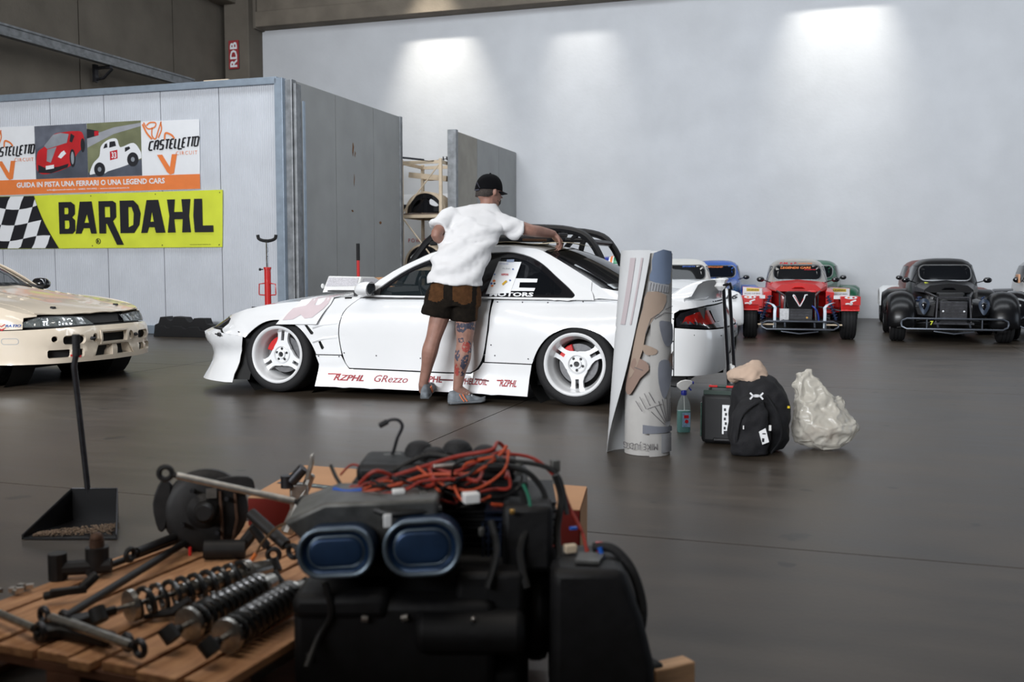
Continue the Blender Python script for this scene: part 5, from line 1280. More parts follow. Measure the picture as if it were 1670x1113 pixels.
# backpack
def crumple(g_, name, m, parent, amp, sc, voxel=.012, it=2, sharp=False):
    def dd(c, n):
        a = noise.noise(c*sc); b2 = noise.noise(c*sc*2.3+Vector((3, 1, 2)))
        if sharp:
            q = c*sc+Vector((.4*b2, .4*a, .3*a)); v1 = noise.voronoi(q*.8)[0]; v2 = noise.voronoi(q*1.9+Vector((5, 2, 1)))[0]
            return amp*(1.6*v1[0]-.9+.55*(v2[0]-.4)-.5*max(0, .12-(v1[1]-v1[0]))*4)
        return amp*(a+.5*b2)
    return fuse(g_, name, m, parent, voxel=voxel, smooth=it, disp=dd)
bp = thing('backpack', 'large black backpack slumped on the floor with straps and white tag', 'bag', (1.36, 5.46, 0), -.1)
mat('bag_black', (.007, .007, .009), .8, var=.3, vscale=30, bump=.3, bscale=200)
def sq_ring(cx, cy, z, a, b, n=20, e=.7): return [(cx+a*math.copysign(abs(math.cos(q))**e, math.cos(q)), cy+b*math.copysign(abs(math.sin(q))**e, math.sin(q)), z) for q in (2*PI*j/n for j in range(n))]
g = G(); g.loft([sq_ring(.02, .12, .005, .14, .12), sq_ring(.02, .12, .06, .165, .14), sq_ring(.03, .12, .2, .165, .14), sq_ring(.02, .11, .32, .15, .12), sq_ring(.0, .11, .40, .11, .09), sq_ring(-.02, .11, .43, .05, .05)])
crumple(g, 'main_compartment', 'bag_black', bp, .016, 9)
g = G(); g.loft([sq_ring(-.05, -.06, .005, .10, .06), sq_ring(-.05, -.06, .08, .11, .075), sq_ring(-.05, -.05, .2, .10, .07), sq_ring(-.04, -.03, .29, .07, .05), sq_ring(-.04, -.02, .32, .03, .02)])
crumple(g, 'front_pocket', 'bag_black', bp, .012, 12)
g = G(); g.tube(spline([(-.12, -.10, .03), (-.13, -.135, .12), (-.10, -.13, .24), (0, -.09, .31)], 4), .008, 8, flat=.4); g.tube(spline([(.04, -.02, .33), (.10, -.06, .22), (.12, -.05, .1), (.06, -.1, .02)], 4), .009, 8, flat=.4); g.build('strap', 'bag_black', bp)['kind'] = 'stuff'
g = G(); g.prism([(.0, .0), (.035, .015), (.015, .09), (-.02, .07)], -.001, .001, fn=lambda x, y, z: (x+.005, -.150+z-.1*y*0, y+.075)); lb = g.build('hang_tag', 'paper', bp)
g = G(); g.box((.008, -.1525, .10), (.012, .001, .02)); g.box((.012, -.1525, .135), (.018, .001, .006)); g.build('tag_print', 'print_black', lb)
# crossed-arc emblem on the bag (white)
g = G(); EM = lambda x, z: (x-.02, -.022-.12*(.335-z)*0-.055, z+.325)
stroke(g, spline([(-.035, .022), (-.015, .004), (.015, .004), (.035, .022)], 4), [.004]*2+[.010]*9+[.004]*2 if False else .009, EM, 'print_white'); stroke(g, spline([(-.035, -.014), (-.015, .006), (.015, .006), (.035, -.014)], 4), .009, EM, 'print_white'); g.build('emblem', None, bp, fixn=False)
g = G(); g.box((-.095, -.135, .165), (.006, .006, .02)); g.box((.05, -.11, .16), (.012, .008, .03)); g.build('zip_pull', 'white_plastic', bp)['kind'] = 'stuff'
g = G(); g.box((.165, .0, .26), (.012, .01, .012)); g.build('zip_tag', mat('yellow_tag', (.7, .5, .02), .5), bp)
cl = G(); cl.loft([sq_ring(0, 0, 0, .11, .09, e=.9), sq_ring(-.01, 0, .03, .125, .10, e=.9), sq_ring(.0, 0, .07, .09, .07, e=.9), sq_ring(.01, 0, .11, .035, .03), sq_ring(.012, 0, .12, .01, .01)]); cl.ball((-.1, .0, .03), .04)
o = crumple(cl, 'cloth', mat('cloth_beige', (.47, .35, .27), .9, var=.06), None, .026, 12, sharp=True); o.location = (1.345, 5.58, .385); tag(o, 'crumpled beige cloth lying on top of the black backpack', 'cloth')
# plastic carrier bag
pb = thing('plastic_bag', 'translucent whitish plastic bag full of scraps on the floor past the backpack', 'bag', (1.76, 5.62, 0), -.1)
m = mat('thin_plastic', (.60, .57, .50), .25, alpha=.62, coat=.1, var=.05, vscale=8)
g = G(); g.loft([sq_ring(.02, 0, .005, .10, .08, e=.9), sq_ring(.02, 0, .04, .165, .12, e=.9), sq_ring(.02, 0, .12, .175, .13, e=.9), sq_ring(-.01, 0, .22, .145, .11, e=.9), sq_ring(-.04, .0, .30, .12, .08, e=.9), sq_ring(-.075, 0, .38, .09, .045), sq_ring(-.09, 0, .425, .055, .025), sq_ring(-.07, 0, .45, .015, .012)])
g.ball((-.15, 0, .36), .035, sq=(1, .6, 1)); g.ball((.10, 0, .27), .05, sq=(1, .7, .8))
crumple(g, 'bag_skin', m, pb, .042, 8, voxel=.0065, it=1, sharp=True)
g = G(); g.ball((-.02, .0, .10), .055, sq=(1, .8, .8)); g.ball((.06, .02, .07), .05); g.ball((-.06, .02, .06), .045); o = fuse(g, 'scraps', mat('scrap_brown', (.30, .20, .14), .8, var=.6, vscale=40, vcol=(.6, .55, .5)), pb, voxel=.012, smooth=1)

# ---------------------------------------------------------------- dustpan with long handle
dp = thing('dustpan', 'black long-handled dustpan standing on the floor holding wood chips', 'dustpan', (-1.665, 3.70, 0), 0)
g = G()
# tray: floor plate, back wall and side walls, open towards the front
fp = [(-.19, .0), (.165, .0), (.065, .27), (-.115, .27)]
g.prism(fp, .002, .008)
g.prism([(-.115, .262), (.065, .262), (.065, .27), (-.115, .27)], .002, .135)
def wall(a, b, ha, hb, t=.006):
    g.add([(a[0], a[1], .002), (b[0], b[1], .002), (b[0], b[1], hb), (a[0], a[1], ha), (a[0]+t, a[1], .002), (b[0]+t, b[1], .002), (b[0]+t, b[1], hb), (a[0]+t, a[1], ha)], [(0, 1, 2, 3), (7, 6, 5, 4), (0, 3, 7, 4), (1, 5, 6, 2), (3, 2, 6, 7), (0, 4, 5, 1)])
wall((.165, 0), (.065, .27), .016, .135); wall((-.19, 0), (-.115, .27), .016, .135)
g.build('tray', 'black_paint', dp, smooth=0)
g = G(); g.tube([(.167, .0, .018), (.068, .268, .137), (-.115, .268, .137), (-.188, .0, .018)], .0035, 6); lab(g.build('tray_rim', 'dark_metal', dp), 'worn bare metal rim')
g = G(); g.tube([(-.05, .275, .09), (-.052, .27, .15), (-.062, .235, .48), (-.068, .22, .64), (-.055, .215, .69)], .0115, 12); g.box((-.05, .276, .10), (.05, .014, .06)); g.build('handle', 'dark_metal', dp)
g = G(); g.tube([(-.055, .215, .68), (-.052, .21, .765)], .015, 12); g.build('hand_grip', 'black_rubber', dp)
g = G(); g.tube([(-.078, .215, .682), (-.036, .215, .678)], .0045, 6); g.build('clip', 'red_paint', dp)
g = G(); random.seed(3)
for k in range(900):
    u = random.random(); x = -.155+.29*u; y = .015+.09*random.random()*(.5+u)*(1.1-.35*u)+.02*u; z = .010+random.random()*.020*(.3+u)
    a = random.random()*PI; R = Matrix.Rotation(a, 3, 'Z') @ Matrix.Rotation(random.uniform(-.6, .6), 3, 'X'); g.box((x, y, z), (.008, .003, .002), rot=R)
g.build('wood_chips', mat('chips', (.20, .14, .095), .9, var=.4, vscale=300), dp, smooth=0)['kind'] = 'stuff'

# ---------------------------------------------------------------- things by the panel box
sj = thing('tripod_jack', 'tall red support stand with chrome ram and black forked saddle by the panel box', 'jack', (-7.06, 11.4, 0), hall=True)
g = G(); g.cyl((0, 0, .05), (0, 0, 1.02), .042, n=20); g.cyl((0, 0, 1.0), (0, 0, 1.03), .05, n=20); body_ = g.build('column', 'red_paint', sj)
g = G()
for s in (-1, 1): g.tube([(s*.04, -.01, .82), (s*.12, -.01, .81), (s*.125, -.01, .68), (s*.12, -.01, .67), (s*.04, -.01, .665)], .008, 8)
g.build('side_handle', 'red_paint', sj)
g = G(); g.cyl((0, 0, 1.02), (0, 0, 1.36), .017, n=16); lab(g.build('ram', 'chrome', sj), 'chrome ram')
g = G(); g.cyl((-.05, -.03, 1.0), (-.09, -.03, 1.0), .008); g.cyl((-.085, -.03, 1.0), (-.10, -.03, 1.0), .018); g.build('lock_screw', 'dark_metal', sj)
g = G(); g.tube(spline([(-.135, 0, 1.45), (-.12, 0, 1.40), (-.05, 0, 1.375), (.05, 0, 1.375), (.12, 0, 1.40), (.135, 0, 1.45)], 4), .021, 10); g.cyl((0, 0, 1.35), (0, 0, 1.38), .03); g.build('saddle', 'black_rubber', sj)
for k in range(3):
    a = k*2*PI/3+.5; g = G(); g.tube([(0, 0, .22), (.36*math.cos(a), .36*math.sin(a), .02)], .018, 8); g.build('leg', 'red_paint', sj)
tj = thing('trolley_jack', 'red floor jack with upright handle and black grip behind the coupe', 'jack', (-6.0, 11.9, 0), hall=True)
g = G(); g.tube([(0, .0, .12), (0, 0, 1.12)], .021, 12); g.build('handle', 'red_paint', tj)
g = G(); g.cyl((0, 0, 1.12), (0, 0, 1.34), .024); g.build('hand_grip', 'black_rubber', tj)
g = G(); g.box((.28, 0, .10), (.62, .26, .11)); g.box((0, 0, .14), (.12, .2, .14)); g.cyl((.55, 0, .12), (.55, 0, .19), .06); g.build('chassis', 'red_paint', tj, bevel=.01)
for x in (.0, .5):
    for y in (-.15, .15): g = G(); g.lathe([(.01, -.02), (.05, -.02), (.05, .02), (.01, .02)], (x, y, .05), axis='Y', n=16); g.build('wheel', 'dark_metal', tj)
def carton(name, label, loc, rz, d, z0=0, m='cardboard', hall=False, flaps=False):
    t = thing(name, label, 'box', loc, rz, hall=hall)
    g = G(); g.box((0, 0, d[2]/2), d); g.build('body', m, t, bevel=.004, smooth=0)
    g = G(); g.box((0, 0, d[2]+.001), (.06, d[1]-.01, .002)); g.box((0, -d[1]/2-.001, d[2]-.06), (.06, .002, .12)); g.build('packing_tape', mat('kraft_tape', (.33, .20, .11), .5), t)
    return t
carton('cardboard_box', 'brown cardboard box topmost of the stack behind the red jack handle', (-5.98, 12.5, .47), .1, (.52, .42, .42), hall=True)
carton('cardboard_box', 'lower brown cardboard box on the floor behind the coupe hood', (-5.95, 12.5, 0), 0, (.6, .5, .47), hall=True)
rb = thing('rubber_block', 'low black notched block standing at the foot of the panel box', 'block', (-9.68, 12.62, 0), hall=True)
pf = [(0, 0), (.02, .17), (.09, .20), (.12, .29), (.23, .30), (.26, .25), (.30, .235), (.34, .25), (.36, .30), (.56, .29), (.60, .235), (.64, .22), (.68, .235), (.71, .28), (.90, .28), (.93, .20), (1.02, .18), (1.05, 0)]
g = G(); g.prism(pf, -.16, .0, fn=lambda x, y, z: (x, z, y)); g.build('block', 'black_rubber', rb, bevel=.006)
g = G(); g.prism([(.04+.92*x/1.05, y*.55) for x, y in pf], -.22, -.16, fn=lambda x, y, z: (x, z, y)); g.build('step', 'black_rubber', rb, bevel=.006)
# storage rack seen through the gap
rk = thing('storage_rack', 'tall pale steel rack with diagonal braces between the panel walls', 'rack', (-7.80, 17.3, 0), hall=True)
for x in (0, .79):
    for y in (0, 1.0): g = G(); g.box((x, y, 1.52), (.055, .055, 3.04)); g.build('post', 'wood_pale', rk, smooth=0, bevel=.004)
for z in (2.98, 1.98, 1.0):
    g = G(); g.box((.395, 0, z), (.79, .03, .06)); g.box((.395, 1, z), (.79, .03, .06)); g.box((0, .5, z), (.03, 1, .06)); g.box((.79, .5, z), (.03, 1, .06)); g.build('beam', 'wood_pale', rk, smooth=0)
for z in (1.99, 1.01): g = G(); g.box((.395, .5, z+.035), (.76, .98, .02)); g.build('shelf', mat('shelf_brown', (.14, .10, .08), .7, var=.2), rk, smooth=0)
for a, b2 in (((.03, -.03, 2.05), (.76, -.03, 2.92)), ((.03, -.03, 1.95), (.76, -.03, 1.05)), ((.03, -.03, .08), (.76, -.03, .95))): g = G(); g.tube([a, b2], .014, 6); g.build('brace', 'wood_pale', rk)
g = G(); g.box((.35, .45, 2.75), (.78, .09, .1), rot=Matrix.Rotation(.12, 3, 'Y')); g.box((.5, .6, 2.72), (.6, .12, .05)); o = g.build('wood_plank', 'wood_pale', None, smooth=0); o.matrix_world = rk.matrix_world if False else HALL @ Matrix.Translation((-7.80, 17.3, 0)); tag(o, 'pale timber offcuts resting on the top of the steel rack', 'board')
def fairing(name, label, loc, m, sc, flip=1):
    t = thing(name, label, 'bodywork', loc, hall=True)
    def arch(r0, r1, y0, y1, mm, nm, a0=0, a1=PI, par=None):
        g = G(); rows = []
        for i in range(25):
            a = a0+(a1-a0)*i/24; rows.append([(flip*r0*math.cos(a)*sc, y0, r0*math.sin(a)*sc), (flip*r1*math.cos(a)*sc, y0, r1*math.sin(a)*sc), (flip*r1*math.cos(a)*sc, y1, r1*math.sin(a)*sc), (flip*r0*math.cos(a)*sc, y1, r0*math.sin(a)*sc)])
        g.loft(rows); return g.build(nm, mm, t, bevel=.004)
    arch(.40, .44, 0, .5, 'wood_pale' if m else 'black_gloss', 'outer_shell'); arch(.30, .395, .02, .5, 'black_gloss', 'inner_shell')
    g = G(); g.prism(spline([(.06, .28), (.12, .16), (.33, .12), (.30, .02), (-.30, .02), (-.28, .12), (-.15, .2), (-.05, .33)], 3, True), 0, .4, fn=lambda x, y, z: (flip*x*sc, .05+z, y*sc)); g.build('core', 'black_gloss', t, bevel=.01)
    g = G(); g.prism(spline([(.14, .28), (.30, .16), (.24, .13), (.12, .18)], 3, True), 0, .03, fn=lambda x, y, z: (flip*x*sc, z-.01, y*sc)); g.build('light_panel', 'paper', t)
    return t
fairing('fairing', 'black and cream curved race bodywork panel on the upper rack shelf', (-7.40, 17.45, 2.05), True, .92)
fairing('fairing', 'black curved race bodywork panel on the lower rack shelf', (-7.42, 17.45, 1.07), True, .92, -1)
bd2 = thing('display_board', 'large white board with black script and red lettering behind the rack', 'board', (-8.9, 18.7, 0), hall=True)
g = G(); g.box((.98, 0, 1.25), (1.94, .05, 2.5)); g.build('board', 'white_paint', bd2, smooth=0)
FB = lambda x, z: (x, -.028, z)
g = G(); text(g, 'Semin', -.05+.1, 2.02, 1.05, 2.42, FB, 'print_black', bold=.04, shear=.5); g.build('lettering', None, bd2, fixn=False)
g = G(); text(g, 'POWERED.', .62, 1.53, 1.22, 1.61, FB, 'print_red', bold=.0, spacing=1.4); text(g, 'YAMAHA', 1.26, 1.50, 1.95, 1.74, FB, 'print_red', bold=.05); g.build('lettering', None, bd2, fixn=False)
g = G(); flat(g, spline([(.75, .55), (.85, .95), (1.1, 1.2), (1.3, 1.3), (1.25, 1.0), (1.1, .6)], 3, True), FB, 'print_black'); flat(g, [(1.2, 2.28), (1.38, 2.3), (1.38, 2.46), (1.2, 2.44)], FB, 'print_grey'); g.build('print', None, bd2, fixn=False)
# ---------------------------------------------------------------- small old-style racing coupes
mat('satin_black', (.005, .005, .006), .3, coat=.05, spec=.35)
def make_legend(label, loc, rz, body='black_gloss', roof=None, hood=None, fender='round', fcol=None, badge=None, num=None, seams=True, rear='round', bare=True, mirror='black_gloss', group='small race coupes by the back wall', stripes=False, visor=None):
    t = thing('vintage_race_car', label, 'car', loc, rz, group)
    roof = roof or body; fcol = fcol or body; hood = hood or body
    TAB = [(.26, .62, 2.50, .455), (.45, .60, 2.52, .475), (.62, .60, 2.5, .475), (.78, .66, 2.42, .465), (.84, .74, 2.34, .455), (.95, .86, 2.16, .435), (1.05, .97, 1.98, .405), (1.11, 1.06, 1.84, .355), (1.15, 1.16, 1.72, .27), (1.165, 1.28, 1.6, .12)]
    def par(z): return tuple(interp(z, [(r[0], r[k]) for r in TAB]) for k in (1, 2, 3))
    N = 4.2
    def ring(z):
        y0, y1, hx = par(z); return [(hx*math.copysign(abs(math.cos(a))**(2/N), math.cos(a)), (y0+y1)/2+(y1-y0)/2*math.copysign(abs(math.sin(a))**(2/N), math.sin(a)), z) for a in (2*PI*j/44 for j in range(44))]
    def front(x, z, o=.004):
        y0, y1, hx = par(z); hy = (y1-y0)/2; q = min(.999, abs(x)/hx); return (x, (y0+y1)/2-hy*(1-q**N)**(1/N)-o, z)
    def sidef(y, z, o=.004, s=1):
        y0, y1, hx = par(z); hy = (y1-y0)/2; q = min(.999, abs(y-(y0+y1)/2)/hy); return (s*(hx*(1-q**N)**(1/N)+o), y, z)
    g = G(); g.loft([ring(z) for z in (.26, .45, .62, .78, .81)]); g.build('body', body, t, smooth=60)
    g = G(); g.loft([ring(z) for z in (.80, .84, .9, .95, 1.0, 1.05, 1.08, 1.11, 1.13, 1.15, 1.16, 1.165)]); rf = g.build('roof', roof, t, smooth=60)
    wsh = rrect(-.345, .845, .345, 1.055, .08, 6)
    g = G(); region(g, wsh, [], lambda x, z: front(x, z, .002), .06); g.build('windshield', 'dark_glass', t)
    g = G(); region(g, rrect(-.36, .83, .36, 1.07, .09, 6), [wsh], lambda x, z: front(x, z, .007), .05); g.build('windshield_seal', 'alloy' if roof != 'black_gloss' else 'black_plastic', t)
    for s in (-1, 1):
        g = G(); region(g, rrect(1.02, .83, 1.72, 1.05, .07), [], lambda y, z: sidef(y, z, .003, s), .07); g.build('side_window', 'dark_glass', t)
        g = G(); region(g, rrect(.98, .80, 1.76, 1.075, .08), [rrect(1.02, .83, 1.72, 1.05, .07)], lambda y, z: sidef(y, z, .006, s), .05); g.build('window_frame', roof, t)
        g = G(); g.tube([(s*.40, .80, .80), (s*.50, .70, .835)], .008, 6); g.ball((s*.545, .69, .845), .058, 14, 8, sq=(1, .45, .72)); g.build('side_mirror', mirror, t, smooth=60)
    # rear window
    g = G(); y0_, y1_ = .9, 1.03; region(g, rrect(-.2, .88, .2, 1.02, .04), [], lambda x, z: (x, -front(x, z, .004)[1]+par(z)[0]+par(z)[1], z), .08); g.build('rear_window', 'dark_glass', t)
    # hood: short piece at the scuttle when bare, full when closed
    def hs(y, k=0):
        u = (y+.32)/1.0; hx = .17+.25*u; zt = .72+.10*u; zb = .66+.02*u if bare else .34; return [(-hx, y, zb), (-hx*.98, y, zt-.07), (-hx*.75, y, zt-.01), (0, y, zt+.02), (hx*.75, y, zt-.01), (hx*.98, y, zt-.07), (hx, y, zb)]
    ys = [.30, .45, .6, .72] if bare else [-.34, -.2, 0, .3, .6, .72]
    g = G(); g.loft([hs(y) for y in ys]); 
    if bare: g.loft([[(-.10, .30, .71), (-.05, .26, .735), (.05, .26, .735), (.10, .30, .71)], [(-.16, .5, .77), (-.1, .5, .80), (.1, .5, .80), (.16, .5, .77)]])
    g.build('hood', hood, t, smooth=40)
    # frame rails, radiator, engine
    g = G()
    for s in (-1, 1):
        g.tube([(s*.24, -.42, .27), (s*.26, .0, .27), (s*.34, .62, .28)], .018, 6); g.tube([(s*.20, -.34, .62), (s*.27, .1, .66), (s*.36, .62, .70)], .016, 6); g.tube([(s*.22, -.40, .27), (s*.20, -.34, .62)], .016, 6)
        g.tube([(s*.27, .1, .66), (s*.26, .1, .27)], .014, 6)
        g.tube([(s*.25, -.12, .27), (s*.62, .0, .24)], .012, 6); g.tube([(s*.25, .14, .27), (s*.62, .0, .24)], .012, 6); g.tube([(s*.27, .04, .46), (s*.62, .0, .40)], .012, 6)
    g.tube([(-.24, -.42, .27), (.24, -.42, .27)], .018, 6); g.tube([(-.2, -.34, .62), (.2, -.34, .62)], .014, 6)
    g.build('chassis_frame', 'dark_metal', t)
    g = G(); g.box((0, .12, .44), (.40, .42, .34)); g.box((0, .1, .64), (.34, .3, .08)); g.cyl((-.1, -.12, .5), (-.1, .3, .5), .09); g.cyl((.1, -.12, .42), (.1, .3, .42), .07); g.build('engine', 'black_paint', t, bevel=.02)
    g = G(); g.box((0, -.36, .42 if fender == 'round' else .36), (.34, .04, .30 if fender == 'round' else .17)); rd = g.build('radiator', 'raw_steel' if not seams else 'dark_metal', t, bevel=.004)
    g = G()
    for k in range(7 if fender == 'round' else 4): g.box((0, -.384, .30+.04*k), (.31, .004, .012))
    g.build('radiator_fins', 'black_plastic', rd)
    # wheels
    for x, y, ww in ((-.68, 0, .20), (.68, 0, .20), (-.68, 1.85, .22), (.68, 1.85, .22)):
        w_ = bpy.data.objects.new('wheel', None); COL.objects.link(w_); w_.parent = t; s = 1 if x > 0 else -1; h = ww/2; R = .288
        g = G(); g.lathe([(.17, -h), (R-.04, -h), (R-.012, -h+.012), (R, -h+.035), (R, -.052), (R-.009, -.049), (R-.009, -.041), (R, -.038), (R, -.004), (R-.009, -.002), (R-.009, .006), (R, .009), (R, .04), (R-.009, .043), (R-.009, .051), (R, .054), (R, h-.035), (R-.012, h-.012), (R-.04, h), (.17, h)], (x, y, R), axis='X', n=36); g.build('tire', 'black_rubber', w_, smooth=40)
        g = G(); g.lathe([(.172, s*h*.95), (.165, s*h*.9), (.15, s*h*.3), (.06, s*h*.4), (.02, s*h*.5), (.001, s*h*.5)], (x, y, R), axis='X', n=28); g.build('rim', 'alloy', w_, smooth=40)
    # suspension: coil springs
    for s in (-1, 1):
        g = G(); a = Vector((s*.52, -.03, .27)); b_ = Vector((s*.40, .03, .62)); d = b_-a; u = d.orthogonal().normalized(); v = d.normalized().cross(u)
        g.tube([a+d*(k/72)+(u*math.cos(k*PI/4)+v*math.sin(k*PI/4))*.030 for k in range(73)], .0065, 6); g.tube([a, b_], .014, 8)
        g.build('coilover', mat('spring_blue', (.03, .05, .12), .4, .3), t)
    # bumper: tube loop
    g = G()
    z0, z1, bw = (.20, .34, .66) if fender == 'round' else (.16, .27, .52)
    loop = [(-bw+.07, -.52, z1), (bw-.07, -.52, z1), (bw-.01, -.50, z1-.03), (bw, -.50, (z0+z1)/2), (bw-.01, -.50, z0+.03), (bw-.07, -.52, z0), (-bw+.07, -.52, z0), (-bw+.01, -.50, z0+.03), (-bw, -.50, (z0+z1)/2), (-bw+.01, -.50, z1-.03)]
    g.tube(loop, .013, 8, loop=True)
    for x in (-.34, .34): g.tube([(x, -.52, z0), (x, -.52, z1)], .010, 6)
    for x in (-.2, .2): g.tube([(x, -.52, z0+.03), (x, -.40, .27)], .013, 6)
    g.tube([(-.25, -.50, z0-.03), (0, -.53, z0-.06), (.25, -.50, z0-.03)], .010, 6)
    g.build('bumper_bar', mat('bar_grey', (.09, .10, .12), .35, .6), t)
    if fender == 'round':
        for s in (-1, 1):
            g = G(); rows = []
            for i in range(15):
                a = PI*(-.06+.92*i/14); y = -.40*math.cos(a); z = .30+.40*math.sin(a)
                ri = []
                for j in range(9):
                    q = PI*j/8; hw = .19; ri.append((s*.645+hw*math.cos(q)*s, y*(.72+.28*math.sin(q)**.7), .30+(z-.30)*(.62+.38*math.sin(q)**.7)))
                rows.append(ri)
            rows2 = [[(x, y*.93, z-.02) for x, y, z in r] for r in rows]
            g.loft([r+list(reversed(r2)) for r, r2 in zip(rows, rows2)]); g.build('front_fender', fcol, t, smooth=50)
            g = G(); g.loft([[(s*.50, .30, .45), (s*.50, .30, .30), (s*.36, .6, .30), (s*.40, .6, .6)], [(s*.54, -.05, .52), (s*.5, -.05, .40), (s*.25, -.2, .36), (s*.22, -.2, .60)], [(s*.50, -.28, .50), (s*.46, -.28, .36), (s*.22, -.36, .33), (s*.20, -.36, .56)]]); g.build('fender_apron', fcol, t, smooth=60, bevel=.03)
            g = G(); pr = [(.0, -.10), (.035, -.05), (.055, .02), (.045, .07), (.0, .10), (-.045, .07), (-.055, .02), (-.035, -.05)]
            inn = [(x*.62, z*.55+.01) for x, z in pr]
            region(g, [(x*1.25, z*1.1) for x, z in spline(pr, 3, True)], [spline(inn, 3, True)], lambda x, z: (s*.37+x, -.40-.03*(1-(x/.08)**2), .50+z), .03); hb = g.build('headlamp_bezel', mat('bezel_blue', (.045, .06, .09), .3, .3), t, solid=.012)
            g = G(); g.ball((s*.37, -.37, .505), .045, sq=(1, .4, 1.1)); g.build('lamp', 'black_gloss', hb)
        for s in (-1, 1): g = G(); g.ball((s*.13, -.40, .435), .014); g.build('marker_lamp', 'print_white', t)
    elif fender == 'plate':
        for s in (-1, 1):
            g = G(); rows = []
            for i in range(12):
                a = PI*(.12+.72*i/11); rows.append([(s*.56, -.33*math.cos(a), .30+.32*math.sin(a)), (s*.81, -.33*math.cos(a), .30+.32*math.sin(a)), (s*.81, -.31*math.cos(a), .30+.30*math.sin(a)), (s*.56, -.31*math.cos(a), .30+.30*math.sin(a))])
            g.loft(rows); g.box((s*.685, -.325, .56), (.26, .02, .12)); fd = g.build('front_fender', fcol, t, smooth=50)
            g = G(); f_ = lambda x, z: (s*.685+x, -.337, .56+z)
            region(g, circ(0, .045, .085, 14, .022), [], f_, .1, m='print_white'); region(g, circ(-.03, .045, .018, 8, .012), [], lambda x, z: (s*.685+x, -.339, .56+z), .1, m='print_orange'); region(g, circ(.035, .045, .018, 8, .012), [], lambda x, z: (s*.685+x, -.339, .56+z), .1, m='print_red')
            stroke(g, spline([(.07, .01), (.03, -.005), (.0, -.02), (.02, -.04), (-.01, -.055)], 4), .02, f_, 'print_white'); stroke(g, spline([(-.07, -.045), (-.03, -.04), (.02, -.052)], 4), .018, f_, 'print_white'); lab(g.build('decal', None, fd, fixn=False), 'white bird decal')
            # silver shock tower arm
            g = G(); g.loft([[(s*x-.022, y, z), (s*x+.022, y, z), (s*x+.022, y+.03, z), (s*x-.022, y+.03, z)] for x, y, z in ((.34, -.40, .17), (.34, -.40, .40), (.335, -.39, .46), (.37, -.36, .50), (.43, -.32, .525), (.47, -.30, .53))]); g.build('shock_tower', mat('pale_alloy', (.50, .56, .62), .4, .4), t, bevel=.005)
            g = G(); g.box((s*.46, -.44, .225), (.22, .01, .02)); g.build('brace_plate', 'wood_pale', t)
            g = G(); g.loft([[(s*.38, .2, .36), (s*.5, .2, .36), (s*.5, .2, .66), (s*.38, .2, .68)], [(s*.44, .9, .3), (s*.52, .9, .3), (s*.52, .9, .7), (s*.44, .9, .72)]]); g.build('side_panel', 'red_paint', t, bevel=.01)
            g = G(); g.box((s*.575, -.05, .60), (.20, .01, .05)); g.build('decal', 'print_white', t)
        g = G(); fv = lambda x, z: (x, -.30, z); g.prism([(-.15, .45), (.15, .45), (.21, .68), (-.21, .68)], -.012, 0, fn=lambda x, y, z: (x, -.40+z, y)); pn = g.build('nose_panel', 'black_gloss', t)
        V_ = lambda x, z: (x, -.414, z-.02)
        g = G(); stroke(g, [(-.10, .655), (-.085, .65), (0, .50)], [.03, .035, .018], V_, 'print_white'); stroke(g, [(0, .50), (.05, .60), (.07, .66), (.10, .665)], [.018, .02, .02, .015], V_, 'print_white'); stroke(g, [(-.078, .645), (0, .515), (.045, .61)], .011, lambda x, z: (x, -.416, z-.02), 'print_red'); g.build('badge', None, pn, fixn=False)
        g = G(); g.box((-.21, -.395, .36), (.13, .03, .17)); g.build('oil_cooler', 'alloy', t, bevel=.004)
        g = G(); g.tube(spline([(.12, -.36, .5), (.2, -.40, .46), (.25, -.38, .36), (.26, -.36, .26)], 4), .012, 8); g.build('hose', mat('hose_blue', (.02, .05, .3), .4), t)
        g = G(); g.box((.18, .1, .66), (.12, .1, .07)); g.build('red_reservoir', 'red_paint', t, bevel=.02)
        g = G(); g.cyl((.10, -.37, .32), (.10, -.385, .32), .014); g.build('cap_nut', mat('brass', (.6, .35, .1), .3, .8), t)
    # rear fenders
    for s in (-1, 1):
        g = G(); rows = []
        for i in range(14):
            a = PI*(.02+.96*i/13); rows.append([(s*.47, 1.85-.40*math.cos(a), .30+.40*math.sin(a)), (s*.74, 1.85-.38*math.cos(a), .30+.39*math.sin(a)), (s*.815, 1.85-.33*math.cos(a), .30+.34*math.sin(a)), (s*.815, 1.85-.31*math.cos(a), .30+.32*math.sin(a)), (s*.47, 1.85-.36*math.cos(a), .30+.36*math.sin(a))])
        g.loft(rows); rfd = g.build('rear_fender', fcol if rear == 'round' else rear, t, smooth=50)
        if fender == 'plate':
            g = G(); fq = lambda x, z: (s*.66+x, 1.85-.43, z); g.prism([(-.16, .40), (.155, .40), (.155, .70), (-.16, .72)], -.02, 0, fn=lambda x, y, z: (s*.66+x, 1.44+z, y)); pa_ = g.build('number_board', 'red_paint', t, bevel=.004)
            g = G(); flat(g, [(-.155, .55), (.15, .55), (.15, .695), (-.155, .715)], lambda x, z: (s*.66+x, 1.418, z), 'print_white'); flat(g, [(-.10, .645), (.10, .645), (.10, .69), (-.10, .70)], lambda x, z: (s*.66+x, 1.416, z), mat('sticker_yellow', (.75, .55, .05), .5)); text(g, 'LEGENDS', -.09, .655, .09, .68, lambda x, z: (s*.66+x, 1.4145, z), 'print_black', bold=.02); text(g, 'RACING CUP SERIES', -.13, .60, .12, .62, lambda x, z: (s*.66+x, 1.4145, z), 'print_black'); g.build('decal', None, pa_, fixn=False)
    g = G(); g.box((0, 1.3, .2), (.9, 2.2, .12)); g.build('floor_pan', 'dark_gap', t)
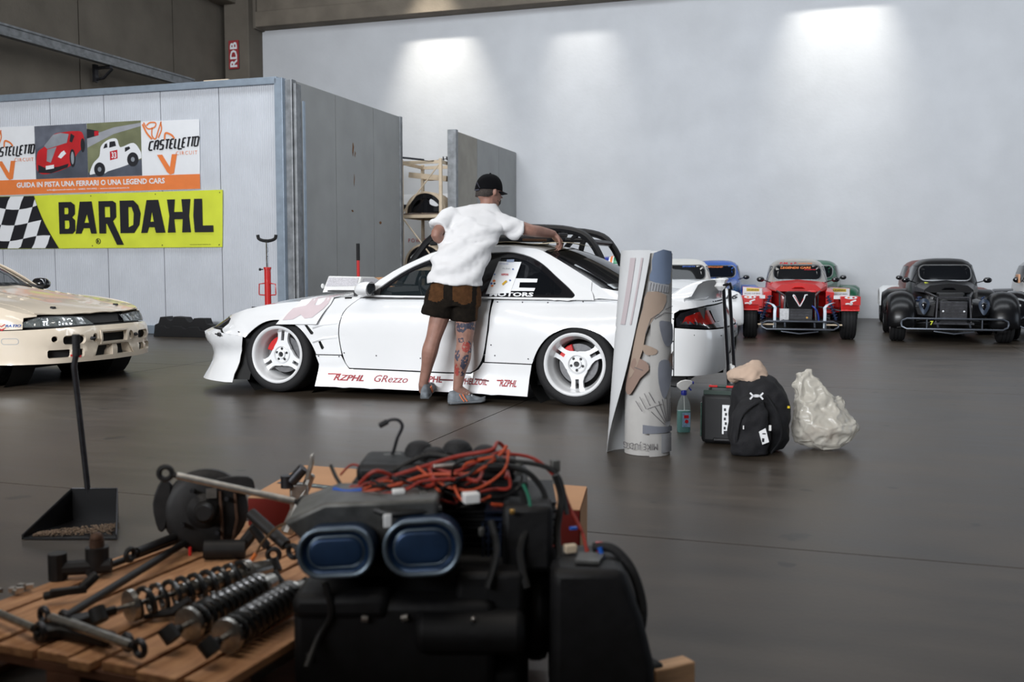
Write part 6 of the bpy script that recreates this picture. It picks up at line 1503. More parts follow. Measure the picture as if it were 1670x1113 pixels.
    if visor:
        g = G()
        for (s_, x0, z0, x1, z1, mm) in visor: text(g, s_, x0, z0, x1, z1, lambda x, z: front(x, z, .010), mm, bold=.03, shear=.15)
        g.build('lettering', None, t, fixn=False)
    if stripes:
        g = G()
        for x0, x1, mm in ((-.36, -.28, 'stripe_green'), (-.26, -.16, 'stripe_blue'), (-.14, -.115, 'print_orange'), (-.10, .04, 'stripe_green'), (.08, .20, 'stripe_blue'), (.22, .24, 'print_orange'), (.26, .36, 'stripe_green')):
            rows = []
            for i in range(22):
                y = .93+1.15*i/21; row = []
                for x in (x0, (x0+x1)/2, x1):
                    z = 1.165
                    while z > .80:
                        y0, y1, hx = par(z); hy = (y1-y0)/2
                        if abs(x) < hx and abs(y-(y0+y1)/2) < hy and (abs(x)/hx)**N+(abs(y-(y0+y1)/2)/hy)**N <= 1: break
                        z -= .004
                    row.append((x, y, z+.006))
                rows.append(row)
            g.loft(rows, closed=False, cap=False, m=mm)
        g.build('roof_stripes', None, t, fixn=False)
    return t
mat('stripe_green', (.01, .22, .09), .3, coat=.4); mat('stripe_blue', (.01, .03, .28), .3, coat=.4)
mat('silver_paint', (.40, .38, .35), .3, .3, coat=.5, var=.08, vscale=5); mat('green_paint', (.01, .10, .05), .3, coat=.4, var=.2)
YW = YAW
make_legend('red and silver old-style race coupe facing us with bare front axle and V badge', (4.15, 14.40, 0), -math.radians(14), body='red_paint', roof='silver_paint', hood='red_paint', fender='plate', fcol='red_paint', visor=[('P.M. e F.', -.26, 1.078, .0, 1.105, 'print_red'), ('RACING TEAM', .02, 1.08, .22, 1.097, 'print_orange'), ('LEGENDS CARS', -.25, 1.005, .20, 1.038, 'print_orange'), ('RACING', .10, .985, .27, 1.0, 'print_red')])
bl = make_legend('black old-style race coupe with round fenders, nearest of the old-style coupes', (6.06, 13.75, 0), -math.radians(18), body='satin_black', fender='round', bare=True)
g = G(); stroke(g, [(-.30, .80), (-.15, .765), (-.04, .758)], [.012, .02, .008], lambda x, z: (x, .66-.3*(.80-z)-.06-abs(x)*.1, z+.01), 'print_yellow'); g.build('yellow_mark', None, bl, fixn=False)
g = G(); text(g, '7', -.30, .255, -.26, .31, lambda x, z: (x, -.535, z), 'print_yellow', bold=.03); g.build('lettering', None, bl, fixn=False)
c4 = make_legend('white old-style race coupe with 16 on its fender, beyond the tail of the big coupe', (2.50, 14.5, 0), -math.radians(8), body='white_paint', roof=mat('pearl', (.62, .60, .56), .3, coat=.5), fender='round', fcol='white_paint', bare=False, seams=False, visor=[('SPORTS', -.0, 1.03, .2, 1.05, 'ink_blue')])
make_legend('blue old-style race coupe behind and right of the white one', (3.66, 17.9, 0), -math.radians(12), body='blue_paint', roof='blue_paint', fender='round', fcol='blue_paint', bare=False, visor=[('CHAMPIONSHIP', -.28, 1.02, .12, 1.045, 'print_orange')])
g = G(); text(g, '16', .57, .58, .75, .65, lambda x, z: (x, -.365+.55*(z-.52), z), 'print_black', bold=.04, shear=.3); g.build('lettering', None, c4, fixn=False)
make_legend('white race coupe with green and blue striped roof behind the rear window', (1.14, 11.0, 0), math.radians(-10), body='white_paint', fender='round', bare=False, stripes=True)
make_legend('dark green old-style race coupe tucked behind the red one', (5.25, 17.6, 0), -math.radians(20), body='green_paint', fender='round', bare=False)
make_legend('dark race coupe with white tricolour rear fender behind the black one', (7.2, 16.9, 0), -math.radians(17), body=mat('dark_pink', (.18, .06, .05), .4), fender='round', rear='white_paint', bare=False)
c8 = make_legend('black race coupe with orange and white body half out of frame', (7.74, 13.9, 0), -math.radians(20), body='white_paint', roof='black_gloss', fender='round', fcol='black_gloss', bare=True)
g = G(); g.box((-.52, .8, .86), (.03, .3, .13)); lab(g.build('orange_panel', mat('peach', (.65, .35, .2), .5), c8, bevel=.01), 'peach coloured side panel')
# black tube-framed buggy behind the coupe
bg_ = thing('buggy', 'black tube-framed buggy behind the coupe, its roll bars above the roof', 'buggy', (-.34, 9.85, 0), YAW)
g = G()
for s in (0, 1):
    y = s*.85
    g.tube(spline([(-1.0, y, .6), (-.55, y, 1.27), (-.15, y, 1.42), (.55, y, 1.41), (.95, y, 1.38), (1.15, y, 1.27), (1.30, y, .95), (1.35, y, .5)], 4), .036, 8)
    g.tube([(.80, y, 1.38), (.60, y, 1.14), (.45, y, .6)], .03, 8); g.tube([(.88, y, 1.37), (.82, y, 1.15)], .03, 8); g.tube([(-1.0, y, .6), (1.35, y, .5)], .03, 8)
    g.tube([(-.5, y, 1.27), (.1, y, 1.32), (.9, y, 1.31)], .026, 8)
for x, z in ((-.15, 1.42), (.55, 1.41), (1.15, 1.27), (-1.0, .6), (1.35, .5)): g.tube([(x, 0, z), (x, .85, z)], .028, 8)
g.build('roll_frame', 'black_paint', bg_)
g = G(); g.loft([[(.55, .1, .7), (.95, .1, .7), (.95, .8, .7), (.55, .8, .7)], [(.62, .1, 1.05), (1.0, .1, 1.02), (1.0, .8, 1.02), (.62, .8, 1.05)], [(.72, .2, 1.16), (.95, .2, 1.14), (.95, .7, 1.14), (.72, .7, 1.16)]]); g.build('engine_cover', 'black_plastic', bg_, bevel=.04)
g = G(); g.box((.1, .43, .42), (2.3, .85, .34)); g.build('tub', 'black_plastic', bg_, bevel=.05)
g = G(); g.box((-.05, -.02, 1.24), (.16, .06, .05)); g.tube([(-.7, .0, 1.02), (-.5, 0, 1.12), (-.2, .0, 1.2)], .03, 6); g.build('lamp_bar', 'black_plastic', bg_, bevel=.01)
for x in (-.95, 1.05):
    for y in (.0, .95):
        g = G(); g.lathe([(.15, -.11), (.24, -.11), (.285, -.07), (.29, 0), (.285, .07), (.24, .11), (.15, .11)], (x, y, .29), axis='Y', n=28); g.lathe([(.15, -.1), (.1, -.03), (.001, -.03)], (x, y, .29), axis='Y', n=20); g.build('wheel', 'black_rubber', bg_)
# ---------------------------------------------------------------- foreground: pallet with parts, engine, box
def Z(px, py, z):
    a = W(px, py, 1.0)-Vector((0, 0, 1.03)); t = (z-1.03)/a.z; return Vector((a.x*t, a.y*t, z))
PA = -math.radians(21.4)
plt = thing('pallet', 'worn reddish wooden pallet in the foreground carrying suspension parts', 'pallet', (0, 0, 0), PA)
mat('pallet_wood', (.33, .15, .07), .75, var=.35, vscale=7, stretch=(6, 1, 6), bump=.5, bscale=40, vcol=(.58, .31, .15)); mat('pallet_dark', (.16, .07, .04), .8, var=.3, vscale=8)
pe = [(-2.215, -2.135), (-2.12, -1.985), (-1.965, -1.855), (-1.845, -1.75), (-1.738, -1.672), (-1.655, -1.56), (-1.545, -1.435), (-1.42, -1.325)]
for k, (a, b) in enumerate(pe):
    j = (.0, -.012, .004, .01, -.006, .012, -.004, .004)[k]
    g = G(); g.box(((a+b)/2, 1.68+.59+j, .134), (b-a, 1.18, .022)); g.build('deck_board', 'pallet_wood', plt, bevel=.003, smooth=0)
for y in (1.74, 2.28, 2.79): g = G(); g.box((-1.77, y, .111), (.89, .10, .022)); g.build('cross_board', 'pallet_dark', plt, smooth=0, bevel=.002)
for x in (-2.15, -1.77, -1.39):
    for y in (1.75, 2.28, 2.77): g = G(); g.box((x, y, .061), (.10, .12, .078)); g.build('block', 'pallet_dark', plt, smooth=0, bevel=.003)
    g = G(); g.box((x, 2.26, .011), (.10, 1.14, .022)); g.build('bottom_board', 'pallet_dark', plt, smooth=0, bevel=.002)
PT = .147
mat('worn_steel', (.42, .40, .37), .35, .9, var=.3, vscale=40); mat('greasy_black', (.010, .009, .009), .55, .2, var=.4, vscale=30); mat('spring_black', (.012, .013, .014), .3, coat=.3); mat('zinc', (.33, .32, .30), .3, .9, var=.2, vscale=60)
def coilover(label, a, b, loc_z=.045, blue=False, turns=9):
    "a: lower rod eye, b: upper silver end (pixels resolved on the pallet)"
    A = Z(a[0], a[1], PT+loc_z); B = Z(b[0], b[1], PT+loc_z+.012); t = thing('coilover', label, 'shock absorber', tuple(A), 0, 'coilovers on the pallet')
    d = (B-A); L = d.length; d.normalize(); u = d.orthogonal().normalized(); v = d.cross(u); V0_ = Vector((0, 0, 0))
    g = G(); n = turns*12; s0, s1 = .20*L, .80*L
    g.tube([d*(s0+(s1-s0)*k/n)+(u*math.cos(2*PI*k/12)+v*math.sin(2*PI*k/12))*.034 for k in range(n+1)], .0072, 7); g.build('spring', 'spring_black', t)
    g = G(); g.tube([d*(.10*L), d*(.45*L)], .007, 8); lab(g.build('piston_rod', 'zinc', t), 'bright piston rod')
    g = G(); g.tube([d*(.42*L), d*(.84*L)], .021, 14); g.build('damper_body', 'zinc' if not blue else 'worn_steel', t)
    g = G(); g.tube([d*(.175*L), d*(.20*L)], [.040, .041], 18); g.build('spring_cup', 'zinc', t)
    g = G(); g.tube([d*(.80*L), d*(.83*L)], .038, 18); g.tube([d*(.84*L), d*(.95*L)], [.026, .022], 14); g.build('top_collar', 'zinc', t)
    g = G(); g.tube([d*(.03*L)-v*.018, d*(.03*L)+v*.018], .020, 12); g.tube([d*.04*L, d*.11*L], .012, 8); g.tube([d*(.98*L)-v*.018, d*(.98*L)+v*.018], .018, 12); g.build('mount_eye', 'greasy_black', t)
    return t
coilover('coilover with open black spring, rearmost of the three on the pallet', (150, 1006), (452, 922))
coilover('coilover lying in the middle of the three on the pallet', (270, 1038), (452, 944), turns=11)
coilover('coilover lying nearest the front edge of the pallet', (335, 1060), (500, 955), turns=11)
def link(label, a, b, r=.011, z=.03, m='zinc', nm='steering_link', eyes=(1, 1), cat='rod', za=None, zb=None):
    A = Z(a[0], a[1], PT+(za if za is not None else z)); B = Z(b[0], b[1], PT+(zb if zb is not None else z)); t = thing(nm, label, cat, tuple(A)); d = B-A; L = d.length; dn = d.normalized()
    g = G(); g.tube([dn*.03, d-dn*.03], r, 12); g.build('tube', m, t)
    g = G()
    for k, on in enumerate(eyes):
        p = dn*(.0 if k == 0 else L)
        if on:
            side = dn.cross(Vector((0, 0, 1))).normalized(); n_ = side.cross(dn)
            g.tube([p+(dn*math.cos(q)+n_*math.sin(q))*.017 for q in (2*PI*j/16 for j in range(16))], .0075, 8, loop=True)
            g.tube([p+dn*(.02 if k == 0 else -.02), p+dn*(.055 if k == 0 else -.055)], .0075, 8)
    if any(eyes): g.build('rod_end', 'greasy_black' if m != 'zinc' else 'dark_metal', t)
    return t
link('bright steel rod cut by the left edge of the frame on the pallet', (-40, 985), (66, 1030), .010)
link('bright steel rod nearest the front left corner of the pallet', (72, 1004), (228, 1058), .011, z=.038)
link('short bright rod lying behind the front bright rod', (105, 1010), (208, 1048), .008, z=.028)
link('long worn silver rod with ring end, raised above the black hub', (270, 772), (498, 822), .0095, m='worn_steel', za=.335, zb=.24)
link('thick black bar with ring end running from the hub', (212, 905), (330, 858), .013, m='greasy_black', eyes=(1, 0), z=.05)
link('long black bar crossing the rear boards of the pallet', (130, 940), (300, 878), .010, m='greasy_black', eyes=(0, 0), z=.02)
link('long black bar lying diagonally to the hub', (98, 1012), (330, 868), .011, m='greasy_black', eyes=(0, 0), z=.03)
link('short black strut leaning from hub to engine', (398, 828), (478, 900), .017, m='greasy_black', eyes=(0, 1), za=.20, zb=.10)
link('thin black strut leaning beside the thicker strut', (400, 845), (446, 905), .013, m='greasy_black', eyes=(0, 1), za=.16, zb=.05)
# small bits
t = thing('ball_joint_bracket', 'black bracket with rusty ball joint at rear left of the pallet', 'bracket', tuple(Z(95, 945, PT)))
g = G(); g.tube([(0, 0, .03), (.14, .03, .03)], .022, 10); g.tube([(-.0, 0, .0), (0, 0, .075)], .026, 10); g.build('arm', 'greasy_black', t); g = G(); g.cyl((.10, .03, .03), (.10, .03, .085), .032, n=14); g.build('socket', 'greasy_black', t)
g = G(); g.cyl((.10, .03, .085), (.10, .03, .105), .02); g.ball((.10, .03, .11), .018); g.build('ball', mat('rusty_iron', (.07, .035, .02), .7, .3, var=.4, vscale=40), t)
t = thing('clevis', 'small black forked clevis lying amid the bars on the pallet', 'bracket', tuple(Z(92, 985, PT)), .4)
g = G(); g.box((.03, 0, .03), (.09, .02, .02)); g.tube([(.06, 0, .03), (.10, .02, .06)], .014, 8); g.tube([(-.03, .01, .02), (.03, 0, .03)], .012, 8); g.build('fork', 'greasy_black', t, bevel=.004)
t = thing('wishbone', 'black wishbone plate under bright rods at front of the pallet', 'bracket', tuple(Z(95, 1035, PT)), -.3)
g = G(); g.prism([(-.03, -.02), (.0, .07), (.03, .11), (.05, .10), (.03, .03), (.18, -.01), (.17, -.05), (.03, -.03), (.0, -.07), (-.02, -.06)], .004, .03); g.build('plate', 'greasy_black', t, bevel=.006)
t = thing('lever', 'small black lever tipped under the middle coilover', 'bracket', tuple(Z(262, 1013, PT)), .2)
g = G(); g.tube([(-.04, 0, .012), (.03, .005, .02), (.07, .0, .05)], [.006, .014, .01], 8); g.build('arm', 'greasy_black', t)
t = thing('bolt_heap', 'little heap of nuts and scraps at the left rear pallet corner', 'hardware', tuple(Z(18, 968, PT)))
g = G(); random.seed(5)
for k in range(7): g.box((random.uniform(-.03, .05), random.uniform(-.02, .03), .008+.008*random.random()), (.018, .014, .012), rz=random.random()*3)
g.build('nuts', 'worn_steel', t, smooth=0)['kind'] = 'stuff'
# hub with round backing plate
hb = thing('brake_hub', 'large round black greasy brake hub standing on the pallet', 'hub', tuple(Z(335, 905, PT)), .25)
HM = Matrix.Translation((.0, .05, .125)) @ Matrix.Rotation(-.15, 4, 'X')
g = G(HM); g.lathe([(.001, -.02), (.04, -.025), (.055, -.01), (.10, -.008), (.118, .0), (.128, .01), (.130, .05), (.118, .06), (.08, .065), (.001, .065)], axis='Y', n=40); g.build('drum', 'greasy_black', hb, smooth=40)
g = G(HM); g.lathe([(.001, -.09), (.022, -.09), (.030, -.07), (.034, -.03), (.05, -.015)], axis='Y', n=24); g.build('hub_nose', 'greasy_black', hb)
g = G(HM)
for k in range(4): a = k*PI/2+.5; g.cyl((.075*math.cos(a), -.05, .075*math.sin(a)), (.075*math.cos(a), -.005, .075*math.sin(a)), .007, n=8)
g.build('wheel_studs', 'dark_metal', hb)['kind'] = 'stuff'
g = G(HM); g.prism(spline([(-.14, -.05), (-.155, .03), (-.13, .10), (-.10, .085), (-.11, 0), (-.12, -.05)], 3, True), .0, .04, fn=lambda x, y, z: (x, z, y)); g.prism(spline([(.04, .10), (.13, .10), (.15, .07), (.14, .04), (.05, .08)], 3, True), -.02, .03, fn=lambda x, y, z: (x, z, y)); g.build('caliper_bracket', 'greasy_black', hb, bevel=.004)
g = G(HM); g.box((.02, -.03, .055), (.03, .01, .03), rz=.2); lab(g.build('mount_pad', 'worn_steel', hb), 'worn bare metal pad')
g = G(HM); g.tube([(.045, -.02, .06), (.05, -.03, -.02), (.05, -.01, -.1)], .005, 6); g.tube([(.09, -.01, .05), (.095, -.02, -.03), (.08, -.0, -.1)], .005, 6); g.build('brake_pipe', 'rusty_iron', hb)
g = G(); g.tube([(.0, -.05, .03), (.12, -.06, .025)], .03, 12); g.tube([(.10, -.05, .02), (.16, -.03, .09)], .02, 8); g.build('axle_stub', 'greasy_black', hb)
g = G(); g.cyl((-.04, -.07, .02), (-.04, -.07, .045), .005, n=8); g.build('red_cap', 'red_paint', hb)
# upright knuckle leaning at the engine
kn = thing('knuckle', 'worn silver steering knuckle with fork leaning between hub and engine', 'knuckle', tuple(Z(492, 880, PT)))
g = G(); g.tube([(-.05, .0, .02), (-.01, .02, .12), (.03, .03, .21)], [.022, .018, .014], 10); g.box((-.01, .02, .12), (.06, .03, .12), rz=.2); g.build('upright', 'worn_steel', kn, bevel=.006)
g = G(); g.tube([(-.03, .0, .19), (.01, .0, .235)], .018, 12); g.cyl((-.045, 0, .17), (-.045, 0, .21), .02); g.build('pivot', 'dark_metal', kn)
g = G(); g.loft([[(.015, -.02, .20), (.03, -.02, .20), (.03, .0, .20), (.015, .0, .20)], [(.03, -.02, .25), (.045, -.02, .25), (.045, .0, .25), (.03, .0, .25)], [(.035, -.02, .28), (.045, -.02, .285), (.045, .0, .285), (.035, .0, .28)]]); g.build('fork_tine', 'worn_steel', kn, bevel=.003)
cbl = thing('brake_cable', 'thin bronze cable with orange sleeve dropping from knuckle to pallet', 'cable', tuple(Z(395, 923, PT)))
B0 = Z(395, 923, PT)
def rel(px, py, Y): return W(px, py, Y)-B0
g = G(); g.tube(spline([tuple(rel(x, y, Y_)) for x, y, Y_ in ((418, 903, 2.72), (428, 885, 2.70), (450, 862, 2.66), (475, 850, 2.6), (490, 838, 2.58))], 5), .0035, 6); g.build('cable', mat('bronze', (.18, .12, .07), .4, .5), cbl)
g = G(); g.tube([tuple(rel(418, 903, 2.72)), tuple(rel(410, 914, 2.73))], .006, 8); g.build('sleeve', 'print_orange', cbl)
g = G(); g.tube([tuple(rel(410, 914, 2.73)), tuple(rel(396, 930, 2.74))], .0065, 8); g.build('end_fitting', 'zinc', cbl)
# flat cardboard box on the floor behind
bx2 = thing('cardboard_box', 'large flat orange-brown cardboard box with dark tape behind the engine', 'box', (-.32, 3.52, 0), 0)
cs = [Z(404, 813, .24), Z(497, 760, .24), Z(957, 795, .24)]
c3 = cs[0]+(cs[2]-cs[1])*1.0
dn = (cs[2]-cs[1]); dp_ = cs[0]-cs[1]; q3 = cs[2]+dp_*.62
quad = [cs[0], cs[1], cs[2], q3, Vector((cs[0].x+(q3-cs[0]).x*.5, cs[0].y+(q3-cs[0]).y*.5, .24))]
O_ = Vector((-.32, 3.52, 0)); q2 = [((v-O_).x, (v-O_).y) for v in quad]
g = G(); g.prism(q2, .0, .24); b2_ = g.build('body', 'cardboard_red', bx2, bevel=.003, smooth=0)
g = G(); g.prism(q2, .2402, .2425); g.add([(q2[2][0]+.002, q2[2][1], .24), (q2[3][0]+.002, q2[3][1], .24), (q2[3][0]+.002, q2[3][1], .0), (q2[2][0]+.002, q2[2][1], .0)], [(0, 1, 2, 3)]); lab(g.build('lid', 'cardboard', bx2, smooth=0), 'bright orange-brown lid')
g = G(); ta, tb = Z(458, 786, .244)-O_, Z(600, 803, .244)-O_; stroke(g, [(ta.x, ta.y), (tb.x, tb.y)], .05, lambda x, y: (x, y, .2445), mat('tape_dark', (.015, .02, .03), .3, var=.6, vscale=60)); tp = g.build('packing_tape', None, bx2, fixn=False)
g = G()
for k in range(16):
    f = .04+.06*k; x, y = ta.x+(tb.x-ta.x)*f, ta.y+(tb.y-ta.y)*f; g.box((x, y, .2452), (.018, .016, .0006), rz=-.1)
g.build('tape_print', mat('tape_print', (.25, .30, .28), .5, var=.6, vscale=50), tp, smooth=0)['kind'] = 'stuff'

# ---- the engine
EO = Vector((-.17, 2.42, 0))
en = thing('motorcycle_engine', 'dark dismounted engine with two blue oval intake covers and red wiring', 'engine', tuple(EO))
def E3(px, py, Y): return tuple(W(px, py, Y)-EO)
mat('engine_black', (.004, .004, .005), .6, .1, var=.5, vscale=20, bump=.1, bscale=60); mat('engine_alu', (.11, .11, .105), .5, .6, var=.35, vscale=25); mat('cover_blue', (.014, .036, .085), .33, .5, var=.3, vscale=12); mat('rim_grey', (.10, .13, .16), .35, .6, var=.2, vscale=20)
g = G(); g.box((-.02, .08, .17), (.46, .34, .34)); g.box((-.06, .02, .05), (.50, .42, .10)); g.cyl((-.28, .05, .2), (-.20, .05, .2), .13, n=28); g.cyl((.20, .05, .18), (.26, .05, .18), .14, n=28); g.build('crankcase', 'engine_black', en, bevel=.02)
g = G(); g.box((-.01, .12, .42), (.44, .22, .16)); g.build('cylinder_block', 'engine_black', en, bevel=.01)
for k in range(6): g = G(); g.box((.03, .12, .35+.02*k), (.50, .26, .006)); g.build('cooling_fin', 'engine_black', en, smooth=0)
g = G()
for k in range(9): g.box((.155+.008*k*0, -.02, .30+.018*k), (.10, .10, .006))
for k in range(7): g.box((.10+.014*k, -.075, .37), (.004, .01, .10))
g.build('oil_cooler', mat('cooler_blue', (.02, .03, .06), .35, .5), en, smooth=0)['kind'] = 'stuff'
g = G(); g.box((-.02, .13, .515), (.40, .20, .045)); g.build('cam_cover', 'engine_black', en, bevel=.015)
for x, y, r in ((-.075, .18, .045), (.025, .19, .048), (-.03, .10, .04), (.10, .13, .04)):
    g = G(); g.cyl((x, y, .52), (x, y, .555), r, r*.8, 18); g.ball((x, y, .555), r*.75, 14, 8, sq=(1, 1, .55)); g.build('rubber_boot', 'black_rubber', en)
# airbox plenum
g = G(); g.loft([[(x, y, z) for x, y, z in ((-.36, a, .44+b), (-.26, a-.02, .49+b*.3), (.0, a-.02, .50), (.0, a, .40), (-.30, a, .38))] for a, b in ((-.16, 0), (.05, .015))]); lab(g.build('airbox', 'engine_alu', en, bevel=.01), 'dull aluminium airbox')
def oval(px, py, Y, w2, h2, nm):
    c = Vector(E3(px, py, Y)); R = Matrix.Rotation(math.radians(-6), 4, 'X') @ Matrix.Rotation(math.radians(-3), 4, 'Y'); g = G(Matrix.Translation(c) @ R)
    def rg(k, y): a, b = w2*k[0], h2*k[1]; return [(x, y, z) for x, z in rrect(-a, -b, a, b, min(a, b)*.92, 6)]
    g.loft([rg((.9, .9), .10), rg((1, 1), .09), rg((1, 1), .015), rg((.97, .96), .002), rg((.90, .86), -.003), rg((.82, .75), .006), rg((.74, .62), .010), rg((.68, .54), .004), rg((.60, .44), .003)]); o = g.build(nm, 'cover_blue', en, smooth=50)
    r_ = G(Matrix.Translation(c) @ R)
    for k, rr3 in ((.94, .006), (.70, .004)): r_.tube([(x, -.001 if k > .8 else .010, z) for x, z in rrect(-w2*k, -h2*(k-.03 if k > .8 else .6), w2*k, h2*(k-.03 if k > .8 else .6), h2*(.85 if k > .8 else .55), 6)], rr3, 8, loop=True)
    r_.build('rolled_rim', 'rim_grey', o); return o
oval(547, 902, 2.17, .086, .056, 'intake_cover'); oval(688, 894, 2.17, .087, .064, 'intake_cover')
g = G(); g.tube([E3(547, 902, 2.27), E3(560, 880, 2.42)], .055, 18); g.tube([E3(688, 894, 2.27), E3(690, 875, 2.42)], .055, 18); g.build('intake_runner', 'engine_black', en)
# clutter in front: starter, brackets, sump
g = G(); g.box((-.10, -.16, .14), (.46, .10, .26)); g.box((-.22, -.14, .26), (.22, .16, .06)); g.cyl((-.05, -.20, .20), (.20, -.20, .20), .05, n=20); g.build('sump', 'engine_black', en, bevel=.02)
g = G(); g.tube([E3(600, 1010, 2.2), E3(590, 1009, 2.2)], .008, 10); g.tube([E3(665, 1007, 2.2), E3(655, 1009, 2.2)], .008, 10); g.tube([E3(726, 1042, 2.18), E3(770, 1040, 2.18)], .005, 8); g.ball(E3(772, 1010, 2.18), .007); g.ball(E3(930, 1003, 2.25), .006); g.build('bolt_heads', 'worn_steel', en)['kind'] = 'stuff'
# bent breather pipe with hook end
g = G(); g.tube(spline([E3(598, 768, 2.62), E3(635, 748, 2.6), E3(648, 715, 2.6), E3(656, 696, 2.6), E3(650, 686, 2.6), E3(638, 685, 2.6), E3(626, 691, 2.6)], 5), .0048, 8); g.build('breather_pipe', 'dark_metal', en); g = G(); g.tube([E3(632, 688, 2.6), E3(619, 695, 2.6)], .0075, 8); g.build('pipe_end', 'black_rubber', en)
# wiring looms
random.seed(11)
mat('wire_red', (.26, .022, .012), .5); mat('wire_orange', (.42, .06, .02), .5); mat('wire_black', (.008, .008, .008), .5)
def wire(pts, r, m, nm='wire'):
    g = G(); g.tube(spline(pts, 5), r, 7); return g.build(nm, m, en)
for pts, m, r in (([(560, 800, 2.4), (600, 790, 2.4), (680, 765, 2.42), (745, 745, 2.45), (800, 735, 2.46), (812, 722, 2.5), (826, 738, 2.5), (815, 760, 2.42)], 'wire_red', .005), ([(590, 805, 2.35), (650, 790, 2.36), (700, 775, 2.38), (770, 772, 2.38), (812, 745, 2.42), (826, 728, 2.45)], 'wire_orange', .0045),
                  ([(555, 775, 2.5), (575, 758, 2.52), (600, 770, 2.5), (595, 790, 2.45), (570, 795, 2.4), (580, 820, 2.35)], 'wire_red', .003), ([(600, 810, 2.33), (660, 800, 2.33), (690, 785, 2.34), (760, 782, 2.36), (800, 790, 2.35)], 'wire_red', .004), ([(680, 762, 2.42), (720, 790, 2.36), (770, 800, 2.34), (820, 770, 2.36), (830, 735, 2.42)], 'wire_orange', .0035),
                  ([(815, 740, 2.44), (870, 748, 2.46), (910, 785, 2.45), (930, 830, 2.42), (950, 870, 2.38), (958, 910, 2.34), (957, 945, 2.3)], 'wire_red', .0045), ([(790, 760, 2.4), (850, 765, 2.4), (885, 800, 2.4), (895, 850, 2.38)], 'wire_black', .007), ([(640, 770, 2.45), (700, 742, 2.48), (760, 752, 2.45), (830, 752, 2.42), (905, 770, 2.42), (925, 840, 2.4)], 'wire_black', .006),
                  ([(540, 760, 2.55), (550, 782, 2.5), (565, 800, 2.45), (600, 815, 2.35), (660, 812, 2.32)], 'wire_black', .005), ([(620, 800, 2.36), (650, 815, 2.33), (665, 835, 2.3), (650, 850, 2.25)], 'wire_red', .003), ([(740, 790, 2.35), (752, 815, 2.3), (775, 820, 2.3), (800, 810, 2.32)], 'wire_orange', .0035), ([(700, 760, 2.43), (740, 770, 2.4), (790, 748, 2.43), (820, 735, 2.46)], 'wire_red', .004),
                  ([(500, 850, 2.4), (540, 835, 2.3), (600, 830, 2.26), (640, 838, 2.24), (720, 830, 2.26)], 'wire_black', .008), ([(530, 950, 2.2), (540, 1000, 2.2), (520, 1040, 2.2), (500, 1090, 2.15)], 'wire_black', .008), ([(490, 960, 2.3), (500, 1000, 2.28), (485, 1030, 2.25), (510, 1080, 2.2)], 'wire_black', .006)):
    wire([E3(*p) for p in pts], r, m)
for k in range(16):
    x0 = random.uniform(540, 800); y0 = random.uniform(775, 815); pts = [(x0, y0, 2.38)]
    for q in range(4): pts.append((min(900, pts[-1][0]+random.uniform(-10, 60)), min(835, max(745, pts[-1][1]+random.uniform(-28, 22))), random.uniform(2.32, 2.44)))
    wire([E3(*p) for p in pts], random.uniform(.0025, .0055), random.choice(['wire_red', 'wire_black', 'wire_black', 'wire_orange', 'engine_black']))
for pts in ([(905, 775, 2.4), (915, 815, 2.4), (908, 870, 2.36), (915, 930, 2.3)], [(850, 800, 2.34), (862, 850, 2.32), (848, 900, 2.28), (860, 960, 2.24)], [(800, 850, 2.28), (810, 900, 2.25), (795, 960, 2.22)]): wire([E3(*p) for p in pts], .009, 'wire_black', 'hose')
wire([E3(*p) for p in ((545, 798, 2.38), (565, 803, 2.36), (590, 800, 2.36))], .006, mat('wire_blue', (.02, .09, .40), .4))
wire([E3(*p) for p in ((853, 790, 2.33), (862, 810, 2.32), (866, 835, 2.31))], .004, mat('wire_green', (.01, .14, .08), .4))
for px, py, Y_, s, m, nm in ((768, 812, 2.28, (.038, .03, .024), 'white_plastic', 'connector'), (632, 850, 2.12, (.018, .005, .03), 'paper', 'paper_tag'), (650, 802, 2.32, (.03, .02, .012), 'white_plastic', 'connector'), (690, 808, 2.32, (.018, .02, .02), 'engine_alu', 'connector'), (845, 765, 2.42, (.02, .02, .03), 'engine_alu', 'sensor'), (905, 760, 2.45, (.022, .02, .03), 'engine_alu', 'sensor'), (640, 745, 2.6, (.05, .03, .014), 'engine_alu', 'bracket'), (725, 760, 2.42, (.06, .02, .008), 'worn_steel', 'bracket'), (785, 868, 2.2, (.012, .01, .02), 'engine_alu', 'bracket'), (835, 835, 2.28, (.012, .01, .012), mat('brass', (.6, .35, .1), .3, .8), 'fitting'), (935, 862, 2.35, (.02, .01, .008), 'blue_paint', 'clip'), (930, 895, 2.34, (.03, .02, .02), 'wood_pale', 'fitting')):
    g = G(); g.box(E3(px, py, Y_), s, rz=.3); g.build(nm, m, en, bevel=.003)
g = G(); g.box(E3(800, 960, 2.28), (.16, .08, .10)); g.box(E3(860, 870, 2.36), (.12, .12, .16)); g.build('side_casing', 'engine_black', en, bevel=.015)
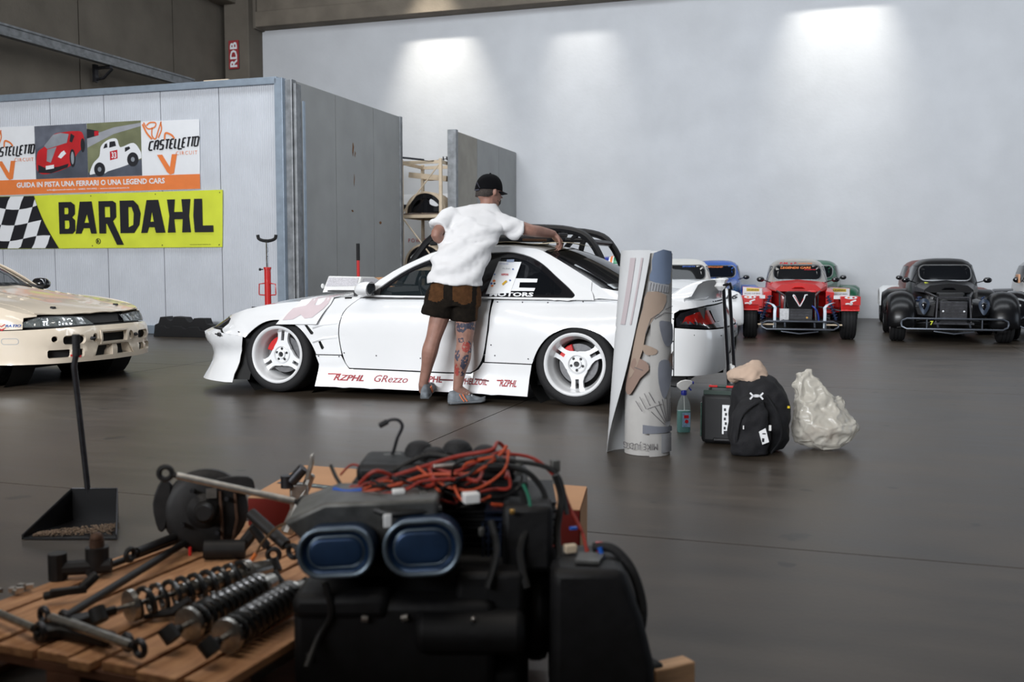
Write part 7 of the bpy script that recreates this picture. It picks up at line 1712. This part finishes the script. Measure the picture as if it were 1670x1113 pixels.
# battery/tank block on the right with hose
fb2 = thing('fuel_tank', 'black upright tank with grey patch and curved hose at right of the engine', 'tank', tuple(Vector((.20, 2.30, 0))))
FO = Vector((.20, 2.30, 0))
def F3(px, py, Y): return tuple(W(px, py, Y)-FO)
g = G(); g.loft([[(-.11, -.09, z), (x1, -.09, z), (x1+.01, .13, z), (-.11, .13, z)] for z, x1 in ((.0, .13), (.12, .125), (.22, .10), (.30, .07), (.345, .055))]); g.build('body', 'engine_black', fb2, bevel=.02)
g = G(); g.loft([[(-.055, -.05, .349), (.0, -.06, .349), (.02, .01, .349), (-.04, .02, .349)], [(-.055, -.05, .356), (.0, -.06, .356), (.02, .01, .356), (-.04, .02, .356)]]); lab(g.build('grey_patch', 'engine_alu', fb2), 'light grey patch on top')
g = G(); g.tube(spline([F3(968, 893, 2.34), F3(1000, 896, 2.32), F3(1030, 930, 2.3), F3(1047, 985, 2.28), F3(1044, 1030, 2.26), F3(1030, 1062, 2.26)], 6), .0115, 12); g.build('hose', 'black_rubber', fb2)
g = G(); g.tube([F3(972, 893, 2.34), F3(982, 893, 2.34)], .014, 12); lab(g.build('hose_clamp', 'red_paint', fb2), 'red hose clamp')
g = G(); g.tube([F3(978, 893, 2.31), F3(986, 925, 2.30)], .006, 8); g.build('clamp_strap', 'blue_paint', fb2)
g = G(); g.tube(spline([F3(958, 895, 2.33), F3(957, 930, 2.3), F3(956, 955, 2.28)], 4), .004, 6); g.build('cable', 'wire_red', fb2)
g = G(); g.tube(spline([(-.25, -.25, .03), (-.18, -.28, .06), (-.10, -.27, .05), (-.07, -.24, .04)], 4), .010, 8)
rc = g.build('red_strap', 'red_paint'); rc.location = (-.28, 2.28, .10); tag(rc, 'loop of red strap lying low at the front of the engine', 'strap')
wbk = thing('wood_block', 'short wood offcut with dark rubber pad at bottom edge right of the engine', 'block', tuple(Z(1092, 1120, 0)), .5)
g = G(); g.box((0, .0, .03), (.12, .05, .06)); g.build('timber', 'wood_new', wbk, bevel=.004); g = G(); g.box((-.07, .02, .045), (.09, .07, .05)); g.build('rubber_pad', 'black_rubber', wbk, bevel=.012)
for nm in ('side_casing', 'mount_eye', 'rod_end', 'caliper_bracket', 'logo_mark', 'rust_stain', 'loft'):
    for o in [o for o in bpy.data.objects if o.type == 'MESH' and o.name.split('.')[0] == nm]: split_islands(o, 40)
for o in list(bpy.data.objects):
    if o.type == 'MESH' and o.name.split('.')[0] == 'print' and o.parent and o.parent.name.startswith('paper_roll'):
        r_ = split_islands(o, 6)
        if len(r_) == 1: r_[0]['kind'] = 'stuff'
